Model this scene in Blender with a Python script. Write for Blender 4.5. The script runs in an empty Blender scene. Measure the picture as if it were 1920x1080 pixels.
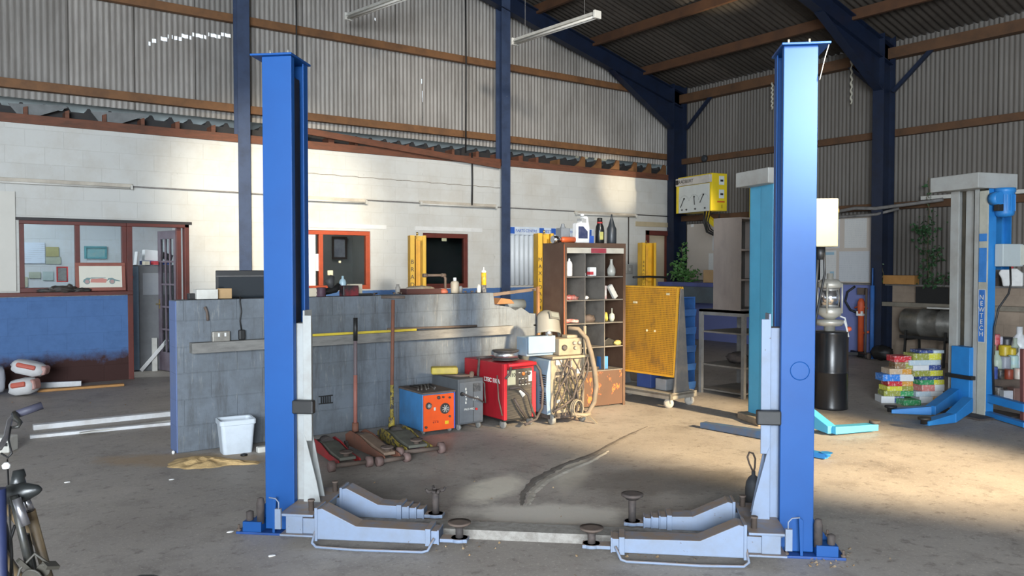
import bpy, bmesh, math, random
from mathutils import Vector, Matrix, Euler
R = math.radians
random.seed(7)
SC = bpy.context.scene
COL = SC.collection
# ------------------------------------------------------------------ camera
CAM_H = 1.6; YAW = R(36.1); FPX = 1520.0; HZ = 497.0
PITCH = math.atan((540 - HZ) / FPX)
cd = bpy.data.cameras.new('camera'); cam = bpy.data.objects.new('camera', cd); COL.objects.link(cam)
cam.location = (0, 0, CAM_H); cam.rotation_euler = (R(90) - PITCH, 0, -YAW)
cd.sensor_width = 36; cd.lens = 36 * FPX / 1920; cd.clip_start = .05; cd.clip_end = 200
SC.camera = cam
# ------------------------------------------------------------------ exposure and world
SC.view_settings.view_transform = 'Standard'; SC.view_settings.look = 'None'
SC.view_settings.gamma = 1; SC.view_settings.use_curve_mapping = False
SC.view_settings.exposure = 0.35
w = bpy.data.worlds.new('overcast_daylight'); SC.world = w; w.use_nodes = True
bgn = w.node_tree.nodes['Background']; bgn.inputs[0].default_value = (.80, .90, 1.0, 1); bgn.inputs[1].default_value = 1.0

def aim(o, tgt):
    d = Vector(tgt) - o.location
    o.rotation_euler = d.to_track_quat('-Z', 'Y').to_euler()
def spot(name, loc, tgt, energy, ang, blend, col, size=.3):
    l = bpy.data.lights.new(name, 'SPOT'); o = bpy.data.objects.new(name, l); COL.objects.link(o)
    l.energy = energy; l.spot_size = R(ang); l.spot_blend = blend; l.color = col; l.shadow_soft_size = size
    o.location = loc; aim(o, tgt); return o
def area(name, loc, tgt, energy, sx, sy, col):
    l = bpy.data.lights.new(name, 'AREA'); o = bpy.data.objects.new(name, l); COL.objects.link(o)
    l.shape = 'RECTANGLE'; l.size = sx; l.size_y = sy; l.energy = energy; l.color = col
    o.location = loc; aim(o, tgt); return o
WARM = (1.0, .80, .52)
# unseen spots added inside the shed, standing in for sun patches and glints
spot('sun_on_block_wall', (-2.0, -3.0, 7.0), (4.5, 12.31, 2.45), 15000, 13, .95, (1, .88, .68), .25)
spot('sun_glint_on_wall_top', (12.2, 3.4, .7), (11.75, 12.31, 3.25), 2600, 9, 1, (1, .82, .55), .1)
spot('sun_glint_on_purlin', (9.8, 4.5, .6), (10.93, 9.0, 6.05), 2200, 11, 1, (1, .85, .6), .1)
spot('sun_low_across_floor', (6.6, -8.0, 5.2), (6.25, 5.0, 0), 28000, 14, .5, (1, .77, .46), .35)
spot('sun_on_low_wall', (2.6, -6.0, 5.0), (5.0, 7.2, 1.0), 22000, 8.5, .9, (1, .79, .5), .3)
spot('wall_fill_spot', (3.0, -1.0, 6.4), (8.6, 12.31, 2.5), 3900, 34, 1, (1, .93, .82), .5)  # broad spot added to brighten the whole back wall
spot('post_glow_spot', (2.3, -1.6, 5.0), (3.85, 2.7, 2.75), 1100, 17, 1, (.95, .97, 1), .3)  # spot added for the bright glow near the top of the post
area('daylight_fill', (-4.0, -4.5, 2.6), (6, 8, .6), 2050, 5, 3.2, (.84, .92, 1.0))  # fill panel added inside the shed, standing in for daylight from behind

# ------------------------------------------------------------------ pixel of the photo -> point in the building
_fw = (math.sin(YAW), math.cos(YAW)); _rt = (math.cos(YAW), -math.sin(YAW))
def ray(x, y):
    a = (x - 960) / FPX; b = (540 - y) / FPX
    f = math.cos(PITCH) + b * math.sin(PITCH); u = b * math.cos(PITCH) - math.sin(PITCH)
    return (_rt[0] * a + _fw[0] * f, _rt[1] * a + _fw[1] * f, u)
def fl(x, y, z=0):
    d = ray(x, y); t = (z - CAM_H) / d[2]; return Vector((d[0] * t, d[1] * t, z))
def onY(x, y, Y=12.31):
    d = ray(x, y); t = Y / d[1]; return Vector((d[0] * t, Y, CAM_H + d[2] * t))
def onX(x, y, X=13.49):
    d = ray(x, y); t = X / d[0]; return Vector((X, d[1] * t, CAM_H + d[2] * t))
def dep(x, y, D):
    d = ray(x, y); t = D / (d[0] * _fw[0] + d[1] * _fw[1]); return Vector((d[0] * t, d[1] * t, CAM_H + d[2] * t))

# ------------------------------------------------------------------ materials
def _n(nt, t, **kw):
    n = nt.nodes.new(t)
    for k, v in kw.items(): setattr(n, k, v)
    return n
def _lk(nt, a, b): nt.links.new(a, b)
def val(nt, sock, v):
    if hasattr(v, 'links') or isinstance(v, bpy.types.NodeSocket): nt.links.new(v, sock)
    else: sock.default_value = v
def c4(c): return (c[0], c[1], c[2], 1)
def mixc(nt, f, a, b, mode='MIX'):
    n = _n(nt, 'ShaderNodeMix', data_type='RGBA', blend_type=mode)
    val(nt, n.inputs[0], f); val(nt, n.inputs[6], c4(a) if isinstance(a, tuple) else a); val(nt, n.inputs[7], c4(b) if isinstance(b, tuple) else b)
    return n.outputs[2]
def noise(nt, vec, scale, detail=5, rough=.6):
    n = _n(nt, 'ShaderNodeTexNoise'); n.inputs['Scale'].default_value = scale; n.inputs['Detail'].default_value = detail; n.inputs['Roughness'].default_value = rough
    if vec is not None: nt.links.new(vec, n.inputs['Vector'])
    return n.outputs['Fac']
def ramp(nt, f, a, b):
    n = _n(nt, 'ShaderNodeMapRange'); n.inputs[1].default_value = a; n.inputs[2].default_value = b; n.clamp = True
    nt.links.new(f, n.inputs[0]); return n.outputs[0]
def math_(nt, op, a, b=0.0, c=None):
    n = _n(nt, 'ShaderNodeMath', operation=op); val(nt, n.inputs[0], a); val(nt, n.inputs[1], b)
    if c is not None: val(nt, n.inputs[2], c)
    return n.outputs[0]
def bump(nt, h, strength=.3, dist=.01):
    n = _n(nt, 'ShaderNodeBump'); n.inputs['Strength'].default_value = strength; n.inputs['Distance'].default_value = dist
    nt.links.new(h, n.inputs['Height']); return n.outputs[0]
def base_mat(name):
    m = bpy.data.materials.new(name); m.use_nodes = True; nt = m.node_tree
    return m, nt, nt.nodes['Principled BSDF']
def objvec(nt, scale=None):
    tc = _n(nt, 'ShaderNodeTexCoord')
    if scale is None: return tc.outputs['Object']
    mp = _n(nt, 'ShaderNodeMapping'); mp.inputs['Scale'].default_value = scale; nt.links.new(tc.outputs['Object'], mp.inputs[0]); return mp.outputs[0]
def worldpos(nt):
    g = _n(nt, 'ShaderNodeNewGeometry'); return g.outputs['Position']
def sep(nt, v):
    s = _n(nt, 'ShaderNodeSeparateXYZ'); nt.links.new(v, s.inputs[0]); return s.outputs
_mc = {}
def M(name, col, dirt=None, amt=.5, sc=6, rough=.6, metal=0, bmp=.15, stretch=None, spec=.5, chips=None, chip_amt=.62, dust=None):
    """worn paint / metal / plastic: base colour with noise dirt, optional chipped colour"""
    if name in _mc: return _mc[name]
    m, nt, b = base_mat(name)
    v = objvec(nt, stretch)
    if dirt is None: dirt = tuple(c * .55 for c in col)
    n1 = noise(nt, v, sc, 6, .65); f = ramp(nt, n1, .42, .72)
    cc = mixc(nt, math_(nt, 'MULTIPLY', f, amt), col, dirt)
    if chips is not None:
        n2 = noise(nt, v, sc * 3.1, 8, .7); cc = mixc(nt, ramp(nt, n2, chip_amt, chip_amt + .04), cc, chips)
    if dust is not None:  # settled dust lies on whatever faces up
        g = _n(nt, 'ShaderNodeNewGeometry'); nz = sep(nt, g.outputs['Normal'])[2]; nd = noise(nt, v, 9, 6, .7)
        cc = mixc(nt, math_(nt, 'MULTIPLY', ramp(nt, nz, .55, .85), ramp(nt, nd, .25, .55)), cc, dust)
    nt.links.new(cc, b.inputs['Base Color'])
    b.inputs['Roughness'].default_value = rough; b.inputs['Metallic'].default_value = metal
    b.inputs['Specular IOR Level'].default_value = spec
    if bmp: nt.links.new(bump(nt, noise(nt, v, sc * 5, 4), bmp, .004), b.inputs['Normal'])
    _mc[name] = m; return m

# ------------------------------------------------------------------ mesh builder
class B:
    def __init__(s): s.bm = bmesh.new(); s.mi = 0; s.sm = False
    def _tag(s, fs):
        for f in fs: f.material_index = s.mi; f.smooth = s.sm
    def faces(s, vs, fs):
        v = [s.bm.verts.new(p) for p in vs]; out = []
        for f in fs:
            try: out.append(s.bm.faces.new([v[i] for i in f]))
            except ValueError: pass
        s._tag(out); return s
    def box(s, x0, x1, y0, y1, z0, z1):
        if x0 > x1: x0, x1 = x1, x0
        if y0 > y1: y0, y1 = y1, y0
        if z0 > z1: z0, z1 = z1, z0
        vs = [(x, y, z) for z in (z0, z1) for y in (y0, y1) for x in (x0, x1)]
        return s.faces(vs, [(0, 2, 3, 1), (4, 5, 7, 6), (0, 1, 5, 4), (2, 6, 7, 3), (0, 4, 6, 2), (1, 3, 7, 5)])
    def obox(s, c, size, rot=(0, 0, 0)):
        q = Euler(rot).to_matrix(); c = Vector(c); hx, hy, hz = [k / 2 for k in size]
        vs = [c + q @ Vector((x, y, z)) for z in (-hz, hz) for y in (-hy, hy) for x in (-hx, hx)]
        return s.faces(vs, [(0, 2, 3, 1), (4, 5, 7, 6), (0, 1, 5, 4), (2, 6, 7, 3), (0, 4, 6, 2), (1, 3, 7, 5)])
    def beam(s, p0, p1, w, h, up=(0, 0, 1)):
        """rectangular bar from p0 to p1, w sideways, h along up"""
        p0 = Vector(p0); p1 = Vector(p1); d = (p1 - p0).normalized(); up = Vector(up)
        sd = d.cross(up)
        if sd.length < 1e-4: sd = d.cross(Vector((1, 0, 0)))
        sd.normalize(); u2 = sd.cross(d).normalized()
        vs = []
        for p in (p0, p1):
            for a, b_ in ((-1, -1), (1, -1), (1, 1), (-1, 1)): vs.append(p + sd * a * w / 2 + u2 * b_ * h / 2)
        return s.faces(vs, [(3, 2, 1, 0), (4, 5, 6, 7), (0, 1, 5, 4), (1, 2, 6, 5), (2, 3, 7, 6), (3, 0, 4, 7)])
    def cyl(s, p0, p1, r, r2=None, seg=18, smooth=True):
        return s.sweep([p0, p1], [r, r if r2 is None else r2], seg, smooth)
    def sweep(s, pts, rs, seg=10, smooth=True, closed=False):
        pts = [Vector(p) for p in pts]; n = len(pts)
        if not hasattr(rs, '__len__'): rs = [rs] * n
        d0 = (pts[1] - pts[0]).normalized()
        ref = Vector((0, 0, 1)) if abs(d0.z) < .9 else Vector((1, 0, 0))
        a = d0.cross(ref).normalized(); rings = []
        for i, p in enumerate(pts):
            if closed: d = (pts[(i + 1) % n] - pts[i - 1]).normalized()
            elif i == 0: d = d0
            elif i == n - 1: d = (pts[i] - pts[i - 1]).normalized()
            else: d = ((pts[i + 1] - pts[i]).normalized() + (pts[i] - pts[i - 1]).normalized()).normalized()
            a = (a - d * a.dot(d)).normalized(); b = d.cross(a)
            rings.append([s.bm.verts.new(p + (a * math.cos(t) + b * math.sin(t)) * rs[i]) for t in [2 * math.pi * k / seg for k in range(seg)]])
        fs = []
        m = n if closed else n - 1
        for i in range(m):
            r0 = rings[i]; r1 = rings[(i + 1) % n]
            for k in range(seg):
                f = s.bm.faces.new((r0[k], r0[(k + 1) % seg], r1[(k + 1) % seg], r1[k])); f.material_index = s.mi; f.smooth = smooth
        if not closed:
            for rg in (rings[0][::-1], rings[-1]):
                f = s.bm.faces.new(rg); f.material_index = s.mi
        return s
    def lathe(s, prof, c=(0, 0, 0), seg=24, axis=None, smooth=True):
        """prof: list of (r, h) along axis (default z)"""
        c = Vector(c); q = Vector((0, 0, 1)).rotation_difference(Vector(axis).normalized()).to_matrix() if axis is not None else Matrix.Identity(3)
        rings = []
        for r, h in prof:
            r = max(r, 1e-4)
            rings.append([s.bm.verts.new(c + q @ Vector((r * math.cos(t), r * math.sin(t), h))) for t in [2 * math.pi * k / seg for k in range(seg)]])
        for i in range(len(rings) - 1):
            for k in range(seg):
                f = s.bm.faces.new((rings[i][k], rings[i][(k + 1) % seg], rings[i + 1][(k + 1) % seg], rings[i + 1][k])); f.material_index = s.mi; f.smooth = smooth
        for rg in (rings[0][::-1], rings[-1]):
            f = s.bm.faces.new(rg); f.material_index = s.mi
        return s
    def prism(s, poly, a0, a1, plane='xz'):
        """poly extruded along the missing axis from a0 to a1"""
        def P(p, a):
            if plane == 'xz': return (p[0], a, p[1])
            if plane == 'yz': return (a, p[0], p[1])
            return (p[0], p[1], a)
        n = len(poly); vs = [P(p, a0) for p in poly] + [P(p, a1) for p in poly]
        fs = [tuple(range(n))[::-1], tuple(range(n, 2 * n))] + [(i, (i + 1) % n, n + (i + 1) % n, n + i) for i in range(n)]
        return s.faces(vs, fs)
    def blob(s, c, size, seed=0, amp=.15, rot=(0, 0, 0), sub=3, fr=3.0, boxy=0.0):
        r = bmesh.ops.create_icosphere(s.bm, subdivisions=sub, radius=1)
        q = Euler(rot).to_matrix(); c = Vector(c); from mathutils import noise as NZ
        for v in r['verts']:
            d = v.co.normalized(); k = 1 + amp * NZ.noise(d * fr + Vector((seed * 7.3, seed * 1.7, 3.1)))
            if boxy: mx = max(abs(d.x), abs(d.y), abs(d.z)); k *= (1 - boxy) + boxy * (1 / mx) * .8
            v.co = c + q @ Vector((d.x * size[0] * k, d.y * size[1] * k, d.z * size[2] * k))
        for f in {f for v in r['verts'] for f in v.link_faces}: f.material_index = s.mi; f.smooth = True
        return s
    def done(s, name, mats, parent=None, loc=None, rz=None, bevel=0, rot=None, recalc=True):
        if recalc: bmesh.ops.recalc_face_normals(s.bm, faces=s.bm.faces)
        me = bpy.data.meshes.new(name); s.bm.to_mesh(me); s.bm.free()
        if not isinstance(mats, (list, tuple)): mats = [mats]
        for m in mats: me.materials.append(m)
        o = bpy.data.objects.new(name, me); COL.objects.link(o)
        if parent is not None: o.parent = parent
        if loc is not None: o.location = loc
        if rz is not None: o.rotation_euler = (0, 0, rz)
        if rot is not None: o.rotation_euler = rot
        if bevel:
            bv = o.modifiers.new('bevel', 'BEVEL'); bv.width = bevel; bv.segments = 2; bv.limit_method = 'ANGLE'; bv.angle_limit = R(50)
        return o
def tag(o, label=None, cat=None, group=None, kind=None):
    if label: o['label'] = label
    if cat: o['category'] = cat
    if group: o['group'] = group
    if kind: o['kind'] = kind
    return o
def thing(name, label, cat, loc=(0, 0, 0), rz=0, group=None, rot=None):
    o = bpy.data.objects.new(name, None); COL.objects.link(o); o.empty_display_size = .1
    o.location = loc; o.rotation_euler = rot if rot else (0, 0, rz)
    return tag(o, label, cat, group)
def kids(o): return [c for c in COL.objects if c.parent == o]
def dup(root, loc, rz=None, label=None, group=None, rot=None, scale=None):
    def cp(o, par):
        c = o.copy(); COL.objects.link(c); c.parent = par
        for g in kids(o): cp(g, c)
        return c
    r = cp(root, None); r.location = loc
    if rz is not None: r.rotation_euler = (0, 0, rz)
    if rot is not None: r.rotation_euler = rot
    if scale is not None: r.scale = (scale,) * 3 if not hasattr(scale, '__len__') else scale
    if label: r['label'] = label
    if group: r['group'] = group
    return r
def S(o): o['kind'] = 'structure'; return o
def text(name, s, size, mat, parent, loc, rot, ext=.001, align='CENTER', sp=1.0, bold=0):
    cu = bpy.data.curves.new(name, 'FONT'); cu.body = s; cu.size = size; cu.extrude = ext; cu.align_x = align; cu.align_y = 'CENTER'; cu.space_line = sp; cu.offset = bold
    t = bpy.data.objects.new(name + '_tmp', cu); COL.objects.link(t)
    dg = bpy.context.evaluated_depsgraph_get(); me = bpy.data.meshes.new_from_object(t.evaluated_get(dg))
    bpy.data.objects.remove(t); me.materials.clear(); me.materials.append(mat)
    o = bpy.data.objects.new(name, me); COL.objects.link(o); o.parent = parent; o.location = loc; o.rotation_euler = rot
    return o
# ------------------------------------------------------------------ materials of the building
def block_mat(name, axis, top, low=None, low_z=1.2, foot=None, foot_z=.4, grime=.25, top_dirt=(.42, .36, .28), bw=.45, bh=.225, bumpy=.35, streak=0):
    m, nt, b = base_mat(name); pos = worldpos(nt); s = sep(nt, pos)
    cb = _n(nt, 'ShaderNodeCombineXYZ'); nt.links.new(s[0] if axis == 'x' else s[1], cb.inputs[0]); nt.links.new(s[2], cb.inputs[1])
    br = _n(nt, 'ShaderNodeTexBrick'); nt.links.new(cb.outputs[0], br.inputs['Vector'])
    br.inputs['Scale'].default_value = 1; br.inputs['Brick Width'].default_value = bw; br.inputs['Row Height'].default_value = bh
    br.inputs['Mortar Size'].default_value = .006; br.inputs['Mortar Smooth'].default_value = .6
    br.inputs['Color1'].default_value = (1, 1, 1, 1); br.inputs['Color2'].default_value = (.95, .95, .95, 1); br.inputs['Mortar'].default_value = (.93, .925, .92, 1)
    n1 = noise(nt, pos, 1.3, 8, .7); n2 = noise(nt, pos, 14, 5, .7); n3 = noise(nt, pos, 5, 6, .75)
    col = mixc(nt, math_(nt, 'MULTIPLY', ramp(nt, n1, .45, .75), grime), top, top_dirt)
    if low:
        e = math_(nt, 'ADD', s[2], math_(nt, 'MULTIPLY', math_(nt, 'SUBTRACT', n2, .5), .02))
        lc = mixc(nt, math_(nt, 'MULTIPLY', ramp(nt, n3, .45, .7), .45), low, tuple(k * .6 for k in low))
        if foot:
            e2 = math_(nt, 'ADD', s[2], math_(nt, 'MULTIPLY', math_(nt, 'SUBTRACT', n3, .5), .35))
            lc = mixc(nt, ramp(nt, e2, foot_z + .08, foot_z - .08), lc, foot)
        col = mixc(nt, ramp(nt, e, low_z + .004, low_z - .004), col, lc)
    if streak:  # oil runs down the paint
        m2 = _n(nt, 'ShaderNodeMapping'); m2.inputs['Scale'].default_value = (9, 9, 1.1); nt.links.new(pos, m2.inputs[0]); col = mixc(nt, math_(nt, 'MULTIPLY', ramp(nt, noise(nt, m2.outputs[0], 1.2, 7, .75), .50, .68), streak), col, (.055, .05, .045)); col = mixc(nt, math_(nt, 'MULTIPLY', ramp(nt, noise(nt, m2.outputs[0], 2.7, 5, .7), .58, .70), streak * .6), col, (.40, .40, .36))
        col = mixc(nt, math_(nt, 'MULTIPLY', ramp(nt, n3, .46, .66), streak), col, (.10, .11, .12))
    # small dark splashes and scuffs
    st = _n(nt, 'ShaderNodeMapping'); st.inputs['Scale'].default_value = (9, 9, 4); nt.links.new(pos, st.inputs[0])
    sp_ = ramp(nt, noise(nt, st.outputs[0], 1.6, 6, .8), .66, .72)
    col = mixc(nt, math_(nt, 'MULTIPLY', sp_, .55), col, (.07, .06, .05))
    col = mixc(nt, 1.0, col, br.outputs['Color'], 'MULTIPLY')
    nt.links.new(col, b.inputs['Base Color']); b.inputs['Roughness'].default_value = .75; b.inputs['Specular IOR Level'].default_value = .25
    h = math_(nt, 'ADD', math_(nt, 'MULTIPLY', br.outputs['Fac'], -1.0), math_(nt, 'MULTIPLY', n2, .5))
    nt.links.new(bump(nt, h, bumpy, .008), b.inputs['Normal']); return m
m_wall = block_mat('white_painted_block', 'x', (.60, .60, .57), (.085, .175, .38), 1.18, (.055, .025, .022), .36, .5)
m_walloff = block_mat('office_block', 'x', (.62, .66, .70), None, grime=.4)
m_low = block_mat('grey_painted_block', 'x', (.155, .178, .205), None, grime=.75, top_dirt=(.09, .095, .095), bumpy=.5, streak=.6)
m_lowend = block_mat('blue_painted_block_end', 'y', (.13, .18, .34), None, grime=.6, top_dirt=(.20, .22, .27))
def rwall_mat():
    m = block_mat('right_wall_block', 'y', (.38, .30, .23), None, grime=.6, top_dirt=(.13, .10, .08))
    nt = m.node_tree; b = nt.nodes['Principled BSDF']; lnk = b.inputs['Base Color'].links[0]; src = lnk.from_socket
    s = sep(nt, worldpos(nt)); f = ramp(nt, s[1], 7.55, 7.56)
    c = mixc(nt, f, src, (.19, .22, .46)); nt.links.new(c, b.inputs['Base Color']); return m
m_rlow = rwall_mat()
def corr_mat(name, axis, c1, c2, sheet=.9, grime=(.10, .085, .07), pitch=0.0, dark_low=None):
    m, nt, b = base_mat(name); pos = worldpos(nt); s = sep(nt, pos); a = s[0] if axis == 'x' else s[1]
    wn = _n(nt, 'ShaderNodeTexWhiteNoise', noise_dimensions='1D')
    nt.links.new(math_(nt, 'FLOOR', math_(nt, 'DIVIDE', a, sheet)), wn.inputs['W'])
    col = mixc(nt, wn.outputs['Value'], c1, c2)
    mp = _n(nt, 'ShaderNodeMapping'); mp.inputs['Scale'].default_value = (7, 7, .6); nt.links.new(pos, mp.inputs[0])
    col = mixc(nt, math_(nt, 'MULTIPLY', ramp(nt, noise(nt, mp.outputs[0], 1.5, 8, .75), .45, .75), .6), col, grime)
    col = mixc(nt, math_(nt, 'MULTIPLY', ramp(nt, noise(nt, pos, .6, 4), .4, .7), .35), col, grime)
    # darker bands along the corrugations and dark sheet laps
    fr = math_(nt, 'FRACT', math_(nt, 'DIVIDE', a, sheet)); lap = math_(nt, 'LESS_THAN', fr, .022)
    col = mixc(nt, math_(nt, 'MULTIPLY', lap, .7), col, (.03, .025, .02))
    if pitch:
        w_ = math_(nt, 'SINE', math_(nt, 'MULTIPLY', a, 2 * math.pi / pitch)); col = mixc(nt, math_(nt, 'MULTIPLY', ramp(nt, w_, -.2, -.95), .5), col, grime)
    nt.links.new(col, b.inputs['Base Color']); b.inputs['Roughness'].default_value = .65; b.inputs['Specular IOR Level'].default_value = .3
    return m
m_corr = corr_mat('corrugated_sheet_back', 'x', (.31, .295, .275), (.42, .395, .365), .83, pitch=.0755)
m_corr_r = corr_mat('corrugated_sheet_right', 'y', (.13, .12, .107), (.185, .17, .152), .83, pitch=.0755)  # darker copy of the back-wall sheets; weaker light is put into the colour
m_roof = corr_mat('corrugated_sheet_roof', 'y', (.055, .048, .040), (.085, .072, .06), .83, (.025, .02, .017))
m_steel = M('navy_painted_steel', (.009, .017, .042), (.006, .007, .012), .6, 5, .45)
m_steel2 = M('blue_grey_painted_steel', (.045, .068, .13), (.02, .024, .04), .5, 5, .5, chips=(.30, .27, .24), chip_amt=.68)
m_timber = M('red_brown_timber', (.16, .058, .03), (.07, .035, .02), .8, 5, .7, stretch=(1, 1, 4))
m_timber2 = M('ochre_brown_timber', (.20, .092, .035), (.09, .045, .022), .8, 4, .7)
m_pale = M('pale_lining_board', (.46, .52, .52), (.22, .26, .26), .5, 2, .7)
m_dark = M('dark_bitumen_sheet', (.022, .022, .024), (.05, .04, .03), .5, 6, .7)
m_frame = M('red_brown_window_frame', (.13, .028, .02), (.05, .018, .015), .6, 5, .5)
m_frame_o = M('orange_red_window_frame', (.42, .075, .03), (.22, .04, .02), .5, 5, .5)
m_glass, nt, b = base_mat('window_glass'); b.inputs['Base Color'].default_value = (.9, .95, .95, 1); b.inputs['Transmission Weight'].default_value = 1; b.inputs['Roughness'].default_value = .02; b.inputs['IOR'].default_value = 1.02
m_conduit = M('grey_conduit', (.22, .21, .20), (.08, .07, .06), .7, 8, .6)
m_white = M('aged_white_plastic', (.62, .61, .56), (.35, .32, .27), .5, 6, .5)

# floor: worn concrete with oil stains, dusty patches and a scored groove
def floor_mat():
    m, nt, b = base_mat('worn_concrete'); pos = worldpos(nt); s = sep(nt, pos)
    n1 = noise(nt, pos, .9, 8, .65); n2 = noise(nt, pos, 4.5, 8, .7); n3 = noise(nt, pos, 30, 4, .7); n4 = noise(nt, pos, 1.9, 7, .7)
    col = mixc(nt, ramp(nt, n1, .35, .68), (.33, .295, .265), (.44, .40, .36))
    col = mixc(nt, math_(nt, 'MULTIPLY', ramp(nt, n4, .52, .72), .6), col, (.15, .13, .115))
    col = mixc(nt, math_(nt, 'MULTIPLY', ramp(nt, n2, .5, .78), .5), col, (.42, .38, .33))
    col = mixc(nt, math_(nt, 'MULTIPLY', ramp(nt, n3, .55, .8), .35), col, (.15, .13, .11))
    col = mixc(nt, math_(nt, 'MULTIPLY', ramp(nt, noise(nt, pos, 55, 3, .6), .58, .68), .6), col, (.58, .53, .46))
    col = mixc(nt, math_(nt, 'MULTIPLY', ramp(nt, noise(nt, pos, 11, 6, .75), .55, .66), .55), col, (.13, .11, .095))
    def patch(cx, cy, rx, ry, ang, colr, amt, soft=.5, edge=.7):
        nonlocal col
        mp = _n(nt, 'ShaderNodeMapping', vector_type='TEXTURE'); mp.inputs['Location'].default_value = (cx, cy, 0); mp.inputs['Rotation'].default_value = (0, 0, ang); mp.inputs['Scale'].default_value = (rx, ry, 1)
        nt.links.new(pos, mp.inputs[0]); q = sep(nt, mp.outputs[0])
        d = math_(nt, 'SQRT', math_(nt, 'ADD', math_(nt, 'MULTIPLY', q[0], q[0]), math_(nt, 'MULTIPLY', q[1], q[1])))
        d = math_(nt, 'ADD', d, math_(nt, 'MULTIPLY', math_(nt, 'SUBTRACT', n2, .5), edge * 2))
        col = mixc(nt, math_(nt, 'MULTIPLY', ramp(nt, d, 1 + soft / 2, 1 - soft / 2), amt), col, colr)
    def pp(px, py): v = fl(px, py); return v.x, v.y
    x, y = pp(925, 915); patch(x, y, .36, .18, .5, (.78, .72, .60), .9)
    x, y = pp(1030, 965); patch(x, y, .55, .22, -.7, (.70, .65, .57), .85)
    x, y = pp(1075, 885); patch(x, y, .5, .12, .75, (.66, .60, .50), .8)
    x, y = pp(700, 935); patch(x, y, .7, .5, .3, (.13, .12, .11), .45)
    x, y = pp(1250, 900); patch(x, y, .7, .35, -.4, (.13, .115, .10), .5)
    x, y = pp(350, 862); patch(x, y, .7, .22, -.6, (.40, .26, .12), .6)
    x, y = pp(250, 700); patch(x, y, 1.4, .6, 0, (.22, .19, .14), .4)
    nt.links.new(col, b.inputs['Base Color']); b.inputs['Specular IOR Level'].default_value = .35
    nt.links.new(math_(nt, 'ADD', math_(nt, 'MULTIPLY', n2, .35), .38), b.inputs['Roughness'])
    nt.links.new(bump(nt, math_(nt, 'ADD', n2, math_(nt, 'MULTIPLY', n3, .4)), .25, .01), b.inputs['Normal']); return m
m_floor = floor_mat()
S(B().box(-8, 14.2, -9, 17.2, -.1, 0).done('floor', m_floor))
# broken lip of a filled trench curving across the floor
def lip(pix, w0, h, m, nm):
    pts = [fl(x, y) for x, y in pix]; out = []
    for i in range(len(pts) - 1):
        for q in range(8): t = q / 8; out.append(pts[i].lerp(pts[i + 1], t))
    out.append(pts[-1]); b = B(); n = len(out); vs = []
    for i, p in enumerate(out):
        d = (out[min(i + 1, n - 1)] - out[max(i - 1, 0)]).normalized(); sd = Vector((-d.y, d.x, 0)); w = w0 * (.6 + .5 * random.random()) * math.sin(math.pi * (i + .6) / (n + .2)) ** .4
        vs += [p - sd * w + Vector((0, 0, -.002)), p - sd * w * .3 + Vector((0, 0, h)), p + sd * w * .4 + Vector((0, 0, h * .8)), p + sd * w + Vector((0, 0, -.002))]
    fs = [(4 * i + j, 4 * i + j + 1, 4 * i + j + 5, 4 * i + j + 4) for i in range(n - 1) for j in range(3)]
    b.faces(vs, fs); return S(b.done(nm, m))
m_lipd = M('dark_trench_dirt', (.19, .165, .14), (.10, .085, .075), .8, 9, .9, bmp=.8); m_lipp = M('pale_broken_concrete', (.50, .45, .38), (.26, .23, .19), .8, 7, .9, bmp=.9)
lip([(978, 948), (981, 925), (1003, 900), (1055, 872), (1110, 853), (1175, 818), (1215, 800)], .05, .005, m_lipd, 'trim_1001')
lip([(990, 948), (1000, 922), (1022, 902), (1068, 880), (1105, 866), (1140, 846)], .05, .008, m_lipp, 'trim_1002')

# ------------------------------------------------------------------ back wall, block part with its openings
BY = 12.31
ops = [(1.04, 2.33, 1.24, 2.20), (2.33, 3.16, 0, 2.20), (4.60, 6.06, 1.20, 2.16), (7.06, 8.00, 1.19, 2.16), (12.53, 13.30, 0, 2.34)]
def wall_grid(b, x0, x1, z0, z1, y0, y1, holes):
    xs = sorted({x0, x1, *[h[0] for h in holes], *[h[1] for h in holes]}); zs = sorted({z0, z1, *[h[2] for h in holes], *[h[3] for h in holes]})
    for i in range(len(xs) - 1):
        cz = None
        for j in range(len(zs) - 1):
            mx = (xs[i] + xs[i + 1]) / 2; mz = (zs[j] + zs[j + 1]) / 2
            if any(h[0] < mx < h[1] and h[2] < mz < h[3] for h in holes): continue
            b.box(xs[i], xs[i + 1], y0, y1, zs[j], zs[j + 1])
b = B(); wall_grid(b, -6, 13.45, 0, 3.45, BY, BY + .2, ops); S(b.done('wall_back', m_wall))
# office beyond the openings
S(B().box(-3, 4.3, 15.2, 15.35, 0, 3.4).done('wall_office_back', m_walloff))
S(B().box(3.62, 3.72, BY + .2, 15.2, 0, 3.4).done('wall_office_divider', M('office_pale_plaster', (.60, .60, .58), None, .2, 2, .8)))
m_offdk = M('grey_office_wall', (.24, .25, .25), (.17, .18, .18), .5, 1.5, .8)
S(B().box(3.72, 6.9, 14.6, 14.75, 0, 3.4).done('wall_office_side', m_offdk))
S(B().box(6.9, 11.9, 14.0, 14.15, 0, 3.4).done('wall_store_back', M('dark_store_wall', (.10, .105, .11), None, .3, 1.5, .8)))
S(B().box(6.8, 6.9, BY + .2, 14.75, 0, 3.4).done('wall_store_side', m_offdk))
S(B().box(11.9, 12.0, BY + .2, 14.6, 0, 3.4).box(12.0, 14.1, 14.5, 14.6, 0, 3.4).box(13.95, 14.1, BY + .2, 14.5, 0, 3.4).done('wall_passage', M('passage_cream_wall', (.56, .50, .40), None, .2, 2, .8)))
S(B().box(-3, 15, BY + .2, 15.35, 3.38, 3.42).done('ceiling_office', m_pale))
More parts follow.
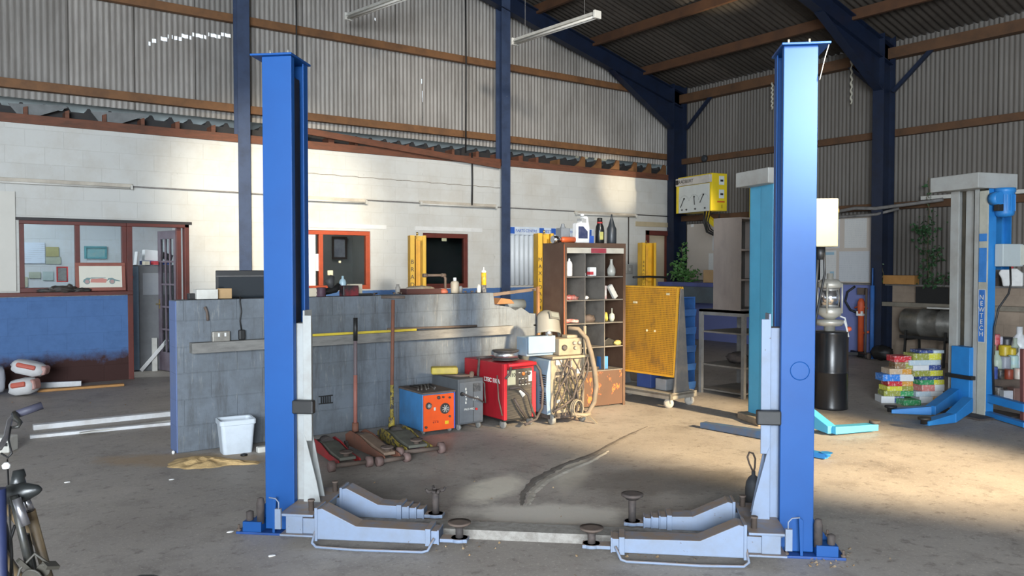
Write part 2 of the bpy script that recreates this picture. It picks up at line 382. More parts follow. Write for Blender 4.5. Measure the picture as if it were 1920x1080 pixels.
area('office_daylight', (.3, 13.6, 3.2), (1.4, 14.6, 0.8), 70, 2, 1.2, (.85, .93, 1))
area('reception_daylight', (5.3, 13.5, 3.2), (5.3, 14.4, 1), 14, 1, .8, (1, .97, .9))
area('passage_daylight', (13.0, 13.6, 3.2), (12.9, 14.2, 0), 6, .8, .8, (1, .95, .85))
# ------------------------------------------------------------------ corrugated cladding (3-inch profile)
def corrugated(name, mat, axis, a0, a1, z0f, z1f, off, amp=.011, pitch=.0755, seg=6, dz=.3, hole=None, lap=.83):
    bm = bmesh.new(); n = int((a1 - a0) / pitch * seg); rows = {}
    zlo = min(z0f(a0), z0f(a1)); 
    prev = None
    for i in range(n + 1):
        a = a0 + (a1 - a0) * i / n; z0 = z0f(a); z1 = max(z1f(a), z0 + .05)
        k = int(max(1, round((max(z1f(a0), z1f(a1)) - zlo) / dz))); col_ = []
        o_ = off + amp * math.sin(2 * math.pi * a / pitch) + (.006 if int(math.floor(a / lap)) % 2 else 0)
        for j in range(k + 1):
            z = z0 + (z1 - z0) * j / k
            col_.append(bm.verts.new((a, o_, z) if axis == 'x' else (o_, a, z)))
        if prev:
            for j in range(k):
                zz = prev[j].co.z; am = a - (a1 - a0) / n / 2
                if hole and hole(am, (prev[j].co.z + prev[j + 1].co.z) / 2): continue
                f = bm.faces.new((prev[j], col_[j], col_[j + 1], prev[j + 1])); f.smooth = True
        prev = col_
    me = bpy.data.meshes.new(name); bm.to_mesh(me); bm.free(); me.materials.append(mat)
    o = bpy.data.objects.new(name, me); COL.objects.link(o); return S(o)
EAVE = 5.47; SL = .268; RX = 13.55; RIDGE_X = 1.5
def roofz(x): return EAVE + SL * (RX - x) if x > RIDGE_X else EAVE + SL * (RX - RIDGE_X) - SL * (RIDGE_X - x)
from mathutils import noise as NZ
c1a = onY(277, 80, 12.5); c1b = onY(435, 66, 12.5)
def hole_back(a, z):
    if c1a.x < a < c1b.x:
        t = (a - c1a.x) / (c1b.x - c1a.x); zc = c1a.z + (c1b.z - c1a.z) * (t ** .7) + .012 * math.sin(a * 90)
        return abs(z - zc) < .022 and NZ.noise(Vector((a * 23, 0, 4))) > -.18
    h0 = onY(792, 232, 12.5); h1 = onY(789, 168, 12.5)
    if abs(a - (h0.x + .012 * math.sin(z * 9))) < .0075 and h0.z < z < h1.z: return True
    q = onY(790, 152, 12.5)
    if abs(a - q.x) < .007 and abs(z - q.z) < .04: return True
    q = onY(703, 35, 12.5)
    if abs(a - q.x) < .012 and abs(z - q.z) < .03: return True
    return False
corrugated('wall_back_upper', m_corr, 'x', -6, 13.6, lambda a: 3.80, roofz, 12.5, hole=hole_back, dz=.035 * 1.0)
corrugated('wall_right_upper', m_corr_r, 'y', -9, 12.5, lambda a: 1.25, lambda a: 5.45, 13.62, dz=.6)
# roof
def roof(name, x0, x1):
    bm = bmesh.new(); n = int(21.6 / .0755 * 5); prev = None
    for i in range(n + 1):
        y = -9 + 21.6 * i / n; d = .012 * math.sin(2 * math.pi * y / .0755 / 1.6)
        c_ = [bm.verts.new((x, y, roofz(x) + d)) for x in (x0, x1)]
        if prev: f = bm.faces.new((prev[0], c_[0], c_[1], prev[1])); f.smooth = True
        prev = c_
    me = bpy.data.meshes.new(name); bm.to_mesh(me); bm.free(); me.materials.append(m_roof)
    o = bpy.data.objects.new(name, me); COL.objects.link(o); S(o)
roof('ceiling', RIDGE_X, 13.75); 
roof('ceiling_far_slope', -7, RIDGE_X)
# ------------------------------------------------------------------ right wall, block part
S(B().box(13.49, 13.72, -3, 12.5, 0, 1.25).done('wall_right', m_rlow))
S(B().box(13.33, 13.5, -3, 7.50, .90, .97).done('trim_1', M('wall_ledge_concrete', (.26, .23, .18), (.12, .1, .08), .6, 6, .8)))
S(B().box(13.42, 13.74, -3, 12.3, 1.25, 1.275).done('trim_2', m_conduit))
S(B().box(-7.6, -7.5, -9, 12.5, 3.2, 8.6).done('added_wall_left', m_corr_r)); S(B().box(-7.6, 13.7, -9.1, -9, 3.6, 8.9).done('added_wall_front', m_corr))  # unseen upper walls added to dim the light under the roof
S(B().box(13.49, 13.72, -9, -3, 0, 1.25).done('wall_right_far', m_rlow))
# rails
k = 3
def rail(b, nm='trim'):
    pass
for (z, y0, m) in ((5.24, 12.36, m_timber2), (3.90, 12.36, m_timber2)):
    S(B().box(-6, 13.5, y0, y0 + .09, z, z + .12).done('trim_%d' % k, m, bevel=.004)); k += 1
m_timber3 = M('dark_brown_timber', (.115, .055, .024), (.05, .028, .016), .8, 4, .75)
for z in (3.80, 2.555):
    S(B().box(13.50, 13.60, -9, 12.3, z, z + .12).done('trim_%d' % k, m_timber3, bevel=.004)); k += 1
S(B().box(13.42, 13.58, -9, 12.3, 5.12, 5.30).done('trim_%d' % k, m_timber3)); k += 1
# wall plate on the block wall
S(B().box(-6, 13.3, BY - .03, BY + .14, 3.44, 3.56).done('trim_%d' % k, m_timber, bevel=.004)); k += 1
# pale lining behind the gap and the collapsed lean-to roof sheets
S(B().box(-6, 13.75, 13.1, 13.14, 3.35, 4.6).box(13.62, 13.75, 12.45, 13.1, 3.35, 5.5).box(13.40, 13.70, 12.50, 12.54, 3.35, 4.2).done('trim_%d' % k, m_pale)); k += 1
# ------------------------------------------------------------------ steel frame
def ibeam(b, p0, p1, w, h, up, tf=.014, tw=.01):
    """I section: flange width w, depth h along up"""
    p0 = Vector(p0); p1 = Vector(p1); up = Vector(up).normalized(); d = (p1 - p0).normalized(); u2 = (up - d * up.dot(d)).normalized()
    for sgn in (1, -1):
        o_ = u2 * sgn * (h - tf) / 2; b.beam(p0 + o_, p1 + o_, w, tf, u2)
    b.beam(p0, p1, tw, h - tf * 2, u2)
k += 1
def trim(b, m, **kw):
    global k
    o = S(b.done('trim_%d' % k, m, **kw)); k += 1; return o
# gable posts in the back wall
for x0, x1, top in ((3.84, 4.02, 8.0), (8.64, 8.83, 6.6)):
    xm = (x0 + x1) / 2; b = B(); ibeam(b, (xm, 12.26, 0), (xm, 12.26, top), x1 - x0, .20, (0, 1, 0)); trim(b, m_steel2)
# corner column, eaves column, rafters with haunches
b = B(); ibeam(b, (13.36, 12.22, 0), (13.36, 12.22, 5.5), .20, .40, (1, 0, 0)); trim(b, m_steel)
b = B(); ibeam(b, (13.32, 7.50, 0), (13.32, 7.50, 5.5), .20, .36, (1, 0, 0)); trim(b, m_steel)
for y in (12.22, 7.50, 2.8):
    b = B(); z0 = roofz(13.4) - .34; z1 = roofz(RIDGE_X) - .34
    ibeam(b, (13.5, y, z0), (RIDGE_X, y, z1), .16, .32, (0, 0, 1))
    # haunch
    b.prism([(13.5, z0 - .1), (13.5, z0 - .62), (13.16, z0 - .62), (11.4, roofz(11.4) - .48), (11.4, roofz(11.4) - .40)], y - .008, y + .008)
    b.beam((13.16, y, z0 - .62), (11.4, y, roofz(11.4) - .49), .16, .014); trim(b, m_steel)
b = B()
for x in [12.35 - 1.42 * i for i in range(8)]:
    zz = roofz(x) - .02
    b = B(); b.beam((x, -4, zz - .10), (x, 12.4, zz - .10), .07, .17, (0, 0, 1)); trim(b, M('purlin_timber', (.10, .043, .018), (.045, .022, .013), .8, 3, .75))
# knee braces on the right wall
for (y, s_) in ((7.5, 1), (7.5, -1), (12.1, -1)):
    b = B(); b.beam((13.42, y + .1 * s_, 4.55), (13.46, y + .75 * s_, 5.16), .06, .06); trim(b, m_steel)
# wall plate blocks and the broken lean-to sheets seen through the gap
for i in range(40):
    x = -1.2 + i * .47 + random.uniform(-.04, .04)
    if x > 13.1: break
    wdt = random.choice((.05, .05, .06, .1)) if x < 10.3 else .09
    b = B()
    if x > 10.2: b.prism([(x, 3.56), (x + wdt * 3.2, 3.56), (x + wdt * 3.2, 3.76), (x + wdt * 2.4, 3.78), (x + wdt * 1.6, 3.66)], 12.36, 12.40)
    else: b.prism([(x, 3.56), (x + wdt, 3.56), (x + wdt, 3.68), (x, 3.66)], 12.36, 12.9)
    trim(b, m_timber2 if x > 10 else m_timber)
b = B(); x = -2.0
while x < 13.2:
    b.prism([(x, 3.61), (x + .1, 3.61), (x + .10, 3.71), (x + .135, 3.775), (x + .165, 3.775), (x + .2, 3.71), (x + .2, 3.61)], 12.66, 12.70)
    b.prism([(x + .1, 3.70), (x + .135, 3.765), (x + .165, 3.765), (x + .2, 3.70), (x + .26, 3.70), (x + .26, 3.69), (x + .04, 3.69), (x + .04, 3.70)], 12.7, 13.1); x += .27
trim(b, m_dark)
b = B(); b.box(-2, 13.2, 12.60, 12.66, 3.56, 3.70); trim(b, m_dark)
# fallen timber across the gap
p0 = onY(560, 243, 12.22); p1 = onY(938, 311, 12.22); p1.z = min(p1.z, 3.50)
tag(B().beam(p0, p1, .04, .10).done('fallen_timber', m_timber, bevel=.004), 'loose red-brown timber slipped diagonally across the gap above the white block wall', 'timber')
p0 = onY(20, 209, 12.5); 
for (xa, xb) in ((30, 70), (185, 225)):
    q0 = onY(xa, 0, 12.3); q1 = onY(xb, 0, 12.3)
    b = B(); b.prism([(q0.x, 3.57), (q1.x, 3.57), (q1.x + .35, 3.72), (q1.x + .28, 3.74), (q0.x - .1, 3.70)], 12.40, 12.42); trim(b, M('torn_felt', (.20, .21, .21), (.08, .08, .08), .6, 5, .8))
# ------------------------------------------------------------------ openings: frames, glass, sills
def frame(name, x0, x1, z0, z1, mat, mull=(), y0=BY + .02, y1=BY + .10, t=.06, sill=None, glass=True, label=None):
    r = thing(name, None, None, (x0, y0, z0)); S(r); W = x1 - x0; Hh = z1 - z0; D = y1 - y0
    b = B(); b.box(0, W, 0, D, 0, t).box(0, W, 0, D, Hh - t, Hh).box(0, t, 0, D, t, Hh - t).box(W - t, W, 0, D, t, Hh - t)
    for mx in mull: b.box(mx - x0 - t * .5, mx - x0 + t * .5, 0, D, t, Hh - t)
    b.done('frame', mat, r, bevel=.004)
    if glass: B().box(t, W - t, D * .5 - .002, D * .5 + .002, t, Hh - t).done('pane', m_glass, r)
    if sill: B().box(*sill).done('sill', mat, r, bevel=.005)
    return r
frame('window_1', 1.04, 2.33, 1.24, 2.20, m_frame, (1.72,), sill=(-.5, 1.34, -.14, .08, -.05, .0))
S(B().box(2.33, 2.40, BY - .01, BY + .12, 0, 2.14).box(3.10, 3.16, BY - .01, BY + .12, 0, 2.20).box(2.33, 3.16, BY - .01, BY + .12, 2.14, 2.20).box(3.02, 3.08, BY + .12, BY + .2, 0, 2.14).done('trim_%d' % k, m_frame, bevel=.004)); k += 1
S(B().box(1.0, 3.2, BY - .012, BY + .02, 2.185, 2.225).done('trim_%d' % k, M('dark_lintel', (.03, .025, .025), None, .3))); k += 1
frame('window_2', 4.60, 6.06, 1.20, 2.16, m_frame_o, (5.20,), t=.07)
frame('window_3', 7.06, 8.00, 1.19, 2.16, m_frame, (), t=.08)
S(B().box(12.50, 12.60, BY - .02, BY + .12, 0, 2.34).box(13.2, 13.3, BY - .02, BY + .12, 0, 2.34).box(12.5, 13.3, BY - .02, BY + .12, 2.24, 2.34).done('trim_%d' % k, m_frame, bevel=.004)); k += 1
S(B().box(12.2, 13.25, BY - .02, BY, 2.42, 2.52).done('trim_%d' % k, M('cream_lintel', (.48, .40, .26), None, .3))); k += 1
for (x0, x1, z) in ((5.0, 6.35, 2.20), (6.9, 8.3, 2.20)):
    S(B().box(x0, x1, BY - .012, BY, z, z + .07).done('trim_%d' % k, M('white_lintel', (.72, .72, .70), None, .3))); k += 1
# glazed office door standing open into the office
m_door = M('mauve_brown_door', (.14, .115, .14), (.08, .05, .06), .6, 4, .6)
dr = thing('door_1', None, None, (3.07, BY + .22, 0.01), R(101)); S(dr)
W, Hh = .62, 2.10; b = B()
b.box(0, .09, 0, .04, 0, Hh).box(W - .09, W, 0, .04, 0, Hh).box(.09, W - .09, 0, .04, Hh - .12, Hh).box(.09, W - .09, 0, .04, 0, .28)
for i in (1, 2): xx = .09 + (W - .18) * i / 3; b.box(xx - .014, xx + .014, .005, .035, .28, Hh - .12)
for i in range(1, 5): zz = .28 + (Hh - .40) * i / 5; b.box(.09, W - .09, .008, .032, zz - .014, zz + .014)
b.done('door_frame', m_door, dr, bevel=.003)
B().box(.09, W - .09, .018, .022, .28, Hh - .12).done('pane', m_glass, dr)
b = B(); b.lathe([(.022, 0), (.022, .008), (.008, .012), (.008, .04)], (W - .05, .04, 1.0), axis=(0, 1, 0)); b.obox((W - .09, .085, 1.0), (.11, .014, .018)); b.box(W - .065, W - .035, .04, .045, .93, 1.07)
m_brass = M('worn_brass', (.55, .40, .16), None, .4, 8, .35, .9); b.done('door_handle', m_brass, dr)
# ------------------------------------------------------------------ conduits and fluorescent battens on the walls
b = B(); pts = [(-1, BY - .015, 2.70), (3.8, BY - .015, 2.69), (4.2, BY - .015, 2.68), (8.6, BY - .015, 2.67), (13.2, BY - .015, 2.66)]
b.sweep(pts, .012, 6); tag(b.done('wall_conduit', m_conduit), 'thin grey cable run joining the tube lights along the white block wall', 'cable')
b = B(); pts = []
for i in range(40):
    t = i / 39; pts.append((4.3 + 4.4 * t, BY - .01, 3.06 - .03 * t + .008 * math.sin(i * 2.1)))
b.sweep(pts, .005, 5); tag(b.done('frayed_cable', M('dusty_old_cable', (.42, .38, .32), (.2, .15, .1), .7, 20)), 'dusty frayed cable sagging above the tube lights on the white wall', 'cable')
b = B(); b.cyl((11.98, BY - .02, 2.64), (11.98, BY - .02, 1.62), .012, seg=8)
tag(b.done('drop_conduit', M('dark_conduit', (.05, .04, .035))), 'dark vertical conduit dropping to the grey wall switch', 'pipe')
r = thing('wall_switch', 'grey switch box on the white wall at the foot of the dark conduit', 'switch', (11.98, BY, 1.50))
B().box(-.09, .09, -.06, 0, -.08, .10).done('switch_box', M('grey_switch_box', (.42, .40, .36)), r, bevel=.008); B().box(-.02, .02, -.072, -.06, -.02, .04).done('switch_rocker', m_white, r)
def batten(x0, x1, z, label):
    r = thing('tube_light', label, 'light', ((x0 + x1) / 2, BY, z), group='tube lights on the white wall'); L_ = x1 - x0
    B().box(-L_ / 2, L_ / 2, -.05, 0, 0, .05).done('housing', M('dusty_batten', (.55, .50, .42), (.3, .25, .2), .6, 5), r, bevel=.006)
    B().cyl((-L_ / 2 + .04, -.065, -.012), (L_ / 2 - .04, -.065, -.012), .014, seg=10).done('tube', M('unlit_tube', (.62, .60, .55), None, .3, 5, .3), r)
    b = B(); 
    for e in (-1, 1): b.box(e * L_ / 2 - .03 * (e > 0), e * L_ / 2 + .03 * (e < 0), -.085, -.05, -.03, .03)
    b.done('end_cap', m_white, r)
for (xa, ya, xb, yb, lab) in ((-80, 330, 247, 352, 'dusty tube light on the white wall above the office window, longest of them'), (560, 372, 685, 376, 'tube light partly behind the left lift post, above the orange-red window'), (785, 378, 928, 388, 'tube light above the small dark window on the white wall'), (1076, 398, 1190, 404, 'tube light on the white wall above the pigeonhole shelf')):
    p = onY(xa, ya); q = onY(xb, yb); batten(p.x, q.x, (p.z + q.z) / 2 - .02, lab)
# hanging battens
def hang(p0, p1, label):
    p0 = Vector(p0); p1 = Vector(p1); L_ = (p1 - p0).length; d = p1 - p0
    r = thing('hanging_tube_light', label, 'light', (p0 + p1) / 2, math.atan2(d.y, d.x), 'tube lights hung from the roof')
    B().prism([(-.06, -.02), (-.025, .035), (.025, .035), (.06, -.02)], -L_ / 2, L_ / 2, 'yz').done('housing', m_white, r, bevel=.004)
    B().cyl((-L_ / 2 + .03, .03, -.045), (L_ / 2 - .03, .03, -.045), .016, seg=10).cyl((-L_ / 2 + .03, -.03, -.045), (L_ / 2 - .03, -.03, -.045), .016, seg=10).done('tube', M('unlit_tube', (.62, .60, .55)), r)
    for e in (-1, 1):
        B().box(e * L_ / 2 - .02, e * L_ / 2 + .02, -.065, .065, -.07, .04).done('end_cap', m_white, r, bevel=.006)
        B().cyl((e * L_ * .36, 0, .03), (e * L_ * .36, 0, roofz(((p0 + p1) / 2).x) - p0.z - .1), .004, seg=6).done('hanging_chain', m_conduit, r)
hang((7.71, 8.55, 5.12), (7.60, 10.35, 5.12), 'white tube light hanging from the roof, right of the two')
hang((5.70, 11.0 - .9, 5.45), (5.40, 11.7, 5.45), 'white tube light hanging from the roof, left of the two')
# dark hanging cables against the cladding
def vcable(name, x, z0, z1, r_, label, y=12.2, m=None):
    b = B(); b.sweep([(x, y, z0), (x + .01, y, (z0 + z1) / 2), (x, y, z1)], r_, 6); tag(b.done(name, m or M('black_rubber', (.015, .015, .015), None, .3, 8, .5)), label, 'cable')
q = onY(555, 100, 12.2); vcable('hanging_cable', q.x, 3.5, 7.2, .012, 'black cable hanging down the cladding just right of the left blue post')
q = onY(873, 100, 12.2); vcable('hanging_cable', q.x, 3.6, 6.6, .014, 'black cable hanging down the cladding left of the second navy column')
q = onY(885, 340, 12.25); vcable('hanging_cable', q.x, 2.68, 3.62, .014, 'short black cable down the white wall above the small dark window', 12.25)
for (px, y0, y1, lab) in ((1597, 105, 195, 'pale crinkled strip dangling from the eaves left of the right-hand navy column'), (1448, 160, 205, 'pale ragged strip dangling from the eaves behind the right lift post')):
    p = onX(px, y0, 13.41); q = onX(px, y1, 13.41); p.z = min(max(p.z, 5.14), 5.25); b = B(); n = 24; pts = []
    for i in range(n + 1): t = i / n; pts.append((13.41, p.y + .015 * math.sin(i * 1.6), p.z + (q.z - p.z) * t))
    b.sweep(pts, [.012 + .01 * abs(math.sin(i * .8)) for i in range(n + 1)], 6); tag(b.done('dangling_strip', M('pale_foam_strip', (.50, .47, .38))), lab, 'strip')
# ------------------------------------------------------------------ foreground two-post lift
m_blue = M('lift_blue_paint', (.005, .068, .255), (.004, .048, .19), .5, 2.0, .48, bmp=.08, spec=.35, chips=(.04, .05, .08), chip_amt=.74)
m_blue2 = M('lift_blue_inner', (.01, .06, .24), (.01, .02, .06), .7, 3, .5)
m_arm = M('lift_arm_grey', (.19, .245, .35), (.17, .19, .22), .7, 7, .55, chips=(.10, .075, .06), chip_amt=.66, dust=(.26, .20, .16))
m_carr = M('carriage_grey', (.34, .355, .35), (.22, .20, .17), .6, 5, .6, chips=(.12, .1, .08), chip_amt=.70)
m_rubber = M('black_rubber', (.015, .015, .015), None, .3, 8, .5)
m_dusty = M('dusty_dark_rubber', (.045, .038, .036), (.16, .12, .10), .6, 9, .8)
m_dirt = M('dusty_brown_steel', (.13, .095, .075), (.06, .05, .045), .7, 9, .8)
LO = Vector((2.795, 3.68, 0)); LR = math.atan2(-.687, .727)
lift = thing('two_post_lift', 'bright blue two-post car lift with grey arms in the foreground', 'car lift', LO, LR)
PH = 2.83
for sg in (-1, 1):
    h_ = PH if sg < 0 else PH - .04
    def X(a, b_): return (a * sg, b_ * sg) if sg > 0 else (b_ * -1, a * -1)
    def bx(b, u0, u1, v0, v1, z0, z1): b.box(u0 * sg, u1 * sg, v0, v1, z0, z1)
    post = B()
    bx(post, 1.40, 1.58, 0, .008, .02, h_); bx(post, 1.40, 1.58, .252, .26, .02, h_); bx(post, 1.572, 1.58, .008, .252, .02, h_)
    bx(post, 1.40, 1.408, 0.008, .05, .02, h_); bx(post, 1.40, 1.408, .19, .252, .02, h_)
    po = post.done('post', m_blue, lift, bevel=.003)
    b = B(); bx(b, 1.41, 1.425, .055, .07, .1, h_ - .05); bx(b, 1.43, 1.56, .06, .2, .1, h_ - .1); b.done('screw_shaft', M('greasy_black_steel', (.02, .022, .028), (.05, .045, .04), .6, 6, .4), lift)
    b = B(); bx(b, 1.385, 1.64, -.03, .275, h_, h_ + .012); tp = b.done('top_plate', m_blue, lift, bevel=.002)
    b = B()
    for uu in (1.43, 1.54): b.lathe([(.006, 0), (.006, .03)], (uu * sg, .03, h_ + .012), 8); b.lathe([(.011, 0), (.011, .012)], (uu * sg, .03, h_ + .012), 6); b.lathe([(.011, -.024), (.011, -.012)], (uu * sg, .03, h_ + .012), 6)
    for uu in (1.47,): b.lathe([(.011, 0), (.011, .018)], (uu * sg, .2, h_ + .012), 6)
    b.done('bolt', M('light_zinc', (.55, .52, .45), None, .3, 8, .4, .6), tp)
    b = B(); bx(b, 1.38, 1.74, -.06, .32, 0, .015); b.done('base_plate', m_blue2, lift, bevel=.003)
    # foot gussets and the two rubber-sleeved studs on the outer side
    b = B()
    b.prism([(1.585 * sg, .015), (1.70 * sg, .015), (1.70 * sg, .075), (1.585 * sg, .075)], -.055, .03)
    b.prism([(1.50 * sg, .015), (1.515 * sg, .015), (1.515 * sg, .21), (1.49 * sg, .23)], -.055, -.045)
    b.prism([(1.585 * sg, .015), (1.72 * sg, .015), (1.585 * sg, .2)], .1, .11)
    b.prism([(1.585 * sg, .015), (1.72 * sg, .015), (1.585 * sg, .2)], .25, .26)
    b.done('foot_bracket', m_blue, lift, bevel=.002)
    b = B(); b.lathe([(.022, .0), (.024, .12), (.018, .15), (.006, .155)], (1.60 * sg, -.025, .06), 14); b.lathe([(.020, .0), (.022, .07), (.006, .078)], (1.67 * sg, -.02, .055), 14)
    b.done('anchor_stud', m_dusty, lift)
    b = B()
    for (uu, vv) in ((1.73, -.04), (1.73, .3), (1.43, -.04)): b.lathe([(.014, 0), (.014, .014), (.007, .014), (.007, .04)], (uu * sg, vv, .012), 8)
    b.done('anchor_bolt', m_dirt, lift)
    # carriage: upright channel, splayed foot, rubber door guard
    b = B()
    bx(b, 1.34, 1.352, .03, .15, .12, 1.33)
    b.prism([(1.352 * sg, .14), (1.24 * sg, .14), (1.27 * sg, .30), (1.335 * sg, .56), (1.352 * sg, .6)], .025, .037)
    bx(b, 1.30, 1.352, .028, .04, .55, 1.30)
    b.prism([(1.352 * sg, .14), (1.26 * sg, .14), (1.29 * sg, .30), (1.34 * sg, .56), (1.352 * sg, .6)], .15, .162)
    bx(b, 1.352, 1.45, .07, .19, .12, 1.25); bx(b, 1.22, 1.40, -.09, .33, .12, .16)
    b.done('carriage', m_carr if sg < 0 else m_arm, lift, bevel=.003)
    b = B(); bx(b, 1.27, 1.40, -.03, .02, .72, .80); b.done('door_guard', m_rubber, lift, bevel=.008, )
    # hinge block
    b = B(); bx(b, 1.20, 1.40, -.22, .34, .17, .185); bx(b, 1.20, 1.40, -.22, .34, .055, .067); bx(b, 1.27, 1.37, -.20, -.05, .067, .17); bx(b, 1.27, 1.37, .2, .32, .067, .17)
    b.done('arm_bracket', m_arm, lift, bevel=.004)
    for vv in (-.14, .26): b = B(); b.lathe([(.016, 0), (.016, .19), (.02, .19), (.02, .2)], (1.24 * sg, vv, .05), 12); b.done('hinge_pin', m_dirt, lift)
    b = B(); bx(b, 1.385, 1.42, -.235, -.215, .10, .215); b.sweep([(1.40 * sg, -.225, .2), (1.40 * sg, -.225, .25), (1.42 * sg, -.22, .27), (1.46 * sg, -.22, .275)], .004, 6); b.done('lock_lever', m_arm, lift)
    # front arm and rear arm
    for (nm, v0, tongue, pad_u, stemh, steps) in (('front', -.15, 1, .37, .06, 1), ('rear', .27, 0, .60, .13, 3)):
        yaw_ = 0
        a = B(); hw = .065
        u_out = 1.18; u_in = .52 if nm == 'front' else .80
        # outer box with the raised, sloping heel
        prof = [(u_out * sg, .045), (u_out * sg, .215), ((u_out - .03) * sg, .222), ((u_out - .23) * sg, .128), (u_in * sg, .122), (u_in * sg, .045)]
        a.prism(prof, v0 - hw, v0 + hw); ao = a.done('swing_arm', m_arm, lift, bevel=.004)
        b = B(); b.box((u_out - .005) * sg, (u_out + .012) * sg, v0 - hw - .006, v0 + hw + .006, .035, .225); b.box(1.18 * sg, 1.30 * sg, v0 - .04, v0 + .04, .067, .155); b.done('arm_heel', m_arm, ao, bevel=.003)
        b = B(); b.box(u_in * sg, (u_in + .03) * sg, v0 - hw - .008, v0 + hw + .008, .036, .132)
        uu = u_in
        for st in range(steps):
            k1 = 1 - .12 * (st + 1); b.box((uu - .045) * sg, uu * sg, v0 - hw * k1, v0 + hw * k1, .045, .118 - .008 * st)
            b.box((uu - .045) * sg, (uu - .036) * sg, v0 - hw * k1 - .004, v0 + hw * k1 + .004, .042, .124 - .008 * st); uu -= .045
        b.done('telescopic_section', m_arm, ao, bevel=.002)
        b = B(); b.box((pad_u - .05) * sg, uu * sg, v0 - .04, v0 + .04, .05, .07); b.lathe([(.05, 0), (.05, .02)], (pad_u * sg, v0, .05), 18); b.done('pad_tongue', m_arm, ao, bevel=.003)
        b = B(); b.lathe([(.022, 0), (.022, stemh)], (pad_u * sg, v0, .07), 14)
        zt = .07 + stemh
        p = B()
        if nm == 'rear' and sg < 0:
            p.lathe([(.03, 0), (.03, .012)], (pad_u * sg, v0, zt), 14)
            for aa in range(4):
                t = aa * math.pi / 2 + .5; dx, dy = math.cos(t), math.sin(t); p.sweep([(pad_u * sg + dx * .02, v0 + dy * .02, zt + .008), (pad_u * sg + dx * .05, v0 + dy * .05, zt + .006), (pad_u * sg + dx * .062, v0 + dy * .062, zt + .025)], [.012, .01, .008], 8)
        elif nm == 'rear':
            p.lathe([(.035, 0), (.055, .018), (.066, .022), (.066, .034), (.05, .036)], (pad_u * sg, v0, zt), 20)
        else: p.lathe([(.03, 0), (.055, .014), (.066, .02), (.066, .028), (.04, .024)], (pad_u * sg, v0, zt), 22)
        b.done('pad_stem', m_dusty, ao); p.done('lifting_pad', m_dirt if nm == 'front' else m_dusty, ao)
    # toe guard bar lying in front of the front arm
    b = B(); b.sweep([(1.19 * sg, -.21, .09), (1.20 * sg, -.235, .03), (1.17 * sg, -.25, .014), (.95 * sg, -.262, .012), (.75 * sg, -.255, .012), (.56 * sg, -.25, .012), (.53 * sg, -.245, .02), (.50 * sg, -.22, .08)], .008, 8)
    b.done('toe_guard', m_arm, lift)
m_dusty2 = M('dust_caked_plate', (.33, .31, .28), (.16, .14, .12), .8, 22, .85, bmp=.6)
b = B(); b.prism([(.03, 0), (.06, .045), (.22, .045), (.25, 0)], -1.19, 1.19, 'yz'); b.done('floor_cover', m_dusty2, lift)
# round blue cap on the right post, control box on its outer side
b = B(); b.lathe([(.052, 0), (.052, .004), (.046, .006)], (1.50, 0, 1.02), 28, axis=(0, -1, 0)); b.done('round_cap', m_blue, lift)
cb = B(); cb.box(1.582, 1.70, .02, .17, 1.70, 1.965); cbo = cb.done('control_box', M('cream_control_box', (.36, .32, .21), None, .3, 4, .5), lift, bevel=.006)
b = B(); b.lathe([(.018, 0), (.018, .012), (.012, .02)], (1.70, .09, 1.90), 16, axis=(1, 0, 0)); b.done('brass_knob', m_brass, cbo)
b = B(); b.lathe([(.012, 0), (.012, .01)], (1.70, .09, 1.83), 12, axis=(1, 0, 0)); b.done('green_button', M('green_button', (.02, .35, .2)), cbo)
b = B(); b.lathe([(.012, 0), (.012, .014)], (1.70, .09, 1.77), 12, axis=(1, 0, 0)); b.done('white_button', m_white, cbo)
b = B(); b.sweep([(1.62, .12, 1.70), (1.61, .12, 1.5), (1.60, .14, 1.2), (1.595, .2, .9)], .010, 8); b.sweep([(1.65, .12, 1.70), (1.66, .14, 1.55), (1.63, .2, 1.3), (1.60, .23, 1.0)], .007, 8); b.lathe([(.02, -.07), (.025, 0)], (1.63, .12, 1.70), 12); b.done('cable', m_rubber, cbo)
b = B(); b.sweep([(1.63, -.02, 2.785), (1.61, -.025, 2.72), (1.585, -.015, 2.60)], .0025, 6); b.done('thin_wire', m_white, lift)
# dark cylinder with a wire loop behind the right-hand arms
p = fl(1412, 975); ex = thing('weight_cylinder', 'dark grey round-shouldered cylinder with a wire loop, standing behind the right lift arms', 'cylinder', p)
b = B(); b.lathe([(.045, 0), (.05, .01), (.05, .20), (.045, .24), (.03, .27), (.012, .285), (.012, .31)], (0, 0, 0), 22); b.done('body', M('dark_slate_metal', (.045, .05, .058), (.09, .08, .07), .5, 6, .6), ex)
b = B(); b.sweep([(0, 0, .30), (-.03, .01, .36), (-.035, .02, .40), (-.01, .025, .425), (.02, .02, .415), (.03, .01, .38), (.012, 0, .33), (0, 0, .30)], .006, 8); b.done('wire_loop', m_dirt, ex)
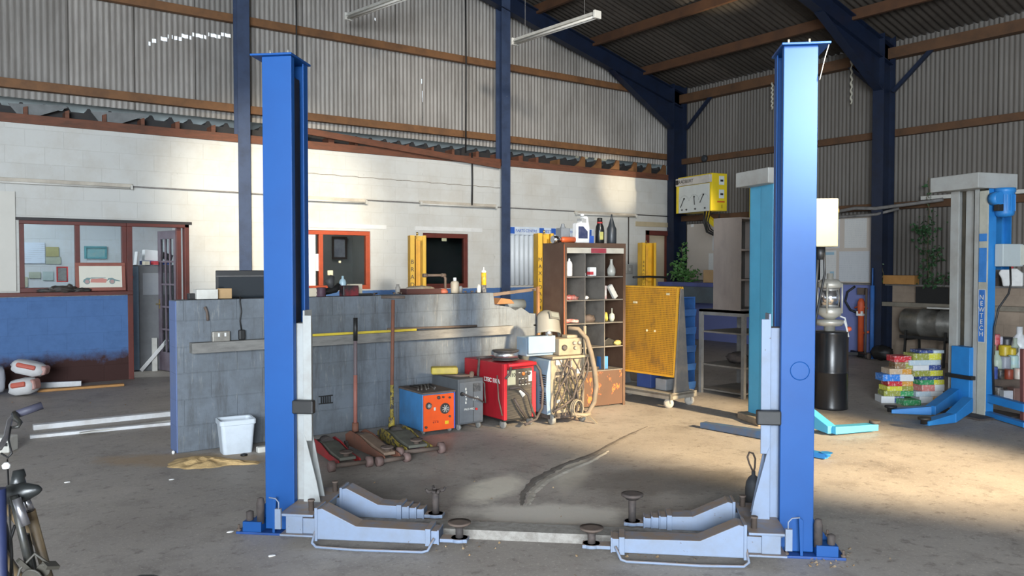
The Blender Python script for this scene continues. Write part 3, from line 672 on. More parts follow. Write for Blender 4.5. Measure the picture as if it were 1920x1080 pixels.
# ------------------------------------------------------------------ low block wall, ledge, bench behind
b = B(); b.prism([(1.74, 0), (5.66, 0), (5.66, 1.05), (5.50, 1.06), (5.38, 1.13), (5.30, 1.10), (5.22, 1.14), (5.02, 1.17), (5.00, 1.30), (1.74, 1.30)], 7.20, 7.42); b.mi = 1; b.box(1.732, 1.742, 7.20, 7.42, 0, 1.295)
S(b.done('wall_low', [m_low, m_lowend], bevel=.006))
m_ledge = M('grimy_grey_timber', (.20, .195, .18), (.09, .085, .08), .7, 6, .75, stretch=(1, 4, 4))
tag(B().box(1.84, 5.2, 7.10, 7.2, .85, .94).done('wall_ledge', m_ledge, bevel=.004), 'long grey timber ledge fixed along the front of the low grey block wall', 'ledge')
b = B(); m_yel = M('yellow_tape', (.60, .46, .04), (.3, .22, .05), .6, 9)
b.box(2.60, 4.0, 7.105, 7.115, .943, .965); tag(b.done('folding_rule', m_yel), 'yellow strip with dark gaps lying along the timber ledge of the low wall', 'ruler')
b = B(); b.cyl((3.7, 7.15, .97), (4.75, 7.15, .955), .012, seg=8); tag(b.done('steel_rod', m_dirt), 'rusty steel rod lying on the timber ledge right of the yellow strip', 'rod')
bench = thing('workbench', 'grimy workbench standing behind the low grey block wall', 'workbench', (3.4, 7.75, 0))
B().box(-1.5, 1.55, -.3, .3, 1.20, 1.25).done('worktop', m_ledge, bench)
for sx in (-1.4, 1.4):
    for sy in (-.22, .22): B().box(sx - .04, sx + .04, sy - .04, sy + .04, 0, 1.20).done('leg', m_ledge, bench)
# socket and hanging plug
r = thing('wall_socket', 'worn metal double socket on the low wall above the timber ledge', 'socket', (2.10, 7.2, .975))
B().box(-.075, .075, -.04, 0, -.045, .05).done('socket_box', M('worn_grey_metal', (.34, .32, .28), (.12, .11, .1), .7, 8, .5, .5), r, bevel=.006)
b = B(); b.box(-.03, -.016, -.048, -.04, .005, .035); b.done('switch', M('bright_white', (.8, .8, .78)), r)
b = B(); b.box(.025, .039, -.048, -.04, .005, .035); b.done('switch', M('bright_white', (.8, .8, .78)), r)
r = thing('hanging_plug', 'black plug dangling on its cable over the left end of the low wall', 'plug', (2.28, 7.2, 1.31))
b = B(); b.sweep([(.0, .12, 0), (0, 0, .008), (-.01, -.012, -.03), (0, -.015, -.12), (-.012, -.015, -.2), (0, -.018, -.29)], .006, 7); b.done('cable', m_rubber, r)
B().box(-.028, .028, -.045, -.005, -.37, -.28).done('plug_body', m_rubber, r, bevel=.01)
b = B(); b.sweep([(1.97, 7.19, 1.24), (1.985, 7.18, 1.20), (1.99, 7.18, 1.15), (1.99, 7.175, 1.12)], [.014, .01, .012, .01], 7); tag(b.done('wall_hook', m_dirt), 'small rusty hook on the low wall left of the dangling plug', 'hook')
# broken ventilation grille and holes in the wall
b = B()
for i in range(5): b.box(3.02 + i * .022, 3.032 + i * .022, 7.192, 7.2, .30, .36)
b.box(3.0, 3.14, 7.190, 7.2, .29, .30).box(3.0, 3.14, 7.190, 7.2, .36, .37)
tag(b.done('air_brick', m_rubber), 'small dark grille low in the grey block wall behind the trolley jacks', 'grille')
# ---- things on top of the low wall
def P(px, Y=7.32): return onY(px, 550, Y).x
zt = 1.303
def cyl_thing(name, label, cat, loc, prof, mat, seg=20, group=None):
    b = B(); b.lathe(prof, (0, 0, 0), seg); return tag(b.done(name, mat, loc=loc), label, cat, group)
m_card = M('cardboard', (.42, .27, .13), (.25, .16, .08), .5, 4, .8)
tag(B().box(-.09, .09, -.06, .06, 0, .085).done('paper_box', m_white, loc=(P(386), 7.33, zt), rz=0, bevel=.003), 'small white box on the left end of the low wall', 'box')
tag(B().box(-.06, .06, -.05, .05, 0, .09).done('cardboard_box', m_card, loc=(P(423), 7.36, zt), rz=-.2, bevel=.003), 'small tan cardboard box between white box and black screen on the low wall', 'box')
tag(B().box(-.05, .05, -.03, .03, 0, .05).done('dark_tin', m_rubber, loc=(P(365), 7.35, zt), bevel=.004), 'small black tin at the left end of the low wall', 'tin')
r = thing('computer_screen', 'black flat computer screen on the low wall left of the blue post', 'screen', (P(470), 7.60, 1.25), R(-8))
B().box(-.22, .22, -.02, .02, .02, .30).done('casing', m_rubber, r, bevel=.006); B().box(-.20, .20, -.024, -.02, .04, .24).done('panel', M('dark_screen_glass', (.01, .014, .018), None, .2, 3, .15), r)
B().box(-.22, .22, -.026, -.02, .245, .25).done('bezel_line', m_conduit, r); B().cyl((0, .0, 0), (0, 0, .05), .03, seg=10).box(-.1, .1, -.08, .08, 0, .012).done('stand', m_rubber, r)
# grinder heap
r = thing('angle_grinder', 'black power tool, head up, on the low wall beside the left blue post', 'power tool', (P(624), 7.35, zt), .2)
b = B(); b.sweep([(-.13, 0, .03), (-.05, 0, .045), (.04, .0, .06), (.09, .0, .10)], [.028, .032, .034, .03], 12); b.done('body', m_rubber, r)
b = B(); b.sweep([(.0, 0, .08), (-.02, 0, .14), (.01, 0, .19)], [.03, .045, .025], 10); b.done('head', M('dark_grey_casting', (.06, .06, .06)), r)
tag(B().box(-.08, .08, -.05, .05, 0, .10).done('tool_case', M('black_red_case', (.02, .018, .02), (.32, .02, .03), .8, 8, .4), loc=(P(649), 7.255, zt), bevel=.006), 'black box with dull red lettering beside the power tool on the low wall', 'box')
cyl_thing('purple_tin', 'small dark purple-brown ribbed tin left of the power tool on the low wall', 'tin', (P(596), 7.24, zt), [(.045, 0), (.045, .01), (.04, .015), (.045, .04), (.04, .05), (.045, .08), (.04, .085)], M('purple_brown', (.08, .04, .06)))
tag(B().box(-.05, .05, -.04, .04, 0, .08).done('cream_box', M('cream_card', (.68, .60, .45), None, .2), loc=(P(581), 7.3, zt), bevel=.003), 'cream card box on the low wall touching the left blue post', 'box')
cyl_thing('pale_bottle', 'pale blue plastic bottle standing behind the power tool on the low wall', 'bottle', (P(648), 7.385, zt), [(.032, 0), (.034, .01), (.034, .13), (.028, .15), (.012, .165), (.012, .19), (.0, .19)], M('pale_blue_plastic', (.40, .55, .62), None, .2, 5, .35))
tag(B().box(-.065, .065, -.04, .04, 0, .11).done('cream_box', M('cream_card', (.68, .60, .45)), loc=(P(669), 7.37, zt), rz=.0, bevel=.003), 'cream card box on the low wall right of the pale blue bottle', 'box')
tag(B().box(-.09, .09, -.03, .03, 0, .02).done('black_file', m_rubber, loc=(P(675), 7.245, zt), bevel=.003), 'flat black tool lying in front of the cream box on the low wall', 'tool')
rr = random.Random(5)
for i, (px, lab) in enumerate(((696, 'tiny brown bolt on the low wall, leftmost of the loose bolts'), (736, 'tiny bolt on the low wall left of the tray, second of the loose bolts'), (752, 'tiny bolt touching the left end of the dark tray'), (868, 'tiny bolt right of the dusty jar on the low wall'), (880, 'tiny bolt midway between the dusty jar and the yellow tube'), (890, 'tiny bolt just left of the yellow sealant tube'))):
    b = B(); b.lathe([(.012, 0), (.012, .01), (.006, .011), (.006, .045)], (0, 0, 0), 8, axis=(1, .3, .15))
    tag(b.done('loose_bolt', m_dirt, loc=(P(px), 7.26 + .02 * (i % 3), zt + .012), rz=i * 1.1), lab, 'bolt', 'loose bolts on the low wall')
r = thing('parts_tray', 'dark red-brown parts tray heaped with dusty bits on the low wall', 'tray', (P(787), 7.32, zt))
b = B(); b.box(-.2, .2, -.09, .09, 0, .01).box(-.2, .2, -.09, -.08, .01, .055).box(-.2, .2, .08, .09, .01, .055).box(-.2, -.19, -.08, .08, .01, .055).box(.19, .2, -.08, .08, .01, .055); b.done('tray_body', M('dark_maroon_metal', (.06, .02, .018)), r, bevel=.002)
b = B(); b.blob((0, 0, .05), (.17, .075, .035), 3, .3); b.done('dusty_heap', M('dusty_bits', (.30, .27, .22), (.12, .1, .08), .8, 18), r)
cyl_thing('small_jar', 'small dusty jar standing behind the left end of the parts tray', 'jar', (P(752), 7.39, zt), [(.02, 0), (.025, .01), (.025, .07), (.015, .08), (.015, .10)], m_dusty2)
r = thing('bent_pipe', 'rusty bent pipe with a red valve at its foot, on the low wall', 'pipe', (P(835), 7.32, zt))
b = B(); b.sweep([(0, 0, 0), (0, 0, .16), (-.02, 0, .185), (-.06, 0, .19), (-.24, .0, .19)], .014, 10); b.lathe([(.02, 0), (.02, .05)], (-.27, 0, .19), 10, axis=(1, 0, 0)); b.lathe([(.02, -.02), (.02, .03)], (-.03, 0, .19), 10, axis=(1, 0, 0)); b.done('pipe_run', m_dirt, r)
b = B(); b.lathe([(.045, 0), (.05, .02), (.03, .05)], (-.035, -.02, 0), 12); b.done('valve', M('dull_red_valve', (.35, .10, .06)), r)
r = thing('dusty_jar', 'cream dusty jar with a white cap standing on the low wall', 'jar', (P(851), 7.30, zt))
b = B(); b.lathe([(.042, 0), (.045, .02), (.045, .11), (.035, .125), (.016, .13)], (0, 0, 0), 20); b.done('jar_body', M('dusty_cream', (.50, .43, .32), (.25, .2, .14), .7, 9), r)
b = B(); b.lathe([(.018, .13), (.018, .16), (.012, .165)], (0, 0, 0), 14); b.done('cap', M('bright_white', (.8, .8, .78)), r)
b = B(); b.lathe([(.02, 0), (.024, .06), (.01, .075)], (.065, -.01, 0), 12); tag(b.done('small_vial', m_dusty2, loc=(P(851), 7.30, zt)), 'short dusty pot at the right side of the cream jar', 'pot')
r = thing('sealant_tube', 'yellow and black sealant cartridge standing upright at the right end of the low wall', 'tube', (P(906), 7.31, zt))
b = B(); b.lathe([(.028, .08), (.028, .215)], (0, 0, 0), 20); b.done('label_wrap', M('yellow_label', (.75, .42, .03), (.05, .04, .03), .9, 14, .45), r)
b = B(); b.lathe([(.0285, 0), (.0285, .08)], (0, 0, 0), 20); b.done('foot_band', M('dark_label', (.07, .07, .075), (.6, .6, .6), .5, 20), r)
b = B(); b.lathe([(.027, .215), (.024, .235), (.008, .24), (.004, .275)], (0, 0, 0), 16); b.done('nozzle', M('bright_white', (.8, .8, .78)), r)
cyl_thing('adhesive_pot', 'small white tube leaning at the foot of the yellow sealant cartridge', 'tube', (P(893), 7.27, zt), [(.018, 0), (.022, .01), (.022, .06), (.01, .09)], m_white)
# rusty angle irons at the broken end
tag(B().beam((5.0, 7.30, 1.27), (5.70, 7.30, 1.33), .04, .035).done('steel_bar', m_dirt, bevel=.003), 'rusty bar sticking out over the broken right end of the low wall', 'bar')
tag(B().beam((5.58, 7.15, .7), (5.58, 7.16, 1.36), .03, .03).done('steel_upright', M('rusty_brown', (.25, .12, .05)), bevel=.002), 'thin rusty upright bar behind the welding mask', 'bar')
b = B(); b.lathe([(.06, -.15), (.06, .15)], (5.42, 7.42, 1.15), 16, axis=(1, 0, 0)); tag(b.done('grey_pipe_end', M('slate_pipe', (.10, .12, .14))), 'dark grey pipe seen over the broken end of the low wall', 'pipe')
b = B(); b.prism([(5.06, 1.17), (5.30, 1.175), (5.26, 1.22), (5.12, 1.24)], 7.22, 7.4); tag(b.done('broken_block', M('rusty_brown', (.25, .12, .05)), bevel=.004), 'broken brown block lump on the crumbled end of the low wall', 'block')
# ------------------------------------------------------------------ bucket, canister, sawdust
r = thing('plastic_tub', 'square white plastic tub standing against the left end of the low wall', 'bucket', (2.16, 6.98, 0), R(-6))
b = B()
def ring(w, d, z, rad=.03):
    pts = []
    for (sx, sy, a0) in ((1, 1, 0), (-1, 1, 90), (-1, -1, 180), (1, -1, 270)):
        for q in range(5): a = R(a0 + q * 22.5); pts.append((sx * (w / 2 - rad) + rad * math.cos(a), sy * (d / 2 - rad) + rad * math.sin(a), z))
    return pts
def loft(b, rings, cap0=True, cap1=True):
    vs = [[b.bm.verts.new(p) for p in r_] for r_ in rings]; n = len(vs[0])
    for i in range(len(vs) - 1):
        for q in range(n): f = b.bm.faces.new((vs[i][q], vs[i][(q + 1) % n], vs[i + 1][(q + 1) % n], vs[i + 1][q])); f.material_index = b.mi
    if cap0: b.bm.faces.new(vs[0][::-1])
    if cap1: b.bm.faces.new(vs[-1])
    return b
loft(b, [ring(.24, .18, 0), ring(.28, .21, .245), ring(.30, .23, .25), ring(.30, .23, .285), ring(.29, .22, .29), ring(.27, .20, .285), ring(.265, .195, .22)])
b.done('tub_body', M('white_tub_plastic', (.60, .66, .72), (.35, .38, .4), .4, 5, .4), r)
b = B(); b.box(-.125, .125, -.09, .09, .215, .235); b.done('contents', m_dirt, r)
b = B(); b.lathe([(.07, 0), (.075, .01), (.075, .19), (.06, .21), (.0, .21)], (0, 0, 0), 20); tag(b.done('grey_canister', M('dull_grey_can', (.24, .25, .26), (.1, .1, .1), .6), loc=(2.52, 7.02, .0)), 'dull grey canister half hidden behind the left blue post', 'canister')
tag(B().box(-.07, .07, -.03, .03, 0, .05).done('dropped_socket', m_white, loc=(2.36, 6.83, 0), bevel=.008), 'small white fitting on the floor between tub and left blue post', 'fitting')
b = B(); b.lathe([(.03, 0), (.03, .012), (.0, .02)], (0, 0, 0), 10); tag(b.done('bottle_top', m_rubber, loc=(2.17, 6.80, 0)), 'small black cap on the floor in front of the white tub', 'cap')
b = B(); b.lathe([(.012, 0), (.014, .02), (.0, .03)], (0, 0, 0), 8); tag(b.done('glass_bead', M('bright_white', (.8, .8, .78)), loc=fl(325, 851)), 'tiny white bead on the floor by the left corner of the low wall', 'bead')
b = B()
pts = [fl(x, y) for x, y in ((310, 870), (330, 862), (360, 855), (400, 856), (440, 862), (488, 866), (486, 872), (430, 872), (400, 878), (350, 880), (320, 878))]
cx = sum(p.x for p in pts) / len(pts); cy = sum(p.y for p in pts) / len(pts)
from mathutils import noise as NZ
bm = b.bm; nR, nA = 10, 60; rings = []
def rad(a):
    best = None; d = Vector((math.cos(a), math.sin(a)))
    for i in range(len(pts)):
        p = Vector((pts[i].x - cx, pts[i].y - cy)); q = Vector((pts[(i + 1) % len(pts)].x - cx, pts[(i + 1) % len(pts)].y - cy)); e = q - p
        den = d.x * e.y - d.y * e.x
        if abs(den) < 1e-9: continue
        t = (p.x * e.y - p.y * e.x) / den; s_ = (p.x * d.y - p.y * d.x) / den
        if t > 0 and 0 <= s_ <= 1: best = max(best or 0, t)
    return best or .05
cvert = bm.verts.new((cx, cy, .03)); prev = [cvert] * nA
for i in range(1, nR + 1):
    row = []
    for j in range(nA):
        a = 2 * math.pi * j / nA; rr_ = rad(a) * i / nR * (1 + .12 * NZ.noise(Vector((math.cos(a) * 3, math.sin(a) * 3, 1)))); x = cx + math.cos(a) * rr_; y = cy + math.sin(a) * rr_
        h = (1 - (i / nR) ** 2) * .03 * (1 + NZ.noise(Vector((x * 14, y * 14, 0)))) + (.002 if i < nR else -.002); row.append(bm.verts.new((x, y, h)))
    for j in range(nA):
        if i == 1: bm.faces.new((cvert, row[j], row[(j + 1) % nA]))
        else: bm.faces.new((prev[j], row[j], row[(j + 1) % nA], prev[(j + 1) % nA]))
    prev = row
tag(b.done('sawdust', M('sawdust', (.62, .43, .20), (.36, .22, .09), .7, 12, .95, bmp=.8)), 'heap of pale orange sawdust spread on the floor by the end of the low wall', 'sawdust', kind='stuff')
# ------------------------------------------------------------------ trolley jacks
def jack(label, loc, rz, m_body, m_arm_, L_=.62, W=.26, wr=.045, handle=None, tbar=False, m_handle=None, rise=0, cast=.03, low=1.0):
    """local +x points to the front axle"""
    r = thing('trolley_jack', label, 'trolley jack', loc, rz, 'trolley jacks')
    for s_ in (-1, 1):
        b = B(); y = s_ * W * .34
        b.prism([(-.04, .03), (L_ - .04, .028), (L_ + .0, .05), (L_ - .03, .075), (L_ * .62, .10 * low), (L_ * .30, .155 * low), (.05, .165 * low), (-.05, .12 * low)], y - .006, y + .006); b.done('side_frame', m_body, r, bevel=.003)
        b = B(); b.lathe([(wr * .5, -.003), (wr, 0), (wr, .045), (wr * .7, .048)], (L_, s_ * W * .5 + (0 if s_ > 0 else -.045), wr), 20, axis=(0, 1, 0)); b.done('front_wheel', m_wheel, r)
        b = B(); b.lathe([(.022, -.012), (.03, -.01), (.03, .01), (.022, .012)], (.0, s_ * W * .42, .03), 14, axis=(0, 1, 0)); b.box(-.01, .01, s_ * W * .42 - .018, s_ * W * .42 + .018, .055, .07); b.done('rear_castor', m_dusty, r)
    b = B(); b.cyl((L_, -W * .5, wr), (L_, W * .5, wr), .018, seg=12); b.done('axle', m_dirt, r)
    b = B(); b.prism([(.10, .075), (.22, .075), (L_ * .92, .06), (L_ * .92, .085), (L_ * .6, .12 * low), (.22, .155 * low), (.10, .15 * low)], -W * .26, W * .26); b.done('lift_arm', m_arm_, r, bevel=.006)
    b = B(); b.lathe([(.025, 0), (.025, .02), (.05, .025), (.055, .04), (.045, .036), (.0, .034)], (L_ * .86, 0, .085), 16); b.done('saddle', m_dirt, r)
    b = B(); b.lathe([(.05, -.06), (.055, .06)], (.10, 0, .10), 16, axis=(1, 0, 0)); b.box(-.06, .12, -W * .30, W * .30, .06, .10); b.done('hydraulic_block', m_dusty, r)
    if handle:
        hx, hy, hz, m2, m3 = handle; b = B(); b.lathe([(.03, 0), (.028, .1)], (0, 0, .12), 12, axis=(hx, hy, hz)); b.done('handle_socket', m_body, r)
        d = Vector((hx, hy, hz)); b = B(); b.cyl((0, 0, .14), Vector((0, 0, .14)) + d * .98, .0165, seg=12); b.mi = 1; b.cyl(Vector((0, 0, .14)) + d * .0, Vector((0, 0, .14)) + d * .32 if tbar else Vector((0, 0, .14)) + d * .5, .0175, seg=12)
        if not tbar: b.mi = 2; b.cyl(Vector((0, 0, .14)) + d * .80, Vector((0, 0, .14)) + d * 1.0, .019, seg=12)
        h = b.done('handle', [m2, m3, m_rubber], r)
        if tbar:
            e = Vector((0, 0, .14)) + d * 1.0; b = B(); q = Matrix.Rotation(-rz, 3, 'Z') @ Vector((.80, -.55, 0)); b.cyl(e - q * .11, e + q * .11, .0135, seg=12); b.done('cross_bar', m_dirt, h)
    return r
m_wheel = M('worn_cast_wheel', (.20, .13, .115), (.07, .05, .045), .7, 9, .7)
m_red = M('faded_red_paint', (.40, .02, .025), (.08, .03, .025), .6, 5, .5, chips=(.10, .07, .05), chip_amt=.62)
m_brn = M('rusty_brown_paint', (.19, .075, .045), (.10, .06, .045), .8, 6, .75)
m_yj = M('yellow_grease_paint', (.38, .29, .04), (.06, .05, .04), .95, 9, .7, chips=(.05, .045, .04), chip_amt=.5)
m_gjack = M('grimy_grey_green', (.12, .12, .095), (.05, .045, .04), .8, 8, .7)
def jk(rx, ry, fx, fy, L_):
    a = fl(rx, ry); c = fl(fx, fy); d = (c - a).normalized(); return c - d * L_, math.atan2(d.y, d.x), L_
a, an, l = jk(592, 838, 657, 880, .70); jack('red trolley jack without a handle, nearest the left blue post', a, an, m_red, m_gjack, .70, .26, .043, low=.8)
a, an, l = jk(650, 832, 737, 870, .72); jack('rusty brown trolley jack with a plain pinkish handle, middle of the three', a, an, m_brn, M('dusty_brown_top', (.24, .17, .12), (.12, .08, .06), .7), .72, .20, .038, handle=(.015, 0, 1.0, M('grey_violet_tube', (.14, .11, .12), (.1, .06, .05), .6), M('pinkish_tube', (.34, .13, .10), (.2, .08, .06), .6)))
a, an, l = jk(720, 820, 789, 855, .66); jack('grimy yellow trolley jack with a tall T-handle, nearest the orange welder', a, an, m_yj, m_gjack, .66, .33, .048, handle=(.0, .02, 1.17, m_brn, m_yj), tbar=True, low=.85)
# ------------------------------------------------------------------ welders
def castor(b, x, y, r_=.03):
    b.lathe([(r_ * .6, -.014), (r_, -.012), (r_, .012), (r_ * .6, .014)], (x, y, r_), 14, axis=(1, .2, 0))
def castors(root, W, D, r_, mat, zt_):
    for (x, y) in ((.03, .05), (W - .03, .05), (.03, D - .05), (W - .03, D - .05)):
        b = B(); castor(b, x, y, r_); b.box(x - .02, x + .02, y - .004, y + .02, r_, zt_); b.done('castor', mat, root)
m_castor = M('grey_castor', (.20, .20, .19), (.1, .1, .09), .6)
m_steelgrey = M('dusty_grey_metal', (.30, .28, .25), (.16, .14, .11), .7, 7, .55, .4)
# orange-fronted blue welder
r = thing('arc_welder', 'blue-sided welder with a bright orange front and two dials', 'welder', (3.78, 6.60, 0), R(-2)); W, D, z0, z1 = .345, .50, .035, .385
m_wblue = M('welder_blue_paint', (.055, .22, .48), (.05, .12, .22), .7, 4, .5, chips=(.12, .10, .09), chip_amt=.72)
m_orange = M('welder_orange_paint', (.82, .10, .015), (.45, .06, .02), .35, 4, .45, chips=(.12, .05, .03), chip_amt=.73)
B().box(0, W, .012, D, z0, z1).done('cabinet', m_wblue, r, bevel=.004); B().box(.008, W - .012, 0, .012, z0, z1 - .01).done('front_panel', m_orange, r)
B().box(-.006, W + .006, -.01, D + .005, z1, z1 + .018).done('top_plate', m_dirt, r, bevel=.003); B().box(W - .012, W, -.004, .012, z0, z1).done('edge_strip', M('violet_blue_edge', (.10, .12, .45)), r)
castors(r, W, D, .022, m_castor, .04)
m_dial = M('dial_black', (.04, .035, .035), (.16, .14, .12), .5, 12, .5)
def dial(x, z, rad_, spokes=True, par=None):
    b = B(); b.lathe([(rad_, 0), (rad_, .006), (rad_ * .9, .010), (rad_ * .86, .006), (0, .006)], (x, 0, z), 28, axis=(0, -1, 0)); d = b.done('dial', m_dial, par)
    b = B()
    for q in range(4): a = q * math.pi / 4 + .3; b.beam((x - math.cos(a) * rad_ * .7, -.011, z - math.sin(a) * rad_ * .7), (x + math.cos(a) * rad_ * .7, -.011, z + math.sin(a) * rad_ * .7), .008, rad_ * .12, (0, 0, 1))
    b.lathe([(rad_ * .3, 0), (rad_ * .25, .02), (0, .022)], (x, 0, z), 14, axis=(0, -1, 0)); b.done('pointer', M('pale_pointer', (.42, .40, .36), None, .4), d)
dial(.060, .275, .032, par=r); dial(.235, .235, .052, par=r)
for (x, z, q) in ((.165, .345, .016), (.215, .345, .010), (.285, .335, .010), (.03, .075, .012), (.285, .155, .010)):
    b = B(); b.lathe([(q, 0), (q, .012), (q * .6, .018)], (x, 0, z), 12, axis=(0, -1, 0)); b.done('terminal', m_dial, r)
B().box(.115, .135, -.003, 0, .225, .255).done('white_label', m_white, r); B().box(.235, .275, -.003, 0, .085, .115).done('yellow_label', M('warning_yellow', (.80, .50, .02)), r)
B().box(.105, .165, -.002, 0, .125, .128).box(.105, .12, -.002, 0, .105, .12).box(.13, .14, -.002, 0, .105, .12).box(.15, .165, -.002, 0, .105, .12).done('faded_logo', M('dark_red_print', (.35, .04, .015)), r)
b = B()
for q in range(6): t = q / 5; b.sweep([(.03 + .2 * t, .15 + .05 * math.sin(q * 3), z1 + .025), (.1 + .18 * t, .28, z1 + .03 + .015 * math.sin(q)), (.08 + .22 * t, .42, z1 + .025)], .009, 7)
b.done('cable_tangle', M('dusty_black_cable', (.05, .045, .04), (.17, .14, .11), .7, 10), r)
# grey welder
r = thing('mig_welder', 'dark grey welder with white lettering, between the orange one and the red one', 'welder', (4.15, 6.56, 0), R(0)); W, D, z0, z1 = .29, .5, .06, .50
m_wgrey = M('welder_grey', (.085, .095, .105), (.05, .05, .05), .6, 5, .55)
B().box(0, W, .01, D, z0, z1).done('cabinet', m_wgrey, r, bevel=.006); B().box(.01, W - .01, 0, .01, z0 + .02, z1 - .03).done('front_panel', M('welder_grey_front', (.12, .135, .15), (.07, .07, .07), .5), r)
castors(r, W, D, .03, m_castor, .06)
m_wtxt = M('off_white_print', (.62, .62, .58), None, .3)
text('lettering', 'PRO MIG', .030, m_wtxt, r, (.06, -.003, .205), (R(90), 0, 0), align='LEFT'); text('model_number', '150', .05, m_wtxt, r, (.19, -.003, .30), (R(90), 0, 0))
b = B()
for q in range(5): b.box(.075 + .004 * (q % 2), .088 + .004 * (q % 2), -.003, 0, .26 + q * .033, .283 + q * .033)
b.done('printed_marks', m_wtxt, r)
B().box(.17, .25, -.004, 0, .37, .45).done('scale_plate', M('dark_scale', (.04, .045, .05), (.3, .3, .3), .4, 30), r)
B().box(.165, .168, -.003, 0, .08, .45).done('panel_seam', m_rubber, r); b = B(); b.lathe([(.012, 0), (.012, .012)], (.2, 0, .20), 12, axis=(0, -1, 0)); b.done('red_switch', M('switch_red', (.5, .03, .03)), r)
b = B(); b.lathe([(.02, 0), (.018, .02)], (.035, 0, .36), 14, axis=(0, -1, 0)); b.done('knob', m_rubber, r)
b = B(); b.sweep([(.03, -.02, .37), (.1, -.04, .33), (.2, -.04, .30), (.27, -.03, .26)], .008, 7); b.sweep([(.28, .1, .50), (.30, 0, .44), (.29, -.02, .34), (.305, -.01, .25)], .008, 7); b.done('torch_cable', m_dusty, r)
b = B(); b.sweep([(.2, .08, .51), (.23, .12, .53), (.26, .18, .52)], [.02, .025, .018], 10); b.sweep([(.0, .3, .515), (.1, .12, .515), (.2, .1, .515)], .012, 8); b.done('torch', m_dirt, r)
tag(B().box(-.13, .13, -.07, .07, 0, .07).done('yellow_block', M('dirty_yellow_block', (.42, .34, .05), (.20, .16, .06), .7, 6), loc=(4.13, 6.79, .535), rz=R(-28), bevel=.015), 'dirty yellow block lying on top of the dark grey welder', 'block')
# red welder
r = thing('mig_welder', 'large red welder with a black louvred front, wire spool on top', 'welder', (4.55, 6.38, 0), R(0)); W, D, z0, z1 = .39, .70, .09, .64
m_wred = M('welder_red', (.33, .012, .02), (.14, .012, .015), .5, 3, .42)
m_louv, nt, bb = base_mat('black_louvres'); s_ = sep(nt, objvec(nt)); wv = math_(nt, 'SINE', math_(nt, 'MULTIPLY', s_[2], 520)); nt.links.new(mixc(nt, ramp(nt, wv, -.2, .6), (.02, .018, .016), (.11, .095, .075)), bb.inputs['Base Color']); bb.inputs['Roughness'].default_value = .6
B().box(0, W, .02, D, z0, z1).done('cabinet', m_wred, r, bevel=.008)
B().box(0, .035, -.012, .02, z0, z1).done('front_edge', M('bright_red_edge', (.55, .015, .025)), r, bevel=.004); B().box(W - .045, W, -.012, .02, z0, z1 - .1).done('front_edge', M('bright_red_edge', (.55, .015, .025)), r, bevel=.004)
B().box(.035, W - .045, 0, .02, z0, z0 + .30).done('louvre_panel', m_louv, r); B().box(.035, W - .045, -.004, .02, z0 + .30, z1 - .06).done('control_panel', M('control_black', (.035, .033, .03), (.12, .1, .08), .6, 8), r)
b = B(); b.cyl((.03, -.03, z1 - .015), (W - .02, -.03, z1 - .015), .018, seg=10); b.done('push_handle', M('bright_red_edge', (.55, .015, .025)), r)
B().box(.045, .14, -.008, -.004, z0 + .34, z0 + .48).done('amp_plate', M('amp_plate', (.42, .42, .30), None, .3), r); text('amp_text', 'A10', .055, m_rubber, r, (.093, -.010, z0 + .435), (R(90), 0, 0))
for q in range(4):
    b = B(); b.lathe([(.018, 0), (.018, .01), (.008, .016)], (.20 + .035 * q, -.004, z0 + .36 + .08 * (q % 2)), 12, axis=(0, -1, 0)); b.done('knob', M('knob_orange', (.55, .15, .03)) if q == 1 else m_dial, r)
b = B()
for q in range(12): b.box(.18 + (q % 4) * .04, .20 + (q % 4) * .04, -.007, -.004, z0 + .33 + (q // 4) * .06, z0 + .335 + (q // 4) * .06)
b.done('scale_marks', m_wtxt, r)
B().box(.30, .34, -.01, -.004, z0 + .36, z0 + .46).done('white_label', m_white, r)
o = B().box(-.02, .02, -.003, .0, -.04, .04).done('hanging_tag', m_wtxt, r, loc=(.22, -.006, z0 + .25), rot=(0, R(-35), 0))
text('lettering', 'LTEC 110A', .058, M('off_white_print', (.62, .62, .58)), r, (-.001, .20, z0 + .37), (R(90), 0, R(-90)), bold=.002)
castors(r, W, D, .042, m_castor, .09)
B().box(-.01, W + .01, -.01, D, z0 - .012, z0 + .004).done('chassis', m_rubber, r)
b = B()
for pts in ([(.08, -.02, .64), (.04, -.05, .55), (.0, -.03, .50)], [(.02, .5, .65), (.10, .45, .66), (.2, .5, .65), (.3, .4, .65)], [(.0, .42, .66), (-.03, .40, .5), (-.03, .38, .35)], [(.38, .0, .64), (.42, -.04, .55), (.44, -.06, .35), (.42, -.07, .18), (.34, -.08, .08), (.2, -.08, .04)], [(.05, -.03, .40), (.14, -.07, .41), (.24, -.08, .33), (.29, -.08, .18), (.33, -.08, .10)], [(.10, -.04, .30), (.16, -.05, .2), (.24, -.05, .10)]):
    b.sweep(pts, .013, 8)
b.done('cables', m_dusty, r)
b = B(); b.sweep([(-.005, .10, .52), (-.03, .04, .30), (-.015, .0, .14)], .007, 7); b.done('earth_lead', m_dirt, r)
sp = thing('wire_spool', 'silver reel of welding wire lying flat on the red welder', 'spool', (4.55 + .17, 6.38 + .20, .655))
b = B(); b.lathe([(.125, .012), (.125, .085)], (0, 0, 0), 30); b.done('wire', M('bright_wire', (.72, .72, .74), None, .2, 30, .22, .95, stretch=(1, 1, 20)), sp)
b = B(); b.lathe([(.135, 0), (.135, .012)], (0, 0, 0), 30); b.lathe([(.135, .085), (.135, .095), (.10, .097), (.03, .094)], (0, 0, 0), 30); b.done('spool_flange', m_dial, sp)
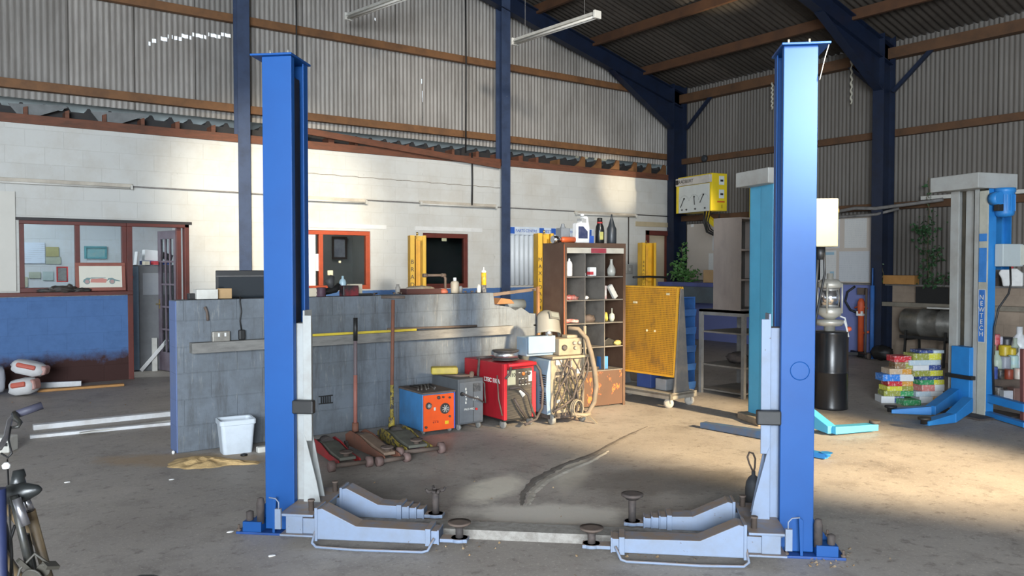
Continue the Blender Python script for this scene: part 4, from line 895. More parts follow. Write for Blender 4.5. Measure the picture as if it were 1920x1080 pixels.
# tan welder with wire feed unit on top
r = thing('mig_welder', 'dusty tan welder draped in hoses, rightmost of the welders', 'welder', (5.06, 6.27, 0), R(-6)); W, D, z0, z1 = .40, .44, .11, .66
m_tan = M('tan_dust_metal', (.24, .20, .145), (.13, .105, .075), .7, 7, .7)
m_louv2, nt, bb = base_mat('tan_louvres'); s_ = sep(nt, objvec(nt)); wv = math_(nt, 'SINE', math_(nt, 'MULTIPLY', s_[2], 420)); nt.links.new(mixc(nt, ramp(nt, wv, -.2, .6), (.06, .05, .032), (.26, .21, .13)), bb.inputs['Base Color']); bb.inputs['Roughness'].default_value = .8
m_bluefade = M('faded_blue_panel', (.15, .23, .32), (.20, .19, .17), .6, 5, .6)
B().box(0, W, .01, D, z0, z1).done('cabinet', m_tan, r, bevel=.01); B().box(.03, W - .03, 0, .01, z0 + .04, z0 + .35).done('louvre_panel', m_louv2, r)
b = B(); b.prism([(-.05, z0), (-.01, z0), (-.01, z1), (-.03, z1 - .02), (-.055, z1 - .15), (-.065, z0 + .25)], .0, D - .05); b.done('side_wing', m_bluefade, r, bevel=.004)
for q in range(14): pass
b = B()
for q in range(14): b.box(-.064, -.058, .01, .12, z0 + .10 + q * .022, z0 + .11 + q * .022)
b.done('side_slots', m_rubber, r)
B().box(-.02, W + .05, -.05, D, z1 + .005, z1 + .03).done('tray', m_tan, r, bevel=.004)
for (x, z, w_, h_, m_) in ((.05, .60, .07, .05, m_white), (.20, .57, .04, .06, M('bright_white', (.8, .8, .78))), (.30, .50, .05, .05, m_white), (.05, .50, .06, .03, m_dial), (.13, .50, .04, .05, m_white), (.06, .22, .05, .03, m_white)):
    B().box(x, x + w_, -.006, 0, z, z + h_).done('fitting', m_, r)
b = B()
for q in range(4): b.lathe([(.02, 0), (.02, .02)], (.07 + .09 * q, 0, .46), 10, axis=(0, -1, 0))
b.done('connectors', m_dial, r)
for x in (.0, .37): b = B(); b.lathe([(.03, -.02), (.055, -.018), (.055, .018), (.03, .02)], (x + .02, .03, .055), 16, axis=(1, 0, 0)); b.done('castor', m_castor, r); 
B().box(0, W, .03, D, .055, .11).done('chassis', m_dusty, r)
b = B(); b.beam((.36, -.03, .12), (.44, -.16, .0), .02, .02); b.beam((.36, -.03, .12), (.40, .0, .98), .015, .015); b.beam((.405, 0, .66), (.405, 0, .98), .018, .018); b.done('stand_frame', m_tan, r)
b = B()
rr = random.Random(3)
for q in range(9):
    x0 = .05 + .035 * q; pts = []
    for i in range(9): t = i / 8; pts.append((x0 + .05 * math.sin(t * 5 + q) + (.04 * math.sin(t * 3 + q * 2)), -.06 - .02 * math.sin(t * 4 + q) - .012 * (q % 3), .66 - .58 * t + .02 * math.sin(q)))
    b.sweep(pts, .008 + .003 * (q % 2), 7)
b.sweep([(.10, -.09, .62), (.20, -.11, .55), (.23, -.12, .42), (.18, -.12, .28), (.05, -.12, .2), (-.06, -.12, .16)], .012, 8)
b.done('cables', m_dusty, r)
b = B()
for q in range(3): 
    pts = [(.23 + .07 * math.cos(t * math.pi / 6) * (1 - .1 * q), -.10 - .02 * q, .17 + .085 * math.sin(t * math.pi / 6)) for t in range(12)]; b.sweep(pts, .008, 7, closed=True)
b.sweep([(.16, -.12, .12), (.3, -.14, .10), (.37, -.14, .105)], .02, 8); b.done('hose_coil', m_tan, r)
b = B(); b.sweep([(.22, .03, .965), (.30, -.03, .955), (.37, -.08, .86), (.40, -.11, .72), (.43, -.13, .55), (.445, -.14, .38), (.42, -.14, .22), (.36, -.13, .12), (.26, -.12, .08)], [.02, .022, .024, .026, .027, .027, .025, .022, .018], 12); b.done('torch_hose', M('dusty_hose', (.17, .135, .10), (.09, .075, .055), .7, 8, .8), r)
# wire feed unit
FZ = z1 + .03
r = thing('wire_feed_unit', 'dusty wire feed unit with a pale blue side panel on the tan welder', 'welding unit', (5.06, 6.27, FZ + .002), R(-6))
B().box(.09, .37, .0, .22, 0, .17).done('feed_body', m_tan, r, bevel=.01); B().box(-.23, .085, .06, .10, .03, .20).done('side_panel', m_bluefade, r, bevel=.004); B().box(-.23, .09, .10, .30, .0, .19).done('rear_case', m_bluefade, r, bevel=.01)
for (x, z, q) in ((.15, .08, .03), (.27, .12, .02), (.33, .12, .02), (.28, .07, .018)):
    b = B(); b.lathe([(q, 0), (q, .014), (q * .6, .024)], (x, 0, z), 16, axis=(0, -1, 0)); b.done('knob', m_dial if q > .025 else m_steelgrey, r)
B().box(.20, .33, .02, .12, .17, .20).done('clamp', m_tan, r, bevel=.006); b = B(); b.lathe([(.035, 0), (.035, .03), (.03, .05), (.03, .075)], (.02, .08, .20), 18); b.done('silver_cap', M('bright_wire', (.72, .72, .74)), r)
# welding mask
r = thing('welding_mask', 'grey welding mask with a dark rectangular window, resting on the wire feed unit', 'welding mask', (5.13, 6.40, FZ + .205), R(-35), rot=(R(-18), R(10), R(-2)))
b = B(); bm = b.bm; nA, nZ = 18, 12; prev = None
for i in range(nA + 1):
    a = math.pi * (i / nA) ; row = []
    for j in range(nZ + 1):
        t = j / nZ; rad_ = .115 + .018 * (1 - t) - .10 * max(0, (t - .62) / .38) ** 2.2; z = .27 * t
        row.append(bm.verts.new((-math.cos(a) * rad_ * 1.05, -math.sin(a) * rad_ * 1.12 + .03, z)))
    if prev:
        for j in range(nZ): f = bm.faces.new((prev[j], row[j], row[j + 1], prev[j + 1])); f.smooth = True
    prev = row
o = b.done('shell', M('grey_mask_shell', (.16, .16, .15), (.15, .14, .12), .5, 6, .5), r); sm = o.modifiers.new('solid', 'SOLIDIFY'); sm.thickness = .004
B().box(-.062, .062, -.135, -.100, .120, .200).done('window_frame', M('mask_dark', (.09, .09, .085)), r, bevel=.004, rot=(R(-8), 0, 0)); B().box(-.047, .047, -.139, -.134, .137, .183).done('lens', M('lens_dark', (.16, .17, .16), None, .1, 3, .2), r, rot=(R(-8), 0, 0))
b = B(); b.lathe([(.012, 0), (.012, .008)], (-.105, -.02, .12), 10, axis=(-1, 0, 0)); b.done('rivet', m_dial, r)
b = B(); b.sweep([(-.12, .03, .1), (-.09, .12, .12), (0, .15, .13), (.09, .12, .12), (.12, .03, .1)], .008, 8); b.done('headband', m_rubber, r)
# ------------------------------------------------------------------ pigeonhole shelf
m_shbrown = M('rusty_brown_steel', (.085, .045, .028), (.14, .09, .06), .6, 3, .6, chips=(.42, .10, .03), chip_amt=.73)
m_shgrey = M('dusty_grey_shelf', (.17, .155, .135), (.09, .08, .07), .7, 6, .7)
m_shorange = M('rust_orange_kick', (.10, .05, .03), (.05, .03, .02), .4, 3, .55, chips=(.62, .14, .03), chip_amt=.56, stretch=(1, 1, .6))
m_edge = M('orange_edge', (.50, .12, .04), (.2, .08, .04), .7, 12)
SX, SY, SW, SD, SH = 5.66, 6.80, .84, .42, 1.845; SRZ = R(-5)
sh = thing('pigeonhole_shelf', 'tall brown steel pigeonhole shelf with grey compartments and a rusty orange kick panel', 'shelf unit', (SX, SY, 0), SRZ)
B().box(0, .012, 0, SD, 0, SH).done('side_panel', m_shbrown, sh); B().box(SW - .012, SW, 0, SD, 0, SH).done('side_panel', m_shbrown, sh)
B().box(0, SW, SD - .008, SD, 0, SH).done('back_panel', m_shgrey, sh); B().box(-.003, SW + .003, -.003, SD, SH - .012, SH).done('top_panel', m_shbrown, sh)
B().box(-.006, .028, -.012, .0, 0, SH).box(SW - .028, SW + .006, -.012, 0, 0, SH).box(.028, SW - .028, -.012, 0, SH - .05, SH).done('face_frame', m_shbrown, sh)
B().box(-.007, -.003, -.014, -.002, .0, SH - .02).done('orange_edge', m_edge, sh)
B().box(.028, SW - .028, -.02, -.002, SH - .115, SH - .055).done('header_bar', M('pale_header', (.50, .47, .40), (.3, .27, .22), .6, 6), sh); B().box(.35, .56, -.023, -.019, SH - .112, SH - .058).done('faded_red_label', M('faded_red', (.30, .03, .05), (.2, .1, .1), .5, 9), sh)
B().box(.012, SW - .012, -.004, .008, .02, .42).done('kick_panel', m_shorange, sh)
lev = [.42, .685, .955, 1.215, 1.475]
for z in lev: B().box(.012, SW - .012, -.006, SD - .008, z - .012, z).done('shelf_board', m_shgrey, sh, bevel=.002)
cw = (SW - .024) / 3
for i in (1, 2): B().box(.012 + cw * i - .004, .012 + cw * i + .004, .0, SD - .008, .42, SH - .115).done('divider', m_shgrey, sh)
tops = lev[1:] + [SH - .115]
def ins(col_, row, dx=0, dy=.1):   # row 0 = top row
    return Vector((.012 + cw * (col_ + .5) + dx, dy, lev[4 - row] + .001))
SM = Matrix.Rotation(SRZ, 4, 'Z')
def swd(v): return Vector((SX, SY, 0)) + (SM @ Vector(v))
def item(name, b, m, v, label, cat, rz=0, **kw): return tag(b.done(name, m, loc=swd(v), rz=SRZ + rz, **kw), label, cat)
m_bw = M('bright_white', (.8, .8, .78))
def bottle(rr_, h, neck=.35): return [(rr_ * .9, 0), (rr_, .01), (rr_, h * .68), (rr_ * .75, h * .80), (rr_ * neck, h * .86), (rr_ * neck, h * .93), (rr_ * .15, h)]
b = B(); b.lathe(bottle(.036, .20), (0, 0, 0)); item('squeeze_bottle', b, m_bw, ins(0, 0, -.01), 'white squeeze bottle in the top left compartment of the brown shelf, right of the two', 'bottle')
b = B(); b.lathe(bottle(.033, .16), (0, 0, 0)); item('squeeze_bottle', b, M('cream_plastic', (.66, .60, .46), None, .2), ins(0, 0, -.09, .14), 'cream bottle against the left side of the top left compartment of the brown shelf', 'bottle')
r = thing('small_can', 'white can with a red band in the top middle compartment of the brown shelf', 'can', swd(ins(1, 0, .03)), SRZ)
B().box(-.045, .045, -.03, .03, 0, .10).done('can_body', m_bw, r, bevel=.008); B().box(-.046, .0, -.031, .031, .015, .05).done('red_band', M('label_red', (.55, .05, .06)), r)
item('small_cup', B().box(-.015, .015, -.015, .015, 0, .035), m_bw, ins(1, 0, -.11, .06), 'tiny white cap at the left of the top middle compartment', 'cap')
m_jar, nt, bb = base_mat('dusty_glass_jar'); bb.inputs['Base Color'].default_value = (.6, .6, .55, 1); bb.inputs['Transmission Weight'].default_value = .5; bb.inputs['Roughness'].default_value = .3
b = B(); b.lathe([(.035, 0), (.038, .01), (.038, .12), (.03, .14), (.03, .16)], (0, 0, 0)); item('glass_jar', b, m_jar, ins(2, 0, -.08, .14), 'straight cloudy glass jar in the top right compartment of the brown shelf', 'jar')
b = B(); b.lathe([(.04, 0), (.048, .04), (.046, .08), (.02, .13), (.014, .18), (.02, .19)], (0, 0, 0)); item('glass_jar', b, m_jar, ins(2, 0, .02, .08), 'pear-shaped glass jar in the top right compartment of the brown shelf', 'jar')
b = B(); b.lathe([(.018, 0), (.026, .02), (.028, .05), (.015, .075), (.0, .08)], (0, 0, 0)); item('red_bulb', b, M('glossy_red', (.60, .03, .05), None, .2, 5, .3), ins(0, 1, -.09, .08) + Vector((0, 0, .065)), 'red bulb standing on the oddments in the second row, left compartment', 'bulb')
b = B(); b.blob((0, 0, .02), (.10, .05, .035), 4, .5, fr=5); item('oddments', b, M('red_grey_oddments', (.30, .05, .04), (.35, .33, .32), .9, 30), ins(0, 1, -.01, .08), 'jumble of red and grey oddments in the second row, left compartment', 'parts')
b = B(); b.blob((0, 0, .02), (.025, .02, .02), 4, .4); item('crumpled_label', b, m_bw, ins(1, 1, -.08, .05), 'crumpled white scrap in the second row, middle compartment', 'scrap')
b = B(); b.obox((0, 0, .07), (.06, .05, .17), (0, R(-32), 0)); item('white_pack', b, M('pale_pack', (.62, .62, .58), (.4, .4, .38), .6, 12), ins(2, 1, .02, .06) + Vector((0, 0, .012)), 'white pack leaning over in the second row, right compartment', 'pack', bevel=.01)
item('tall_pack', B().box(-.02, .02, -.03, .03, 0, .15), M('white_red_pack', (.6, .6, .58), (.45, .08, .08), .8, 16), ins(2, 1, -.09, .08), 'narrow white and red pack upright in the second row, right compartment', 'pack')
b = B(); b.lathe([(.016, 0), (.018, .12), (.008, .15), (.0, .17)], (0, 0, 0), 12); item('white_tube', b, m_bw, ins(0, 2, -.10, .05), 'white nozzle tube upright in the third row, left compartment', 'tube')
b = B(); b.sweep([(-.08, 0, .02), (0, .0, .03), (.09, -.02, .02)], [.025, .02, .018], 9); item('red_gun', b, M('red_white_oddments', (.6, .10, .08), (.7, .7, .68), .9, 22), ins(0, 2, -.02, .06), 'red and white tube lying in the third row, left compartment', 'tube')
b = B(); b.blob((0, 0, .035), (.08, .06, .05), 6, .3); item('grey_rag', b, m_dirt, ins(1, 2, .0, .12), 'grey-brown rag in the third row, middle compartment', 'rag')
b = B(); b.lathe([(.05, -.02), (.055, 0), (.05, .02), (.02, .022)], (0, 0, .055), 18, axis=(1, -.6, .1)); item('yellow_disc', b, M('yellow_black_disc', (.55, .45, .08), (.03, .03, .03), .9, 14), ins(2, 2, -.06, .08), 'yellow and black disc standing in the third row, right compartment', 'disc')
b = B(); b.lathe([(.02, 0), (.035, .04), (.03, .08), (.006, .10), (.006, .15)], (0, 0, 0), 14); item('pale_bulb', b, M('pale_grey_green', (.45, .48, .42)), ins(2, 2, .03, .08), 'pale bulb with a thin stem in the third row, right compartment', 'bulb')
b = B(); b.prism([(-.1, 0), (.09, 0), (.07, .05), (-.02, .085), (-.08, .05)], -.05, .06); item('dark_shoe', b, m_rubber, ins(2, 3, .0, .12), 'dark wedge-shaped object in the fourth row, right compartment', 'object', bevel=.006)
b = B(); b.blob((0, 0, .025), (.05, .035, .03), 2, .4); item('yellow_sponge', b, M('dull_yellow', (.50, .38, .12)), ins(2, 3, .09, .05), 'dull yellow lump in the fourth row, right compartment', 'lump')
item('blue_box', B().box(-.05, .05, -.04, .04, 0, .14), M('mid_blue_card', (.05, .20, .50)), ins(2, 4, -.09, .1), 'blue box in the bottom row, right compartment of the brown shelf', 'box')
b = B(); b.blob((0, 0, .015), (.09, .06, .02), 9, .5); item('grey_rag', b, m_dusty, ins(1, 4, .02, .1), 'dark rag in the bottom row, middle compartment', 'rag')
# on top of the shelf
T = SH + .001
r = thing('torch_light', 'orange torch with a chrome head lying on the left of the brown shelf top', 'torch', swd((-.02, .12, T + .035)), SRZ)
b = B(); b.sweep([(.06, 0, 0), (.10, 0, 0), (.24, 0, 0)], [.028, .033, .033], 16); b.done('handle', M('orange_plastic', (.75, .14, .04), None, .2, 5, .4), r)
b = B(); b.sweep([(-.05, 0, 0), (-.0, 0, 0), (.06, 0, 0)], [.042, .040, .028], 18); b.done('head', M('chrome', (.7, .7, .7), None, .1, 5, .15, 1), r)
r = thing('oil_jug', 'white oil jug with a dark blue label on top of the brown shelf', 'jug', swd((.31, .12, T)), SRZ)
b = B(); b.prism([(-.09, 0), (.09, 0), (.095, .18), (.08, .24), (.075, .285), (.06, .30), (.02, .30), (.01, .27), (-.03, .235), (-.085, .22)], -.045, .045); b.lathe([(.022, .30), (.022, .33)], (.02, 0, 0), 12) ; b.done('jug_body', m_bw, r, bevel=.012)
B().box(-.02, .045, -.047, .047, .225, .275).done('handle_recess', M('grey_recess', (.35, .35, .34)), r, bevel=.006); B().prism([(-.065, .05), (.06, .05), (.06, .13), (.0, .185), (-.065, .185)], -.048, .048).done('label_panel', M('navy_label', (.03, .04, .10), (.2, .2, .3), .4, 14), r)
b = B(); b.box(-.06, .06, -.06, .06, 0, .17); b.lathe([(.035, .17), (.02, .20), (.02, .22)], (0, 0, 0), 12); item('grey_can', b, M('dull_grey_can', (.24, .25, .26)), (.17, .27, T), 'dull grey square can behind the white oil jug', 'can', bevel=.008)
item('blue_carton', B().box(-.045, .045, -.03, .03, 0, .085), M('strong_blue_card', (.03, .10, .42)), (.44, .14, T), 'small blue box on the shelf top between jug and black bottle', 'box')
r = thing('oil_bottle', 'black bottle with a yellow label and red neck ring on top of the brown shelf', 'bottle', swd((.575, .12, T)), SRZ)
b = B(); b.lathe([(.048, 0), (.052, .01), (.052, .14), (.045, .19), (.032, .22), (.028, .245)], (0, 0, 0), 20); b.done('bottle_body', M('glossy_black', (.012, .013, .014), None, .2, 5, .25), r)
b = B(); b.lathe([(.030, .245), (.030, .285), (.02, .29)], (0, 0, 0), 16); b.done('cap', m_rubber, r)
b = B(); b.lathe([(.0325, .225), (.0325, .243)], (0, 0, 0), 16); b.done('neck_ring', M('neck_red', (.4, .04, .04)), r); B().box(-.035, .01, -.056, -.040, .04, .13).done('yellow_label', M('dull_yellow_label', (.55, .50, .15), (.2, .25, .1), .5, 20), r, bevel=.004)
b = B(); b.lathe([(.052, 0), (.056, .01), (.056, .17), (.04, .20), (.012, .30), (.008, .335)], (0, 0, 0), 18); item('gear_oil_bottle', b, M('charcoal_plastic', (.03, .035, .04), None, .2, 5, .4), (.745, .12, T), 'charcoal bottle with a long pointed nozzle at the right of the brown shelf top', 'bottle')
# ------------------------------------------------------------------ perforated board trolley
m_peg, nt, bb = base_mat('yellow_perforated_board'); s_ = sep(nt, objvec(nt))
px_ = math_(nt, 'SINE', math_(nt, 'MULTIPLY', s_[1], 2 * math.pi / .021)); pz_ = math_(nt, 'SINE', math_(nt, 'MULTIPLY', s_[2], 2 * math.pi / .021))
hole = ramp(nt, math_(nt, 'MULTIPLY', math_(nt, 'ADD', px_, 1), math_(nt, 'ADD', pz_, 1)), 1.7, 2.3)
n1 = noise(nt, objvec(nt), 2.5, 6, .7); n2 = noise(nt, objvec(nt), 5, 5, .6)
cc = mixc(nt, ramp(nt, n1, .40, .65), (.68, .32, .022), (.48, .22, .025)); cc = mixc(nt, math_(nt, 'MULTIPLY', ramp(nt, n2, .56, .72), .6), cc, (.22, .12, .04)); cc = mixc(nt, hole, cc, (.10, .05, .012))
nt.links.new(cc, bb.inputs['Base Color']); bb.inputs['Roughness'].default_value = .6
m_pegp = M('yellow_board_edge', (.78, .40, .03), (.4, .2, .03), .5, 6)
tr = thing('tool_board_trolley', 'two-sided trolley of yellow perforated boards on castors beside the brown shelf', 'tool trolley', (6.70, 6.20, 0), R(3))
m_trol = M('grey_trolley_frame', (.13, .13, .13), (.25, .22, .18), .7, 6, .6)
LB = .90
for sg, xo in ((1, .13), (-1, .33)):
    tilt = R(3.6) * sg; o = B().box(-.005, .005, 0, LB, 0, 1.01).done('perforated_board', m_peg, tr, loc=(xo, .06, .34), rot=(0, tilt, 0))
    for (y0, y1, z0, z1) in ((-.005, .012, 0, 1.01), (LB - .012, LB + .005, 0, 1.01), (0, LB, -.006, .012), (0, LB, .998, 1.016)):
        B().box(-.012, .012, y0, y1, z0, z1).done('board_rim', m_pegp, o)
    rr = random.Random(9 + sg)
    for (yy, zz, w_) in ((.13, .93, .035), (.30, .50, .012), (.42, .50, .012), (.86, .93, .012), (.80, .33, .012), (.62, .82, .05)) if sg > 0 else ():
        B().box(-.03, -.004, yy - w_ / 2, yy + w_ / 2, zz - .012, zz + .012).done('peg_hook', M('cream_hook', (.75, .65, .40)), o, bevel=.003)
for yy in (.03, .93): B().prism([(.09, .16), (.37, .16), (.35, .25), (.25, 1.33), (.21, 1.33), (.11, .25)], yy, yy + .02).done('end_frame', m_trol, tr, bevel=.003)
b = B(); b.box(.0, .46, .0, 1.05, .135, .165); b.box(.0, .04, 0, 1.05, .10, .17).box(.42, .46, 0, 1.05, .10, .17).box(0, .46, 0, .03, .10, .17); b.done('base_tray', M('dusty_trolley_base', (.27, .25, .21), (.14, .12, .10), .7, 6, .7), tr, bevel=.003)
for (x, y) in ((.05, .06), (.41, .06), (.05, .98), (.41, .98)):
    w_ = B(); w_.lathe([(.03, -.018), (.055, -.016), (.055, .016), (.03, .018)], (x - .01, y, .055), 20, axis=(.85, .5, 0)); w_.lathe([(.02, -.02), (.02, .02)], (x - .01, y, .055), 12, axis=(.85, .5, 0)); c_ = w_.done('castor_wheel', M('pale_castor', (.40, .38, .34), (.2, .18, .15), .6, 8), tr)
    f_ = B(); f_.box(x - .03, x + .03, y - .03, y + .03, .098, .104); f_.prism([(x - .025, .10), (x + .02, .10), (x + .0, .05), (x - .02, .05)], y - .03, y - .026).prism([(x - .025, .10), (x + .02, .10), (x + .0, .05), (x - .02, .05)], y + .026, y + .03); f_.done('castor_fork', m_conduit, c_)
# things on the trolley tray
for (yy, w_, h_, m_, lab) in ((.55, .22, .18, M('navy_bin', (.03, .06, .20)), 'dark blue bin on the trolley tray under the yellow board'), (.28, .16, .13, M('dull_grey_can', (.24, .25, .26)), 'grey tin on the trolley tray under the yellow board')):
    tag(B().box(-.1, .1, -w_ / 2, w_ / 2, 0, h_).done('storage_bin', m_, loc=(6.70 + .23, 6.20 + yy, .168), rz=R(3), bevel=.006), lab, 'bin')
# ------------------------------------------------------------------ blue bin cabinet
m_bin = M('blue_bin_steel', (.035, .12, .34), (.03, .05, .10), .6, 5, .5); m_bind = M('teal_inner_steel', (.03, .07, .085), (.02, .02, .02), .6, 5, .6)
r = thing('bin_cabinet', 'blue steel cabinet of open bins, five rows by two, behind the yellow boards', 'bin cabinet', (7.30, 6.93, 0), R(-2)); W, D, Hh = .60, .30, 1.20
B().box(-.006, .006, 0, D, .08, Hh).done('side_panel', m_bin, r); B().box(W - .006, W + .006, 0, D, 0.0, Hh).done('side_panel', m_bin, r); B().box(0, W, D - .006, D, 0, Hh).done('back_panel', m_bind, r); B().box(0, W, 0, D, Hh - .012, Hh).done('top_panel', m_bin, r)
rows = 5; rh = (Hh - .06) / rows
for i in range(rows):
    z = .05 + rh * i; B().box(0.006, W - .006, 0, D, z, z + .006).done('shelf_board', m_bind, r); b = B(); b.prism([(-.02, z + .0), (-.035, z + .085), (-.028, z + .085), (-.008, z)], .006, W - .006, 'yz'); b.done('bin_lip', m_bin, r)
    for c_ in (1, 2): B().box(W * c_ / 3 - .003, W * c_ / 3 + .003, -.02, D, z, z + rh - .01).done('divider', m_bin, r)
B().box(.0, W, .0, .012, .0, .05).done('plinth', m_bin, r)
# bench behind it along the right wall
bn = thing('wall_bench', 'blue-topped grey bench running along the right-hand wall behind the bin cabinet', 'workbench', (12.9, 10.3, 0))
B().box(-.45, .42, -1.5, 1.6, 1.17, 1.25).done('benchtop', M('violet_blue_top', (.09, .11, .30), (.06, .07, .12), .6, 4), bn, bevel=.006)
B().box(-.43, .40, -1.48, 1.58, .85, 1.17).done('apron', M('slate_grey_steel', (.10, .13, .15), (.06, .06, .06), .6, 4), bn)
for (x, y) in ((-.4, -1.4), (-.4, 1.5), (.35, -1.4), (.35, 1.5)): B().box(x - .03, x + .03, y - .03, y + .03, 0, .85).done('leg', m_shgrey, bn)
tag(B().box(-.1, .1, -.12, .12, 0, .25).done('wooden_block', m_card, loc=(12.75, 10.75, 1.252), rz=.4, bevel=.004), 'small brown wooden block on the blue bench, right beside the plant', 'block')
b = B(); b.prism([(-.2, 0), (.2, 0), (.02, .2), (-.05, .16)], -.1, .1); tag(b.done('roof_offcut', m_timber2, loc=(12.75, 10.2, 1.252), rz=1.2), 'ochre wedge-shaped wood offcut on the blue bench left of the grey cupboard', 'offcut')
# grey table with a cupboard lying on it
tb = thing('steel_table', 'grey steel shelved table under the grey wooden cupboard', 'table', (7.93, 6.18, 0)); m_tb = M('grey_table_steel', (.20, .20, .195), (.10, .09, .08), .7, 5, .6)
TW, TD, TH = .75, .66, 1.05
B().box(-.03, TW, -.03, TD, TH - .03, TH).box(-.03, TW, -.03, -.02, TH - .07, TH).box(-.03, -.02, -.03, TD, TH - .07, TH).done('tabletop', m_tb, tb)
for z in (.37, .78, .06): B().box(-.01, TW - .02, -.01, TD - .02, z - .02, z).done('shelf_board', m_shgrey, tb)
for (x, y) in ((-.02, -.02), (TW - .03, -.02), (-.02, TD - .03), (TW - .03, TD - .03)): B().box(x - .022, x + .022, y - .022, y + .022, 0, TH - .03).done('leg', m_tb, tb)
cpb = thing('open_cupboard', 'weathered grey wooden cupboard with open shelves standing on the steel table', 'cupboard', (7.90, 6.21, TH + .002)); m_cup = M('weathered_grey_wood', (.215, .185, .165), (.13, .105, .10), .7, 3.5, .75, stretch=(1, 1, .5))
CH, CD, CWd = 1.12, .41, .62
B().box(0, .02, 0, CD, 0, CH).done('side_panel', m_cup, cpb, bevel=.002); B().box(CWd - .02, CWd, 0, CD, 0, CH).done('side_panel', m_cup, cpb); B().box(0.02, CWd - .02, CD - .01, CD, 0, CH).done('back_panel', M('dark_back_board', (.06, .055, .05)), cpb)
for z in (0, .36, .72, CH - .02): B().box(.02, CWd - .02, 0, CD - .01, z, z + .02).done('shelf_board', m_cup, cpb)
for (z, y, zz, col_, lab) in ((0, 0, .08, (.45, .04, .04), 'red tin on the lower shelf of the grey steel table'), (0, 0, .39, (.06, .06, .06), 'black tin on the middle shelf of the grey steel table')):
    tag(B().box(-.06, .06, -.05, .05, 0, .12).done('storage_tin', M('tin_' + ('red' if zz < .2 else 'black'), col_), loc=(8.3, 6.3, zz - .018), bevel=.004), lab, 'tin')
b = B(); b.blob((0, 0, .085), (.15, .12, .07), 5, .3); tag(b.done('dark_bundle', m_dusty, loc=(8.15, 6.45, .374)), 'dark dusty bundle on the middle shelf of the steel table', 'bundle')
# ------------------------------------------------------------------ corrugated plastic window and its printed tape
m_pol = M('white_translucent_sheet', (.66, .72, .78), (.5, .55, .6), .4, 3, .5)
bm = bmesh.new(); prev = None; n = 160
for i in range(n + 1):
    x = 8.86 + 2.1 * i / n; y = 12.285 + .012 * math.sin(2 * math.pi * x / .11); c_ = [bm.verts.new((x, y, z)) for z in (1.22, 2.26)]
    if prev: f = bm.faces.new((prev[0], c_[0], c_[1], prev[1])); f.smooth = True
    prev = c_
me = bpy.data.meshes.new('window_sheet'); bm.to_mesh(me); bm.free(); me.materials.append(m_pol); o = bpy.data.objects.new('window_sheet', me); COL.objects.link(o)
sm = o.modifiers.new('solid', 'SOLIDIFY'); sm.thickness = .003; tag(o, 'white corrugated plastic sheet covering an opening in the wall behind the brown shelf', 'sheet')
r = thing('printed_tape', 'white tape with blue squares and lettering across the top of the plastic sheet', 'tape', (8.86, 12.262, 2.17))
B().box(0, 2.12, 0, .012, 0, .15).done('tape_strip', M('pale_blue_white', (.66, .74, .84)), r); m_tb_ = M('print_blue', (.03, .12, .50))
for x in (.03, .73, 1.02, 1.62, 1.95):
    B().box(x, x + .11, -.004, 0, .02, .14).done('blue_square', m_tb_, r)
text('lettering', 'PARTS CENTRE', .075, m_tb_, r, (.42, -.003, .075), (R(90), 0, 0)); text('lettering', 'BEST', .085, m_tb_, r, (.93, -.003, .075), (R(90), 0, 0)); text('lettering', 'PARTS CENTRE', .065, m_tb_, r, (1.38, -.003, .075), (R(90), 0, 0))
# ------------------------------------------------------------------ yellow four-post lift uprights
m_ylift = M('lift_yellow', (.74, .42, .02), (.38, .22, .03), .5, 3, .5, chips=(.12, .08, .04), chip_amt=.75); m_blk = M('print_black', (.02, .02, .02))
def ypost(loc, rz, label, txt, tz, h=2.03, w=.24, d=.20, fx=.055):
    r = thing('lift_upright', label, 'lift post', loc, rz, 'yellow lift uprights')
    b = B(); b.box(0, .008, 0, d, 0, h).box(w - .008, w, 0, d, 0, h).box(0, w, d - .008, d, 0, h).box(0, .07, 0, .008, 0, h).box(w - .05, w, 0, .008, 0, h); b.done('channel', m_ylift, r)
    b = B(); b.box(.09, .10, .02, .14, 0, h - .05).box(.10, .17, .10, .11, 0, h - .08); b.done('latch_bar', m_pegp, r)
    b = B(); b.cyl((.12, .08, h), (.12, .08, h + .05), .015, seg=10).box(.10, .14, .03, .12, h - .01, h); b.done('top_stud', m_brass, r)
    B().box(-.06, w + .06, -.05, d + .05, 0, .015).done('base_plate', m_ylift, r)
    text('lettering', '\n'.join(txt), tz, m_blk, r, (.035, -.002, h - .35 - len(txt) * tz * .62), (R(90), 0, 0), sp=1.3)
    return r
ypost((5.72, 10.35, 0), R(-20), 'yellow lift upright standing in front of the small dark window', 'BRADBURY', .085)
ypost((7.05, 9.05, 0), R(-20), 'yellow lift upright lettered MAX LOAD, left of the brown shelf', 'MAXLOAD4TON', .075, h=2.05)
ypost((11.18, 11.10, 0), R(-20), 'yellow lift upright in front of the doorway at the back, farthest of the three', 'BRADBURY', .06, w=.30)
q = onY(1190, 525, 10.9); b = B(); b.sweep([(10.8, 10.95, 1.37), (11.2, 10.95, 1.38), (11.7, 10.95, 1.36)], .02, 8); tag(b.done('cross_rod', m_rubber), 'dark threaded rod crossing the farthest yellow upright', 'rod')
tag(B().box(10.3, 10.9, 11.9, 12.2, 0, 1.32).done('white_cabinet', M('pale_enamel', (.60, .64, .68), (.4, .4, .4), .4, 4), bevel=.01), 'white cabinet top showing above the yellow boards, right of the brown shelf', 'cabinet')
